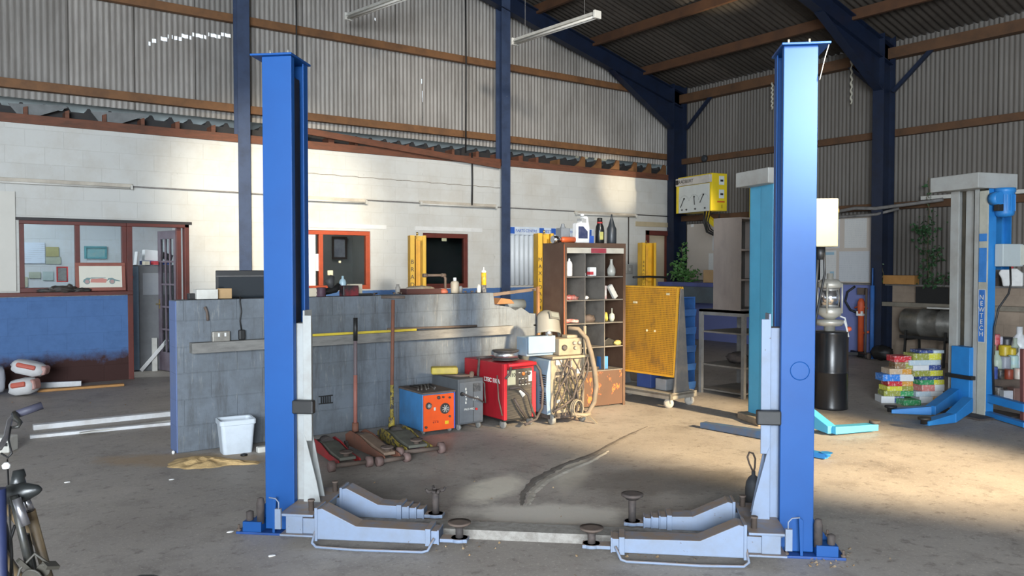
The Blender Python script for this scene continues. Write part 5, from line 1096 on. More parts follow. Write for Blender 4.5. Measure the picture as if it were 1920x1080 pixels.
# ------------------------------------------------------------------ wall-mounted tester
m_ty = M('tester_yellow', (.80, .60, .02), (.5, .35, .03), .3, 4, .5)
ts = thing('engine_tester', 'yellow engine tester with a white three-dial face hung in the far right corner', 'engine tester', (12.19, 10.29, 2.64), R(-10)); TL, TDp, THh = 1.04, .40, .72
b = B(); b.prism([(0, .0), (TL, 0), (TL, THh), (0, THh)], .03, TDp, 'yz'); b.done('case', m_ty, ts, bevel=.01)
B().box(0, .03, .04, TL - .06, .0, .53).done('dial_face', M('tester_white', (.62, .65, .62), (.5, .5, .48), .4, 4), ts, bevel=.004)
B().box(-.03, .03, 0, TL, .54, THh - .03).done('header_strip', M('header_cream', (.60, .56, .50)), ts, bevel=.004)
b = B(); b.prism([(0, 0), (.03, 0), (.03, .55), (0, .55)], .0, .03, 'yz'); b.prism([(TL, 0), (TL - .04, 0), (TL - .08, .55), (TL, .55)], -.01, .03, 'yz'); b.done('side_wing', m_ty, ts)
B().box(0, .30, -.01, -.002, 0, .0)  # nothing visible
text('lettering', 'BRADBURY', .10, m_blk, ts, (-.031, TL - .30, .615), (R(90), 0, R(-90)))
B().box(-.034, -.03, TL - .09, TL - .01, .57, .66).done('logo_square', m_blk, ts)
for (yy, zz, dy, dz) in ((.80, .28, .11, -.17), (.49, .30, -.02, -.16), (.21, .32, .10, -.15)):
    b = B(); b.beam((-.008, yy, zz), (-.008, yy + dy, zz + dz), .008, .012); b.lathe([(.02, 0), (.018, .01)], (0, yy, zz), 12, axis=(-1, 0, 0)); b.done('needle', m_blk, ts)
    b = B()
    for q in range(13):
        a = R(200 + q * 11.6); b.sweep([(-.004, yy + .0 + math.cos(a) * .15, .18 - math.sin(a) * .15 * 1.0), (-.004, yy + math.cos(a) * .17, .18 - math.sin(a) * .17)], .0025, 4)
    b.done('dial_scale', M('scale_grey', (.30, .32, .30)), ts)
for yy in (.86, .72, .45, .16): b = B(); b.lathe([(.018, 0), (.015, .02)], (0, yy, .06), 12, axis=(-1, 0, 0)); b.done('knob', m_dial, ts)
for zz in (.50, .24): B().box(.20, .33, -.004, 0.03, zz, zz + .17).done('meter', M('meter_white', (.70, .74, .70)), ts, bevel=.006); B().box(.23, .30, -.007, .0, zz + .06, zz + .10).done('meter_window', m_blk, ts)
B().box(.16, .34, -.003, .03, .16, .19).done('orange_print', M('print_orange', (.65, .15, .02)), ts); b = B(); b.lathe([(.02, 0), (.018, .015)], (.34, .03, .08), 12, axis=(0, -1, 0)); b.done('red_knob', M('label_red', (.55, .05, .06)), ts); B().box(.27, .28, -.002, .03, .05, .12).done('switch_line', m_blk, ts)
b = B(); b.beam((.15, .30, 0), (.15, .30, -.14), .08, .08); b.beam((.15, .30, -.10), (.15, -.1, -.34), .09, .09); b.beam((.15, -.1, -.34), (1.0, -.1, -.34), .07, .07); b.box(.9, 1.14, -.13, -.07, -.38, .6); b.done('wall_bracket', m_ty, ts)
b = B()
for q in range(3): b.sweep([(.05 + .03 * q, .22 - .05 * q, .0), (.04, .24 - .06 * q, -.20), (.05, .16 - .05 * q, -.40 + .03 * q), (.06, .0, -.46 + .04 * q), (.07, -.10, -.36), (.08, -.16, -.15 + .04 * q)], .022 - .005 * q, 8)
b.done('cables', m_rubber, ts)
# ------------------------------------------------------------------ second two-post lift, cyan and grey
m_cyan = M('cyan_lift_paint', (.065, .34, .55), (.045, .25, .42), .5, 2.5, .5, chips=(.14, .11, .09), chip_amt=.72)
m_cgrey = M('grey_lift_paint', (.34, .35, .34), (.22, .20, .17), .6, 3, .5, chips=(.14, .11, .09), chip_amt=.72)
m_blue3 = M('deep_sky_blue_paint', (.02, .19, .50), (.015, .10, .30), .5, 4, .45, chips=(.10, .09, .08), chip_amt=.72)
L2 = thing('two_post_lift', 'older two-post car lift with one cyan and one grey post, behind the foreground lift', 'car lift', (8.98, 3.91, 0), R(-18))
# grey post: local x away from the lift centre, y away from the camera
PZ = 2.40; m_groove = M('greasy_groove', (.05, .045, .035), (.12, .10, .07), .6, 4)
b = B(); b.box(.03, .14, .49, .50, 0, PZ).box(.03, .05, .40, .49, 0, PZ).box(.13, .14, .03, .50, 0, PZ).done('post', m_cgrey, L2)
B().box(.095, .13, .26, .36, .0, PZ).done('post_web', m_cgrey, L2); B().box(.11, .13, .06, .26, 0, PZ).box(.11, .13, .36, .42, 0, PZ).done('grease_groove', m_groove, L2)
B().box(.03, .045, .145, .19, 0, PZ).done('inner_rail', m_cgrey, L2)
b = B(); b.box(.03, .045, .03, .13, 0, PZ - .02); o = b.done('front_strip', M('worn_cream_paint', (.42, .42, .36), (.20, .19, .16), .6, 2.5), L2)
B().box(.046, .145, .028, .036, 0, PZ).done('outer_flange', m_blue3, L2)
o = B().box(.024, .03, .04, .12, .79, 1.34).done('name_plate', M('name_plate_blue', (.035, .16, .50)), L2)
for s_, e_ in (((.79), (1.34)),): B().box(.022, .024, .037, .041, .785, 1.345).box(.022, .024, .119, .123, .785, 1.345).box(.022, .024, .037, .123, .785, .79).box(.022, .024, .037, .123, 1.34, 1.345).done('plate_border', m_wtxt, o)
text('lettering', '\n'.join('NEWTECH'), .07, m_wtxt, o, (.021, .08, 1.065), (R(90), 0, R(-90)), sp=.92)
B().box(.024, .03, .035, .125, 1.42, 1.78).box(.024, .03, .035, .125, 1.85, 1.93).done('blue_sticker', M('sticker_blue', (.04, .20, .55)), L2)
b = B(); b.box(-.02, .20, .18, .42, .05, .72); b.done('carriage', m_blue3, L2, bevel=.006); B().box(-.06, .0, .12, .46, .38, .42).done('carriage_bar', m_rubber, L2)
B().box(-.14, .40, -.0, .62, PZ, PZ + .16).done('top_box', m_cgrey, L2, bevel=.006)
B().box(-.2, .45, -.12, .7, 0, .02).done('base_plate', m_dusty, L2)
# motor, rear blue channel, electrical box
b = B(); b.lathe([(.06, -.30), (.085, -.28), (.09, -.26), (.09, -.05), (.10, -.04), (.10, 0)], (.18, -.04, PZ - .0), 24); o = b.done('motor', m_blue3, L2)
b = B()
for q in range(20): a = 2 * math.pi * q / 20; b.beam((.18 + math.cos(a) * .09, -.04 + math.sin(a) * .09, PZ - .24), (.18 + math.cos(a) * .09, -.04 + math.sin(a) * .09, PZ - .07), .006, .016, (math.cos(a), math.sin(a), 0))
b.done('cooling_fins', m_blue3, o)
b = B(); b.lathe([(.065, -.05), (.07, 0), (.065, .05)], (.06, -.04, PZ - .11), 18, axis=(0, 1, 0)); b.done('gearbox', m_blue3, L2); B().box(.04, .12, -.09, -.03, PZ - .24, PZ - .17).done('terminal_box', m_rubber, L2, bevel=.004)
b = B(); b.box(.42, .56, .28, .30, 1.55, PZ - .02).box(.42, .43, .20, .30, 1.55, PZ - .02).box(.55, .56, .20, .30, 1.55, PZ - .02); b.done('rear_channel', m_blue3, L2)
b = B(); b.box(.12, .40, -.08, .02, 1.585, 1.82); o = b.done('electrical_box', M('pale_grey_box', (.38, .43, .44), (.28, .3, .3), .4, 4), L2, bevel=.008); B().box(.36, .405, -.085, -.08, 1.60, 1.81).done('box_lid', M('pale_cream_box', (.50, .52, .46)), o)
b = B(); b.sweep([(.28, -.03, 1.585), (.28, -.04, 1.40), (.24, -.05, 1.30), (.13, -.03, 1.15), (.10, -.01, .95), (.10, .0, .6), (.12, .0, .2)], .010, 8); b.done('cable', m_rubber, L2)
# arms of the grey post towards the cyan one
def simple_arm(b, pts, w, h0, h1):
    """pts in local xy from heel to toe, height falling from h0 to h1"""
    n = len(pts)
    for i in range(n - 1):
        p = Vector(pts[i]).to_3d(); q = Vector(pts[i + 1]).to_3d(); d = (q - p).normalized(); sd = Vector((-d.y, d.x, 0)) * w / 2
        a0, a1 = h0[i], h0[i + 1]; lo0, lo1 = h1[i], h1[i + 1]
        vs = [p - sd + Vector((0, 0, lo0)), p + sd + Vector((0, 0, lo0)), p + sd + Vector((0, 0, a0)), p - sd + Vector((0, 0, a0)), q - sd + Vector((0, 0, lo1)), q + sd + Vector((0, 0, lo1)), q + sd + Vector((0, 0, a1)), q - sd + Vector((0, 0, a1))]
        b.faces(vs, [(3, 2, 1, 0), (4, 5, 6, 7), (0, 1, 5, 4), (1, 2, 6, 5), (2, 3, 7, 6), (3, 0, 4, 7)])
inv = Matrix.Rotation(R(18), 3, 'Z')
def l2(px, py, z=0): v = fl(px, py, z) - Vector((8.98, 3.91, 0)); v = inv @ v; return (v.x, v.y)
for (heel, bend, toe, lab) in ((l2(1815, 752, .22), l2(1783, 778, .12), l2(1733, 795, .06), 0), (l2(1790, 735, .22), l2(1745, 768, .10), l2(1670, 772, .06), 1)):
    b = B(); simple_arm(b, [heel, bend, toe], .10, [.26, .14, .09], [.12, .05, .05]); o = b.done('swing_arm', m_blue3, L2, bevel=.004)
    b = B(); b.lathe([(.035, 0), (.035, .04), (.06, .045), (.06, .065)], (toe[0], toe[1], .06), 16); b.done('lifting_pad', m_rubber, o)
b = B(); h1_ = l2(1845, 762, .1); h2_ = l2(1925, 800, .02); simple_arm(b, [h1_, h2_], .07, [.06, .06], [.01, .01]); h3 = l2(1850, 745, .2); h4 = l2(1925, 765, .18); simple_arm(b, [h3, h4], .08, [.24, .22], [.16, .14]); simple_arm(b, [h1_, h3], .06, [.24, .24], [.02, .02]); b.done('outer_frame', m_blue3, L2, bevel=.004)
# cyan post
c18, s18 = math.cos(R(-18)), math.sin(R(-18))
q = inv @ (Vector((6.81, 4.92, 0)) - Vector((8.98, 3.91, 0))); cx0, cy0 = q.x, q.y
b = B(); b.box(cx0, cx0 + .01, cy0, cy0 + .45, 0, PZ).box(cx0, cx0 + .14, cy0, cy0 + .01, 0, PZ).box(cx0, cx0 + .14, cy0 + .44, cy0 + .45, 0, PZ); b.done('post', m_cyan, L2)
b = B(); b.prism([(cx0 - .03, cy0 + .02), (cx0, cy0 + .0), (cx0, cy0 + .24), (cx0 - .012, cy0 + .24)], .05, PZ, 'xy'); b.done('post_rib', m_cyan, L2)
B().box(cx0 - .14, cx0 + .25, cy0 - .05, cy0 + .50, PZ, PZ + .15).done('top_box', m_cgrey, L2, bevel=.006)
b = B(); b.prism([(cx0 - .16, cy0 + .05), (cx0 + .25, cy0 + .02), (cx0 + .2, cy0 + .5), (cx0 - .10, cy0 + .5)], 0, .07, 'xy'); b.done('concrete_foot', M('crumbling_concrete', (.25, .20, .14), (.14, .11, .08), .8, 9, .9, bmp=.8), L2, bevel=.01)
b = B(); a1 = l2(1318, 793, .05); a2 = l2(1442, 815, .05); simple_arm(b, [a1, a2], .09, [.06, .08], [.01, .01]); b.done('swing_arm', M('dark_blue_dusty', (.05, .11, .22), (.12, .10, .08), .8, 6, .7), L2)
b = B(); a1 = l2(1500, 775, .14); a2 = l2(1560, 803, .07); a3 = l2(1640, 798, .06); simple_arm(b, [a1, a2, a3], .10, [.26, .09, .08], [.06, .02, .02]); o = b.done('swing_arm', m_cyan, L2, bevel=.004); b = B(); b.lathe([(.05, 0), (.05, .03)], (a3[0], a3[1], .08), 16); b.done('lifting_pad', m_dusty, o)
b = B(); a1 = l2(1480, 838, .05); a2 = l2(1550, 853, .04); simple_arm(b, [a1, a2], .06, [.06, .05], [.01, .01]); b.lathe([(.03, 0), (.03, .02), (.05, .03)], (a2[0], a2[1], .03), 14); b.done('short_arm', m_blue3, L2)
# ------------------------------------------------------------------ grease drum and air pump
dr = thing('grease_drum', 'glossy black steel drum standing behind the right lift post', 'drum', (8.21, 5.20, 0))
m_drum = M('glossy_black_drum', (.012, .012, .014), (.03, .03, .03), .4, 4, .28)
b = B(); b.lathe([(.178, 0), (.182, .01), (.178, .03), (.178, .40), (.183, .41), (.178, .42), (.178, .84), (.182, .86), (.17, .865), (.02, .865)], (0, 0, 0), 36); b.done('drum_body', m_drum, dr)
b = B(); b.lathe([(.02, 0), (.02, .02)], (.179, -.03, .1), 10, axis=(1, -.5, 0)); b.done('bung', m_bw, dr)
pm = thing('air_pump', 'silver and cream air-driven pump mounted on the black drum', 'pump', (8.17, 5.20, .868))
m_alu = M('pump_cream_alloy', (.55, .53, .47), (.35, .33, .28), .5, 6, .45, .4)
b = B(); b.lathe([(.06, 0), (.06, .05), (.13, .06), (.15, .09), (.15, .12), (.05, .13)], (0, 0, 0), 20); b.done('mount_flange', m_alu, pm)
b = B(); b.lathe([(.05, .13), (.12, .18), (.125, .21), (.125, .25), (.11, .26)], (0, 0, 0), 28); b.done('end_casting', m_alu, pm); b = B(); b.lathe([(.11, .48), (.125, .49), (.125, .53), (.09, .57), (.035, .58), (.035, .64)], (0, 0, 0), 28); b.done('end_casting', m_alu, pm)
b = B(); b.lathe([(.108, .26), (.108, .48)], (0, 0, 0), 32); b.done('cylinder', M('polished_steel', (.75, .76, .80), None, .1, 5, .16, .95), pm)
for q in range(4): a = R(20 + 90 * q); b = B(); b.cyl((math.cos(a) * .13, math.sin(a) * .13, .20), (math.cos(a) * .13, math.sin(a) * .13, .53), .009, seg=8); b.done('tie_rod', m_alu, pm)
b = B(); b.sweep([(.12, -.05, .16), (.17, -.08, .14), (.19, -.09, .05), (.18, -.1, -.03)], .010, 8); b.sweep([(.06, -.14, .12), (.07, -.16, .05), (.10, -.17, -.06)], .010, 8); b.done('hose', m_bw, pm)
b = B(); b.lathe([(.02, 0), (.03, .02), (.02, .05)], (.14, -.12, .015), 12, axis=(.6, -.6, .2)); b.done('red_valve', M('orange_red_plastic', (.7, .12, .05)), pm)
# ------------------------------------------------------------------ poster board on the right wall
r = thing('poster_board', 'pale board of wall charts covering the lower cladding in the far right corner', 'poster board', (13.40, 7.75, 1.285))
B().box(0, .03, 0, 4.2, 0, 1.19).done('board', M('pale_pinboard', (.52, .46, .40), (.42, .38, .34), .4, 2), r)
def chart_mat(name, tint):
    m, nt, bb = base_mat(name); s_ = sep(nt, objvec(nt)); l = math_(nt, 'SINE', math_(nt, 'MULTIPLY', s_[2], 190)); n_ = noise(nt, objvec(nt, (1, 9, 1)), 6, 3)
    f_ = math_(nt, 'MULTIPLY', ramp(nt, l, .3, .7), ramp(nt, n_, .45, .6)); nt.links.new(mixc(nt, math_(nt, 'MULTIPLY', f_, .35), tint, (.30, .34, .38)), bb.inputs['Base Color']); bb.inputs['Roughness'].default_value = .6; return m
ch = [chart_mat('wall_chart_white', (.62, .62, .60)), chart_mat('wall_chart_blue', (.30, .46, .56)), chart_mat('wall_chart_grey', (.54, .56, .58))]
for (y0, y1, z0, z1, k_) in ((.08, .50, .62, 1.14, 0), (.60, .95, .62, 1.14, 2), (.02, .60, .02, .56, 2), (.66, 1.08, .04, .58, 0), (.98, 1.08, .04, .50, 1), (1.15, 1.6, .10, 1.0, 2), (2.4, 2.62, .60, 1.10, 1), (2.0, 2.38, .55, 1.1, 0), (2.66, 3.5, .62, 1.12, 2), (2.0, 2.6, .05, .50, 0), (2.65, 3.1, .05, .50, 2), (3.15, 3.6, .10, .56, 0)):
    B().box(-.004, 0, y0, y1, z0, z1).done('wall_chart', ch[k_], r)
for (y0, y1, z0, z1) in ((.70, .95, .50, .55), (.70, .78, .10, .2)): B().box(-.007, -.004, y0, y1, z0, z1).done('blue_heading', ch[1], r)
b = B(); b.box(-.02, .0, 4.02, 4.08, 1.13, 1.19); b.done('clip', m_bw, r)
# conduits along the right wall
b = B(); b.sweep([(13.35, 9.5, 2.50), (13.33, 8.6, 2.53), (13.3, 8.0, 2.60), (13.12, 7.5, 2.56), (13.3, 6.9, 2.62), (13.35, 6.5, 2.66)], .03, 8); b.sweep([(13.33, 9.4, 2.44), (13.3, 8.2, 2.46), (13.12, 7.5, 2.46), (13.3, 7.2, 2.55)], .025, 8); tag(b.done('cable_bundle', m_conduit), 'dusty cable bundle crossing the right-hand navy column', 'cable')
tag(B().box(13.42, 13.5, 5.2, 6.9, 2.68, 2.74).done('white_rail', m_white), 'white rail lying along the timber above the climbing plant', 'rail')
b = B(); b.lathe([(.07, 0), (.075, .04), (.05, .07)], (13.50, 11.55, 3.86), 16, axis=(-1, 0, 0)); tag(b.done('bell', M('dark_bell', (.03, .035, .04))), 'round dark bell on the timber rail right of the far corner column', 'bell')
# ------------------------------------------------------------------ things along the right wall
tag(B().box(-.08, .08, -.27, .27, 0, .15).done('wooden_box', M('orange_wood', (.48, .24, .07), (.3, .14, .04), .6, 6), loc=(13.33, 7.17, 1.278), bevel=.005), 'orange wooden box on the wall ledge right of the navy column', 'box')
def foliage(name, label, cat, loc, segs, seed, lmat, smat, leaf=.05, group=None):
    rr = random.Random(seed); r = thing(name, label, cat, loc, group=group); b = B(); lf = B()
    for (p0, p1, n, spread) in segs:
        p0 = Vector(p0); p1 = Vector(p1); pts = [p0.lerp(p1, i / 6) + Vector((rr.uniform(-.02, .02), rr.uniform(-.03, .03), 0)) for i in range(7)]; b.sweep(pts, .006, 5)
        for i in range(n):
            c = p0.lerp(p1, rr.random()) + Vector((rr.gauss(0, spread * .5), rr.gauss(0, spread), rr.gauss(0, spread * .4))); q = Euler((rr.uniform(0, 6), rr.uniform(-1, 1), rr.uniform(0, 6))).to_matrix(); l_ = leaf * rr.uniform(.6, 1.3)
            lf.faces([c, c + q @ Vector((l_ * .45, l_ * .35, .01)), c + q @ Vector((l_, 0, 0)), c + q @ Vector((l_ * .45, -l_ * .35, .01))], [(0, 1, 2, 3)])
    b.done('stem', smat, r); lo = lf.done('leaves', lmat, r, recalc=False); lo['kind'] = 'stuff'; return r
m_leaf = M('leaf_green', (.08, .20, .05), (.04, .10, .03), .6, 9, .5, bmp=0); m_leafd = M('leaf_dark_green', (.045, .12, .045), (.03, .07, .03), .6, 9, .5, bmp=0); m_stem = M('plant_stem', (.12, .10, .05))
foliage('climbing_plant', 'green climbing plant growing up the cladding left of the grey lift post', 'plant', (13.33, 6.72, 1.278), [((0, .0, 0), (0, .02, 1.15), 170, .10), ((0, -.02, .2), (0, -.2, .6), 40, .06), ((0, .0, .85), (0, .2, .95), 60, .06), ((0, .02, 1.1), (0, .0, 1.75), 12, .03), ((0, -.1, .0), (0, -.3, .15), 60, .09)], 4, m_leafd, m_stem, .07)
foliage('leafy_weed', 'bushy green weed growing by the far corner column above the blue bench', 'plant', (12.85, 11.55, 1.252), [((0, 0, 0), (.02, .12, .35), 170, .13), ((0, .1, .1), (.1, .12, .78), 70, .06), ((0, -.1, 0), (0, -.35, .2), 50, .08)], 6, m_leaf, m_stem, .09)
foliage('leafy_weed', 'thin sprig beside the orange wooden box on the wall ledge', 'plant', (13.30, 7.48, 1.278), [((0, 0, 0), (-.1, -.05, .35), 12, .03)], 8, m_leafd, m_stem, .04)
# white jug with red cap on the ledge at the right
r = thing('screenwash_jug', 'white jug with a red cap on the wall ledge, far right', 'jug', (13.30, 5.45, 1.278), .3)
b = B(); b.prism([(-.16, 0), (.10, 0), (.12, .12), (.16, .2), (.12, .27), (-.08, .27), (-.16, .20)], -.08, .08, 'yz'); b.done('jug_body', m_bw, r, bevel=.02); b = B(); b.lathe([(.03, .27), (.03, .31)], (0, .0, 0), 14); b.done('cap', M('label_red', (.55, .05, .06)), r)
tag(B().box(-.09, .06, -.3, .3, 0, .12).done('brown_parcel', m_dirt, loc=(13.36, 5.98, 1.278), bevel=.01), 'dusty brown parcel on the wall ledge behind the grey electrical box', 'parcel')
# panels on the wall
tag(B().box(13.40, 13.49, 6.42, 6.95, .93, 1.24).done('wall_plaque', m_rubber), 'black panel fixed to the wall below the climbing plant', 'panel')
tag(B().box(13.40, 13.49, 5.85, 6.10, .78, 1.22).done('brown_hatch', M('dull_brown_panel', (.14, .07, .05))), 'dull brown panel on the wall right of the grey lift post', 'panel')
b = B(); b.blob((13.3, 5.95, .93), (.06, .12, .07), 3, .4); tag(b.done('crumpled_paper', m_bw), 'crumpled cream paper tucked on the ledge below the brown panel', 'paper')
# oil drum lying on a stand
r = thing('oil_drum', 'grey oil drum lying on its side on a black stand by the right wall', 'drum', (13.08, 6.95, 0))
b = B(); b.lathe([(.21, 0), (.22, .01), (.22, .28), (.228, .29), (.228, .31), (.22, .32), (.22, .58), (.228, .59), (.228, .61), (.22, .62), (.22, .88), (.21, .89)], (0, 0, .67), 32, axis=(0, -1, 0)); b.done('drum_body', M('streaked_grey_drum', (.30, .29, .26), (.04, .038, .035), .95, 2.2, .4, .5), r)
for yy in (-.12, -.75):
    b = B(); b.beam((-.26, yy, 0), (-.20, yy, .55), .03, .03).beam((.26, yy, 0), (.20, yy, .55), .03, .03).beam((-.24, yy, .40), (.24, yy, .40), .03, .03); b.done('stand_leg', m_rubber, r)
b = B(); b.beam((-.2, -.02, .44), (-.2, -.86, .44), .03, .05).beam((.2, -.02, .44), (.2, -.86, .44), .03, .05); b.done('stand_rail', m_rubber, r)
tag(B().box(12.98, 13.25, 6.12, 6.55, .905, .93).done('round_tray', m_white), 'white tray resting on top of the lying oil drum', 'lid')
# red engine crane leg / jack, blue pole and hose
r = thing('engine_crane', 'slim orange-red upright hydraulic jack on small feet against the blue wall', 'jack', (13.20, 7.80, 0))
m_or = M('orange_red_paint', (.62, .10, .03), (.35, .06, .03), .5, 5)
b = B(); b.lathe([(.05, .1), (.05, .75), (.06, .76), (.06, .95), (.03, 1.02)], (0, 0, 0), 16); b.done('cylinder', m_or, r); B().box(-.055, .055, -.055, .055, .72, .80).done('white_band', m_bw, r); 
b = B(); b.beam((-.3, -.28, .06), (.2, .28, .06), .05, .05).beam((.2, -.28, .06), (-.3, .28, .06), .05, .05).lathe([(.06, 0), (.06, .1)], (0, 0, 0), 12); b.done('base', m_rubber, r)
b = B(); b.sweep([(0, .12, .85), (0, .0, .9), (0, -.12, .85)], .015, 8).sweep([(0, -.16, .45), (0, -.05, .42)], .02, 8); b.done('lugs', m_or, r)
for yy in (-.3, .25): b = B(); b.lathe([(.02, -.02), (.055, -.015), (.055, .015), (.02, .02)], (-.25, yy, .055), 14, axis=(0, 1, 0)); b.done('castor', m_dirt, r)
b = B(); b.sweep([(13.42, 8.05 + .0, 1.22), (13.40, 8.18, 1.12), (13.40, 8.22, .95), (13.40, 8.12, .80), (13.40, 8.0, .76)], .02, 8); tag(b.done('rubber_hose', m_rubber), 'black hose loop hanging on the blue wall above the orange-red jack', 'hose')
b = B(); b.sweep([(13.38, 7.72, 1.10), (13.36, 7.62, 1.12), (13.36, 7.55, 1.18)], .02, 8); b.box(13.34, 13.40, 7.82, 7.96, 1.08, 1.2); tag(b.done('hose_bracket', m_dirt), 'rusty bracket on the blue wall above the orange-red jack', 'bracket')
b = B(); b.cyl((13.12, 7.55, 0), (13.12, 7.55, 1.25), .035, seg=12); b.cyl((13.12, 7.55, 1.25), (13.12, 7.55, 1.55), .012, seg=8); tag(b.done('blue_pole', M('mid_blue_paint', (.04, .15, .45), (.03, .05, .1), .5, 5)), 'blue pole standing against the right-hand navy column', 'pole')
b = B(); b.cyl((13.14, 7.68, 0), (13.16, 7.68, 1.2), .02, seg=8); tag(b.done('rusty_pipe', m_dirt), 'thin rusty pipe standing left of the blue pole', 'pipe')
b = B(); b.blob((13.0, 7.30, .13), (.12, .18, .13), 2, .3); tag(b.done('black_sack', m_rubber), 'black lump on the floor at the foot of the blue pole', 'sack')
b = B(); b.prism([(8.15, 0), (8.30, 0), (8.25, .12), (8.32, .30), (8.22, .16)], 13.1, 13.2, 'yz'); tag(b.done('black_wedge', m_rubber), 'pointed black wedge on the floor left of the orange-red jack', 'wedge')
# ------------------------------------------------------------------ stacked boxes of parts
def spine_mat(i, c1, c2):
    m, nt, bb = base_mat('printed_carton_%d' % i); s_ = sep(nt, objvec(nt)); f_ = math_(nt, 'GREATER_THAN', s_[0], .02); n_ = noise(nt, objvec(nt), 40, 2); c = mixc(nt, f_, c1, c2); c = mixc(nt, math_(nt, 'MULTIPLY', ramp(nt, n_, .52, .6), .35), c, (.75, .75, .7)); nt.links.new(c, bb.inputs['Base Color']); bb.inputs['Roughness'].default_value = .5; return m
WHT, YEL, GRN, OLV, RED, BLU, NAV, TAN_, BRN, PAL, ORG, PNK = (.62, .64, .66), (.62, .60, .05), (.04, .28, .10), (.28, .30, .05), (.50, .02, .03), (.03, .20, .62), (.03, .06, .22), (.50, .38, .26), (.22, .13, .05), (.45, .55, .62), (.60, .28, .04), (.58, .20, .18)
DQ = 9.35; fx, fy = _fw
def boxat(pxc, D, z): v = dep(pxc, 600, D); return Vector((v.x, v.y, z))
n_i = 0
def stack(rows, label_tail, grp, D=DQ):
    global n_i
    z = 0.001
    for (pxc, wpx, h, rz, c1, c2, lab) in rows:
        W = wpx * D / FPX; p = boxat(pxc, D, z); o = B().box(-W / 2, W / 2, -.0, .20, 0, h).done('parts_carton', spine_mat(n_i, c1, c2), loc=p, rz=-YAW + R(rz), bevel=.002); n_i += 1
        tag(o, lab, 'box', grp); z += h + .0015
stack([(1676, 42, .078, -4, WHT, NAV, 'white and navy carton at the bottom of the left stack'), (1687, 54, .060, -5, OLV, GRN, 'olive and green carton second from the bottom of the left stack'), (1690, 50, .055, 3, YEL, OLV, 'yellow-ended carton third from the bottom of the left stack'),
       (1690, 46, .055, -3, RED, ORG, 'red and orange carton midway up the left stack'), (1686, 58, .078, 0, BLU, WHT, 'bright blue and white carton jutting left from the left stack'), (1690, 42, .065, 2, TAN_, ORG, 'tan carton third from the top of the left stack'), (1696, 32, .075, -6, BRN, OLV, 'small brown carton just under the red top one'), (1694, 32, .070, 0, RED, RED, 'plain red carton on top of the left stack')], '', 'cartons in the left stack')
stack([(1713, 34, .060, 4, GRN, GRN, 'green carton on the floor between the two carton stacks')], '', 'cartons in the right stack', 9.33 - .14)
stack([(1748, 44, .075, 2, WHT, ORG, 'white and orange carton at the bottom of the right stack'), (1745, 54, .060, 6, PAL, WHT, 'dusty pale carton second from the bottom of the right stack'), (1752, 46, .075, 8, PNK, WHT, 'pink and white carton third from the bottom of the right stack'), (1750, 50, .055, 9, GRN, YEL, 'green carton with a yellow end, below the navy one in the right stack'), (1748, 50, .040, 7, NAV, NAV, 'thin navy carton in the middle of the right stack'),
       (1743, 60, .065, 10, OLV, YEL, 'olive and yellow carton above the thin navy one'), (1740, 56, .060, 6, WHT, NAV, 'white and navy carton fourth from the top of the right stack'), (1736, 64, .060, 8, PAL, PAL, 'pale blue carton third from the top of the right stack'), (1740, 56, .075, 6, OLV, YEL, 'green and bright yellow carton second from the top of the right stack'), (1748, 48, .035, 3, NAV, PAL, 'blue and pale carton on top of the right stack')], '', 'cartons in the right stack', DQ)
# ------------------------------------------------------------------ heap of bottles and cans
def can(name, px, D, z, r_, h, m, lab, cat, prof=None, rz=0, boxy=False):
    r_ *= .84; p = boxat(px, D, z)
    if boxy: o = B().box(-r_, r_, -r_ * .8, r_ * .8, 0, h).done(name, m, loc=p, rz=-YAW + rz, bevel=.006)
    else:
        b = B(); b.lathe(prof or [(r_ * .96, 0), (r_, .006), (r_, h * .94), (r_ * .9, h)], (0, 0, 0), 20); o = b.done(name, m, loc=p, rz=rz)
    return tag(o, lab, cat, 'cans and bottles in the heap')
CM = lambda n, c, d=None: M('heap_' + n, c, d, .5, 14, .4)
b = B(); D0 = 9.6
def jug_prof(r_, h): return [(r_ * .9, 0), (r_, .01), (r_, h * .6), (r_ * .8, h * .75), (r_ * .35, h * .85), (r_ * .35, h)]
wr = thing('storage_crate', 'low dusty crate on the floor carrying the heap of bottles and cans', 'crate', (0, 0, 0)); wr.location = boxat(1885, 9.85, 0); wr.rotation_euler = (0, 0, -YAW)
B().box(-.30, .34, -.02, .3, .0, .22).done('crate_body', m_dirt, wr, bevel=.01)
can('paper_roll', 1856, 9.5, .001, .075, .14, CM('roll', (.50, .46, .33)), 'cream paper roll at the bottom left of the heap of cans', 'roll')
can('oil_can', 1874, 9.5, .001, .06, .17, CM('blackwhite', (.03, .03, .035), (.55, .5, .45)), 'black can with pale lettering in the bottom row of the heap', 'can')
can('white_carton', 1889, 9.42, .001, .065, .14, CM('whitebox', (.60, .62, .68)), 'plain white carton at the front of the heap of cans', 'box', boxy=True)
can('brown_carton', 1910, 9.5, .001, .10, .16, CM('brownbox', (.20, .11, .09)), 'dull brown carton at the bottom right of the heap', 'box', boxy=True)
z1_ = .224
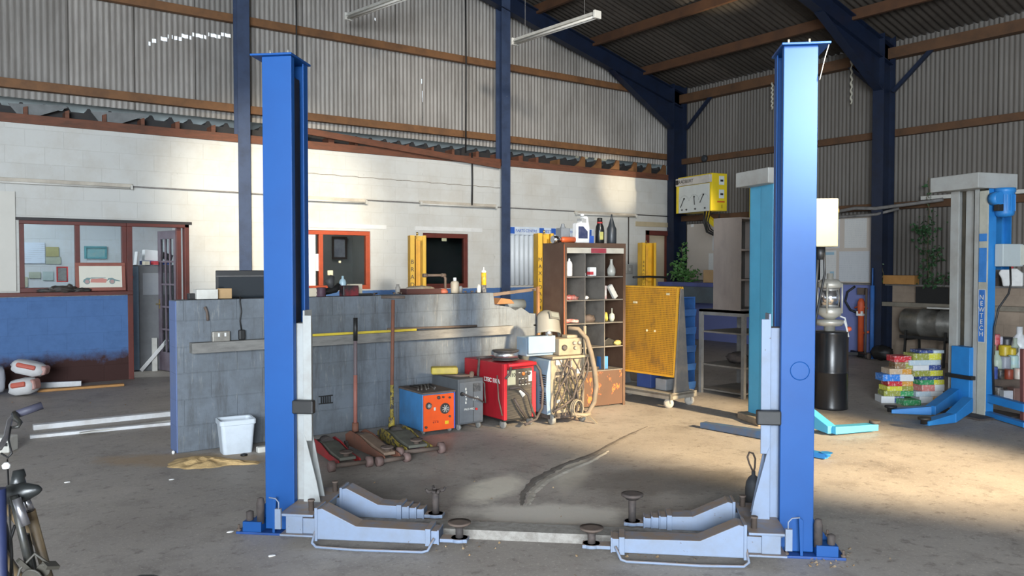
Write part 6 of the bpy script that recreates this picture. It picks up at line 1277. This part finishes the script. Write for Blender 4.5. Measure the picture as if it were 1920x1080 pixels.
for (nm, px, D, z, r_, h, c, d, lab, cat, k_) in (
    ('green_jar', 1848, 9.78, z1_, .05, .10, (.40, .48, .38), None, 'pale green jar at the left end of the heap', 'jar', 0), ('blue_can', 1862, 9.78, z1_, .07, .15, (.05, .10, .40), (.45, .5, .6), 'blue and white can in the middle row of the heap', 'can', 0),
    ('black_can', 1877, 9.76, z1_, .055, .12, (.025, .025, .03), (.4, .36, .2), 'black can with a gold band in the middle row of the heap', 'can', 0), ('red_brown_can', 1893, 9.76, z1_, .06, .12, (.32, .06, .03), (.06, .04, .04), 'red-brown can in the middle row of the heap', 'can', 0), ('white_red_can', 1911, 9.76, z1_, .055, .13, (.66, .60, .52), (.65, .12, .05), 'white can with a red patch at the right of the heap', 'can', 0),
    ('red_can', 1849, 9.95, z1_, .05, .23, (.50, .02, .04), None, 'red can left of the blue one in the heap', 'can', 0), ('pale_jug', 1870, 9.92, z1_, .065, .33, (.50, .60, .48), None, 'pale green jug with a handle in the heap', 'jug', 1), ('grey_tub', 1885, 9.90, z1_, .08, .26, (.33, .36, .42), None, 'grey-blue tub in the middle of the heap', 'tub', 0), ('cyan_bottle', 1901, 9.92, z1_, .07, .27, (.40, .60, .64), (.6, .6, .2), 'pale cyan bottle with a yellow mark in the heap', 'bottle', 0), ('white_bottle', 1914, 9.94, z1_, .06, .36, (.66, .70, .76), None, 'white bottle at the right edge of the heap', 'bottle', 1),
    ('orange_tub', 1850, 10.1, z1_, .06, .40, (.75, .26, .02), None, 'orange tub showing beside the grey lift post', 'tub', 0), ('grey_bottle', 1860, 10.12, z1_, .06, .38, (.36, .36, .28), None, 'olive-grey bottle behind the pale green jug', 'bottle', 0), ('yellow_jug', 1885, 10.08, z1_, .085, .38, (.60, .44, .03), None, 'dark yellow jug in the heap, left of the brighter yellow one', 'jug', 0), ('yellow_jug', 1898, 10.02, z1_, .06, .35, (.80, .66, .03), None, 'bright yellow jug in the heap', 'jug', 0), ('clear_bottle', 1904, 10.15, z1_, .07, .46, (.42, .48, .40), None, 'cloudy pale bottle with a pink cap at the back of the heap', 'bottle', 1),
    ('lidded_pot', 1853, 10.28, z1_, .08, .47, (.50, .50, .50), None, 'pale pot with an orange lid at the top left of the heap', 'pot', 2), ('red_canister', 1864, 10.26, z1_, .085, .50, (.60, .03, .04), (.6, .6, .6), 'glossy red canister near the top of the heap', 'canister', 0), ('blue_white_tube', 1875, 10.26, z1_, .045, .47, (.58, .58, .62), (.10, .10, .4), 'white and blue tube beside the red canister', 'tube', 0), ('black_tray', 1888, 10.3, z1_, .11, .46, (.03, .03, .035), None, 'black tray standing at the back of the heap', 'tray', 0), ('white_jug', 1912, 10.2, z1_, .10, .60, (.72, .74, .76), None, 'large white jug at the top right of the heap', 'jug', 1)):
    o = can(nm, px, D, z, r_, h, CM(nm, c, d), lab, cat, prof=jug_prof(r_, h) if k_ == 1 else ([(r_ * .9, 0), (r_ * .9, h * .65), (r_, h * .66), (r_, h * .9), (r_ * .4, h)] if k_ == 2 else None))
wr2 = B(); wr2.box(-.30, .34, .30, .62, 0, .22); wr2.done('crate_back', m_dirt, wr, bevel=.01)
b = B(); b.beam(boxat(1930, 8.2, .0), boxat(1927, 8.2, .75), .05, .12); tag(b.done('brown_board', M('dull_red_brown', (.20, .07, .06))), 'dull red-brown board edge at the far right of the view', 'board')
# ------------------------------------------------------------------ left: office things, floor boards, sacks
m_paper = M('paper_white', (.72, .74, .74), None, .15); 
def wallsheet(nm, x0, y0, x1, y1, Y, m, lab, cat='poster', frame_=None, rz=0):
    p = onY(x0, y1, Y); q = onY(x1, y0, Y); r = thing(nm, lab, cat, ((p.x + q.x) / 2, Y, (p.z + q.z) / 2)); W = q.x - p.x; Hh = q.z - p.z
    B().box(-W / 2, W / 2, -.006, 0, -Hh / 2, Hh / 2).done('sheet', m, r)
    if frame_: 
        t = frame_[1]; B().box(-W / 2, W / 2, -.02, 0, -Hh / 2, -Hh / 2 + t).box(-W / 2, W / 2, -.02, 0, Hh / 2 - t, Hh / 2).box(-W / 2, -W / 2 + t, -.02, 0, -Hh / 2 + t, Hh / 2 - t).box(W / 2 - t, W / 2, -.02, 0, -Hh / 2 + t, Hh / 2 - t).done('border', frame_[0], r)
    return r
OY = 15.19
wallsheet('notice_sheet', 86, 463, 110, 481, OY, M('khaki_paper', (.42, .40, .20)), 'khaki notice pinned on the office wall, upper of the two', 'notice')
wallsheet('notice_sheet', 86, 482, 114, 495, OY, M('sage_paper', (.42, .46, .38)), 'sage green notice on the office wall below the khaki one', 'notice')
wallsheet('wall_planner', 40, 455, 84, 494, OY, chart_mat('planner_blue', (.62, .70, .82)), 'large pale blue planner on the office wall', 'planner')
wallsheet('notice_sheet', 54, 510, 76, 522, OY, M('sage_paper', (.42, .46, .38)), 'small sage notice low on the office wall, left one', 'notice')
wallsheet('notice_sheet', 80, 509, 100, 526, OY, M('pale_teal_paper', (.44, .54, .54)), 'small pale teal notice low on the office wall', 'notice')
wallsheet('notice_sheet', 37, 519, 52, 538, OY, M('cream_green_paper', (.50, .52, .40)), 'cream-green notice in the lower left corner of the office window', 'notice')
wallsheet('wall_calendar', 158, 462, 200, 485, OY, M('teal_photo', (.20, .40, .44), (.35, .45, .42), .8, 12), 'teal framed picture on the office wall seen through the second pane', 'picture', (M('teal_border', (.12, .34, .38)), .03))
r = wallsheet('red_notice', 106, 500, 127, 529, BY + .16, M('grey_print', (.40, .44, .44), (.2, .2, .2), .7, 40), 'red-bordered notice stuck inside the left office window pane', 'notice', (M('notice_red', (.62, .03, .03)), .015))
# framed car picture standing on the sill
r = thing('framed_picture', 'red-brown framed picture of a vintage roadster, standing on the office window sill', 'picture', (1.99, BY - .055, 1.25), 0, rot=(R(-6), 0, 0)); W, Hh = .62, .385
B().box(-W / 2, W / 2, 0, .02, 0, .045).box(-W / 2, W / 2, 0, .02, Hh - .045, Hh).box(-W / 2, -W / 2 + .045, 0, .02, .045, Hh - .045).box(W / 2 - .045, W / 2, 0, .02, .045, Hh - .045).done('frame', M('picture_frame_brown', (.30, .10, .07), (.12, .04, .03), .4, 6), r, bevel=.004)
B().box(-W / 2 + .04, W / 2 - .04, .006, .014, .04, Hh - .04).done('mount', M('cream_mount', (.72, .70, .60), None, .1), r)
m_cr, m_cg = M('picture_red', (.60, .24, .20), (.5, .3, .2), .4, 12), M('picture_green', (.16, .27, .27), (.3, .36, .36), .6, 12)
b = B(); b.prism([(-.13, .115), (.06, .11), (.08, .155), (.02, .17), (-.05, .165), (-.12, .165)], .003, .006); b.done('car_body', m_cr, r)
b = B(); b.prism([(-.22, .12), (-.21, .155), (-.17, .18), (-.10, .175), (-.13, .165), (-.15, .13), (-.20, .115)], .002, .006); b.prism([(.07, .13), (.09, .17), (.14, .175), (.19, .15), (.24, .135), (.24, .125), (.18, .135), (.14, .16), (.10, .15)], .002, .006); b.prism([(-.12, .168), (.06, .172), (.06, .18), (-.12, .182)], .002, .006); b.done('car_wings', m_cg, r)
for x in (-.17, .14): b = B(); b.lathe([(.036, 0), (.036, .003)], (x, .006, .125), 20, axis=(0, -1, 0)); b.mi = 1; b.lathe([(.026, .003), (.026, .0045)], (x, .006, .125), 20, axis=(0, -1, 0)); b.done('car_wheel', [m_cg, M('wheel_pink', (.45, .30, .28))], r)
# gloves / dark rags on the sill
b = B(); b.blob((1.52, BY - .08, 1.275), (.16, .06, .05), 2, .5, fr=4); b.blob((1.36, BY - .08, 1.26), (.14, .05, .03), 5, .5, fr=4); b.blob((1.60, BY - .09, 1.31), (.04, .03, .04), 8, .3); b.blob((1.74, BY - .08, 1.265), (.12, .05, .03), 3, .5)
tag(b.done('oily_gloves', M('oily_dark_cloth', (.035, .035, .033), (.09, .05, .03), .6, 9)), 'heap of oily dark gloves on the left part of the office window sill', 'gloves')
# white board at the far left
tag(B().box(.3, 1.0, BY - .03, BY - .005, 1.26, 2.55).done('notice_board', M('cream_board', (.62, .60, .54), (.5, .48, .42), .4, 2)), 'cream board on the white wall left of the office window', 'board')
# filing cabinet with boxes on top, beyond the open door
m_fc = M('filing_cabinet_grey', (.12, .13, .14), (.08, .08, .08), .5, 3, .5)
r = thing('filing_cabinet', 'dark grey filing cabinet inside the office behind the open door', 'cabinet', (2.52, 13.15, 0), R(-4))
B().box(0, .72, .012, .6, .0, 1.60).done('cabinet_body', m_fc, r, bevel=.004); B().box(.13, .70, 0, .012, .02, 1.58).done('cabinet_front', M('cabinet_front_grey', (.15, .155, .16)), r)
B().box(0, .12, -.002, .012, .02, 1.58).done('side_strip', M('blue_grey_strip', (.20, .28, .36)), r); B().box(.18, .60, -.004, 0, 1.15, 1.48).done('faded_sheet', M('faded_grey_sheet', (.26, .27, .28), (.2, .22, .25), .6, 9), r)
b = B(); b.lathe([(.02, 0), (.02, .004)], (.03, -.003, 1.42), 12, axis=(0, -1, 0)); b.done('red_sticker', M('notice_red', (.62, .03, .03)), r)
def OB(nm, x, z, w, h, m, lab, cat, rot=(0, 0, 0), y=13.3): return tag(B().box(-w / 2, w / 2, -.1, .1, 0, h).done(nm, m, loc=(x, y, z), rot=rot), lab, cat)
OB('ledger', 2.92, 1.603, .42, .06, M('strong_blue_card', (.03, .10, .42)), 'blue ledger on top of the office filing cabinet', 'book')
OB('white_ream', 2.87, 1.665, .26, .16, m_paper, 'white ream of paper on the blue ledger', 'paper', (0, R(4), 0))
OB('black_folder', 3.06, 1.70, .20, .09, m_rubber, 'black folder beside the white paper on the filing cabinet', 'folder', (0, R(20), 0), 13.42)
OB('red_tin', 2.86, 1.603, .07, .055, M('label_red', (.55, .05, .06)), 'small red tin on the filing cabinet in front of the ledger', 'tin', y=13.11)
OB('cream_tin', 2.74, 1.603, .07, .055, M('cream_plastic', (.66, .60, .46)), 'small cream tin on the filing cabinet beside the red tin', 'tin', y=13.11)
OB('white_file', 2.64, 1.603, .03, .20, m_paper, 'thin white file standing at the left of the filing cabinet top', 'file', (0, R(6), 0))
# white laths leaning/lying in the doorway
b = B(); p = onY(258, 672, 12.9); q = onY(302, 628, 13.0); b.beam((2.62, 12.95, .03), (3.02, 13.02, .47), .012, .05); tag(b.done('white_lath', m_bw), 'white lath propped at a slant in the office doorway', 'lath')
tag(B().box(2.80, 2.87, 13.04, 13.08, .0, .50).done('upright_lath', m_white), 'short cream board upright against the filing cabinet', 'board')
# second office window contents
wallsheet('framed_print', 622, 444, 650, 486, 14.58, M('print_grey_blue', (.34, .36, .42), (.14, .15, .18), .8, 4), 'framed blue-grey seascape print inside the reception window', 'picture', (M('dark_picture_frame', (.06, .045, .04)), .04))
wallsheet('framed_print', 662, 425, 694, 461, 14.58, M('print_lilac', (.38, .36, .40), (.2, .15, .15), .8, 5), 'framed print at the top right of the reception window', 'picture', (M('dark_picture_frame', (.06, .045, .04)), .04))
wallsheet('doorway_panel', 667, 468, 700, 525, 14.58, M('dark_brown_panel', (.06, .05, .045)), 'dark panel on the reception wall below the second print', 'panel')
wallsheet('window_sticker', 614, 507, 624, 516, BY + .055, M('sticker_cream', (.8, .72, .5)), 'cream sticker on the lower left of the reception window glass', 'sticker')
wallsheet('window_sticker', 635, 489, 639, 493, BY + .055, M('sticker_cream', (.8, .72, .5)), 'tiny cream sticker in the middle of the reception window glass', 'sticker')
wallsheet('window_poster', 592, 476, 600, 508, BY + .055, m_paper, 'white sheet on the left pane of the reception window', 'poster')
wallsheet('window_poster', 576, 436, 591, 540, BY + .055, m_paper, 'tall white sheet on the left pane, beside the blue lift post', 'poster')
wallsheet('window_sticker', 828, 445, 837, 452, BY + .055, M('sticker_sage', (.45, .46, .30)), 'sage sticker at the top of the small dark window', 'sticker')
wallsheet('wall_poster', 1231, 458, 1246, 492, 14.48, M('pale_poster', (.55, .53, .48), (.15, .2, .2), .8, 10), 'pale poster on the passage wall beyond the far doorway', 'poster')
# boards on the floor
def plank(p, q, w_, h_, m, lab, nm='floor_plank'):
    p = Vector(p); q = Vector(q); p.z = q.z = h_ / 2 + .001; return tag(B().beam(p, q, w_, h_).done(nm, m, bevel=.003), lab, 'plank')
m_upvc = M('white_upvc', (.66, .67, .68), (.35, .30, .25), .6, 5, .45)
def trimplank(a0, a1, w_, h_, lab):
    p = fl(*a0); q = fl(*a1); r = plank(p, q, w_, h_, m_upvc, lab, 'white_trim'); return r
trimplank((62, 806), (335, 778), .09, .05, 'white plastic trim on the floor left of the low wall, farther of the two')
trimplank((56, 822), (335, 795), .07, .03, 'white plastic trim on the floor left of the low wall, nearer of the two')
tag(B().beam(fl(150, 812, .02), fl(330, 787, .02), .05, .012).done('trim_liner', m_white, bevel=.002), 'flat white strip lying between the two white plastic trims', 'strip')
plank(fl(70, 735), fl(232, 723), .10, .03, M('orange_wood', (.48, .24, .07)), 'orange-brown plank on the floor by the blue office wall')
plank(fl(70, 728), fl(153, 724), .05, .07, m_upvc, 'short white length on the floor against the blue office wall', 'white_trim')
# cement sacks
m_sack = M('white_sack_paper', (.62, .62, .62), (.45, .42, .40), .5, 5, .6); m_sackr = M('sack_print_red', (.55, .12, .08), (.4, .12, .1), .5, 9)
def sack(lab, loc, size, rot, seed, red=True, m=None):
    r = thing('cement_sack', lab, 'sack', loc, rot=rot, group='cement sacks'); b = B(); b.blob((0, 0, size[2]), size, seed, .12, boxy=.45); b.done('sack_body', m or m_sack, r)
    if red:
        B().obox((0, -size[1] * .80, size[2] * 1.3), (size[0] * 1.0, size[1] * .45, size[2] * .55), (R(-25), 0, 0)).done('red_print', m_sackr, r, bevel=.02)
        B().obox((size[0] * .72, 0, size[2] * 1.1), (size[0] * .5, size[1] * 1.2, size[2] * 1.1), (0, 0, 0)).done('red_end', M('sack_print_faded', (.50, .26, .22), (.5, .4, .4), .5, 9), r, bevel=.03)
    return r
sp = fl(48, 742); sack('white and red cement sack, lower of the two by the blue office wall', (sp.x, sp.y, 0), (.17, .16, .115), (0, R(-8), R(-30)), 1)
sack('white and red cement sack lying on top of the lower one', (sp.x + .03, sp.y + .08, .235), (.22, .16, .10), (0, R(14), R(-25)), 2)
sp = fl(-12, 742); sack('grey crumpled sack at the left edge, beside the red and white sacks', (sp.x, sp.y, 0), (.14, .15, .20), (0, 0, 0), 3, False, M('grey_sack', (.40, .41, .45), (.3, .3, .32), .6, 5))
# white block at the left edge
p = fl(12, 846); r = thing('white_casing', 'low white casing with a black trim on the floor at the left edge', 'casing', (p.x, p.y, 0), R(-30)); B().box(-.2, .06, -.08, .08, 0, .13).done('casing_body', m_white, r, bevel=.01); B().box(-.2, .05, -.085, -.08, .06, .09).done('trim_line', m_rubber, r)
# ------------------------------------------------------------------ bicycle leaning on a blue pole
m_bk = M('bicycle_black', (.02, .022, .022), (.07, .06, .04), .6, 9, .4); m_chr = M('tarnished_chrome', (.45, .45, .48), (.2, .17, .15), .5, 12, .3, .9); m_bbr = M('bicycle_brown', (.12, .08, .04), (.05, .05, .04), .7, 9)
bike = thing('bicycle', 'old bicycle with a black saddle leaning at the lower left corner', 'bicycle', (0, 0, 0))
Sd = dep(48, 925, 2.55); BBk = dep(130, 1245, 2.70); Gr = dep(75, 760, 3.35); Stem = dep(-40, 850, 3.15); Fk = dep(-90, 1180, 3.45)
bike.location = (BBk.x, BBk.y, 0); O_ = Vector((BBk.x, BBk.y, 0))
def Q(v): return Vector(v) - O_
head = Q(dep(-35, 900, 3.15)); headlow = Q(dep(-30, 980, 3.15)); seatc = Q(Sd); bb_ = Q(BBk); bb_.z = .28
st_top = seatc.lerp(bb_, .10)
b = B(); b.cyl(st_top, bb_, .016, seg=10); b.cyl(seatc.lerp(bb_, .30), head, .014, seg=10); b.cyl(bb_, headlow, .017, seg=10); b.done('frame', m_bbr, bike)
b = B(); b.cyl(seatc.lerp(bb_, .22) + Vector((-.03, -.02, 0)), bb_ + Vector((-.05, -.1, -.02)), .012, seg=8); b.cyl(Q(dep(25, 930, 2.5)), Q(dep(62, 1090, 2.5)), .012, seg=8); b.done('rear_stay', m_bk, bike)
b = B(); b.cyl(seatc + Vector((0, 0, -.02)), st_top, .013, seg=10); b.cyl(Q(dep(30, 935, 2.5)), Q(dep(48, 985, 2.5)), .014, seg=8); b.done('seat_post', m_chr, bike)
rt_ = Vector((_rt[0], _rt[1], 0)); fw_ = Vector((_fw[0], _fw[1], 0))
b = B(); pts = [seatc - rt_ * .085 + Vector((0, 0, -.02)), seatc - rt_ * .05 + Vector((0, 0, .0)), seatc + Vector((0, 0, .012)), seatc + rt_ * .04 + Vector((0, 0, .02))]
b.sweep([seatc - rt_ * .09 + Vector((0, 0, -.022)), seatc - rt_ * .05 + Vector((0, 0, -.005)), seatc + Vector((0, 0, .005)), seatc + rt_ * .04 + Vector((0, 0, .012)), seatc + rt_ * .05 + Vector((0, 0, .012))], [.012, .032, .030, .015, .006], 12)
b.sweep([seatc - rt_ * .035 + fw_ * .02 + Vector((0, 0, .0)), seatc - rt_ * .045 + fw_ * .04 + Vector((0, 0, .05)), seatc - rt_ * .03 + fw_ * .05 + Vector((0, 0, .055))], [.03, .022, .012], 10); b.done('saddle', M('saddle_vinyl', (.018, .02, .02), None, .3, 12, .35), bike)
g0 = Q(dep(28, 778, 3.32)); g1 = Q(dep(79, 760, 3.38)); sc_ = Q(dep(-40, 850, 3.15)); b = B(); b.sweep([sc_, Q(dep(0, 840, 3.2)), Q(dep(12, 818, 3.24)), Q(dep(18, 790, 3.28)), g0, g1], .011, 10); b.sweep([sc_, Q(dep(-90, 850, 2.9)), Q(dep(-110, 800, 2.75)), Q(dep(-150, 790, 2.65))], .011, 10); b.cyl(head, sc_, .013, seg=10); hb = b.done('handlebar', m_chr, bike)
b = B(); b.sweep([g0, g1], [.0165, .0165], 12); b.done('grip', M('dark_violet_grip', (.05, .05, .075), None, .3, 20, .6), hb)
b = B(); b.sweep([g0 + Vector((0, 0, .005)), Q(dep(30, 785, 3.28)), Q(dep(38, 792, 3.24)), Q(dep(34, 800, 3.22)), Q(dep(22, 802, 3.22))], [.014, .012, .009, .007, .006], 8); b.done('brake_lever', m_bk, hb)
b = B(); b.sweep([Q(dep(20, 800, 3.2)), Q(dep(16, 825, 3.15)), Q(dep(22, 850, 3.1)), Q(dep(15, 858, 3.1)), Q(dep(2, 850, 3.1))], .004, 6); b.sweep([Q(dep(28, 985, 2.5)), Q(dep(20, 1010, 2.5)), Q(dep(22, 1040, 2.5)), Q(dep(20, 1090, 2.5))], .005, 6); b.sweep([Q(dep(14, 862, 3.0)), Q(dep(18, 960, 2.8)), Q(dep(24, 1080, 2.6))], .003, 6); b.done('brake_cable', m_rubber, bike)
fwd = (head - bb_); fwd.z = 0; fwd.normalize()
def wheel(c, nm):
    b = B(); ax = Vector((-fwd.y, fwd.x, .25)).normalized(); e1 = fwd; e2 = ax.cross(e1).normalized(); pts = [c + (e1 * math.cos(t) + e2 * math.sin(t)) * .30 for t in [2 * math.pi * i / 40 for i in range(40)]]; b.sweep(pts, .02, 8, closed=True); o = b.done(nm, m_rubber, bike)
    b = B()
    for i in range(20): b.cyl(c, pts[i * 2], .0015, seg=4)
    b.lathe([(.025, -.03), (.025, .03)], c, 12, axis=ax); b.done('spokes', m_chr, o)
wheel(Vector((bb_.x, bb_.y, .325)) - fwd * .45, 'rear_wheel'); fc = Vector((headlow.x, headlow.y, .325)) + fwd * .16; wheel(fc, 'front_wheel')
b = B(); b.cyl(headlow, fc, .012, seg=8); b.cyl(head, headlow, .018, seg=10); b.done('fork', m_bk, bike)
b = B(); b.lathe([(.085, -.004), (.085, .004)], bb_, 24, axis=(-fwd.y, fwd.x, .2)); b.cyl(bb_, bb_ + Vector((.02, -.03, .17)), .01, seg=8); b.obox(bb_ + Vector((.03, -.06, .19)), (.09, .06, .025), (.2, .3, .6)); b.cyl(bb_, bb_ + Vector((-.02, .03, -.17)), .01, seg=8); b.done('crank', m_bk, bike)
p = Q(dep(95, 1060, 2.5)); b = B(); b.obox(p, (.045, .03, .012), (.4, .3, .5)); b.lathe([(.03, -.003), (.034, 0), (.03, .003)], p + Vector((-.05, 0, -.03)), 14, axis=(.5, .7, .2)); b.lathe([(.02, -.003), (.022, 0), (.02, .003)], p + Vector((-.02, 0, -.01)), 12, axis=(.5, .7, .2)); b.obox(p + Vector((-.07, .02, .01)), (.05, .02, .012), (.1, .9, .2)); b.sweep([p, p + Vector((-.04, .02, .04)), p + Vector((-.08, .02, .0)), p + Vector((-.1, .0, -.06))], .005, 6); b.done('derailleur', M('rusty_gear', (.05, .045, .035), (.02, .02, .018), .7, 16), bike)
b = B(); b.lathe([(.012, 0), (.014, .012), (.006, .02)], Q(dep(12, 878, 2.75)), 12, axis=(0, 0, 1)); b.done('reflector', m_bw, bike)
pp0 = dep(2, 1000, 2.45); b = B(); b.lathe([(.018, 0), (.018, .92)], (pp0.x - .002, pp0.y, 0), 14); b.lathe([(.06, 0), (.06, .015)], (pp0.x, pp0.y, 0), 16); b.lathe([(.02, -.03), (.02, .01)], (pp0.x + .01, pp0.y, .62), 10, axis=(1, 0, 0)); tag(b.done('blue_stand', M('navy_stand', (.012, .02, .07))), 'blue upright stand at the extreme lower left, holding the bicycle', 'stand')
# small litter
rr = random.Random(11)
for i, (x, y, lab) in enumerate(((510, 1043, 'white scrap on the floor in front of the left lift foot'), (322, 900, 'pale scrap on the floor below the sawdust heap'), (432, 998, 'tiny white scrap left of the left lift foot'), (126, 905, 'pale flat scrap on the floor right of the bicycle saddle'))):
    p = fl(x, y); b = B(); b.blob((0, 0, .004), (.022, .012, .005), i, .4, sub=2); tag(b.done('floor_scrap', m_bw, loc=p), lab, 'scrap')
lf = B()
for i in range(120):
    x, y = random.choice(((rr.gauss(1235, 90), rr.gauss(1045, 10)), (rr.gauss(1560, 40), rr.gauss(1052, 10)), (rr.gauss(860, 30), rr.gauss(1022, 6)), (rr.gauss(250, 140), rr.gauss(745, 25)), (rr.gauss(1000, 300), rr.gauss(960, 50))))
    p = fl(x, max(y, 690)); s_ = rr.uniform(.006, .016); a = rr.uniform(0, 6); lf.faces([p + Vector((0, 0, .002)), p + Vector((math.cos(a) * s_, math.sin(a) * s_, .006)), p + Vector((math.cos(a + .9) * s_ * 1.3, math.sin(a + .9) * s_ * 1.3, .012)), p + Vector((math.cos(a + 1.8) * s_, math.sin(a + 1.8) * s_, .003))], [(0, 1, 2, 3)])
tag(lf.done('dry_leaves', M('dry_leaf', (.30, .19, .09), (.45, .38, .28), .8, 40), recalc=False), 'dry leaf crumbs and grit scattered over the concrete floor', 'leaves', kind='stuff')
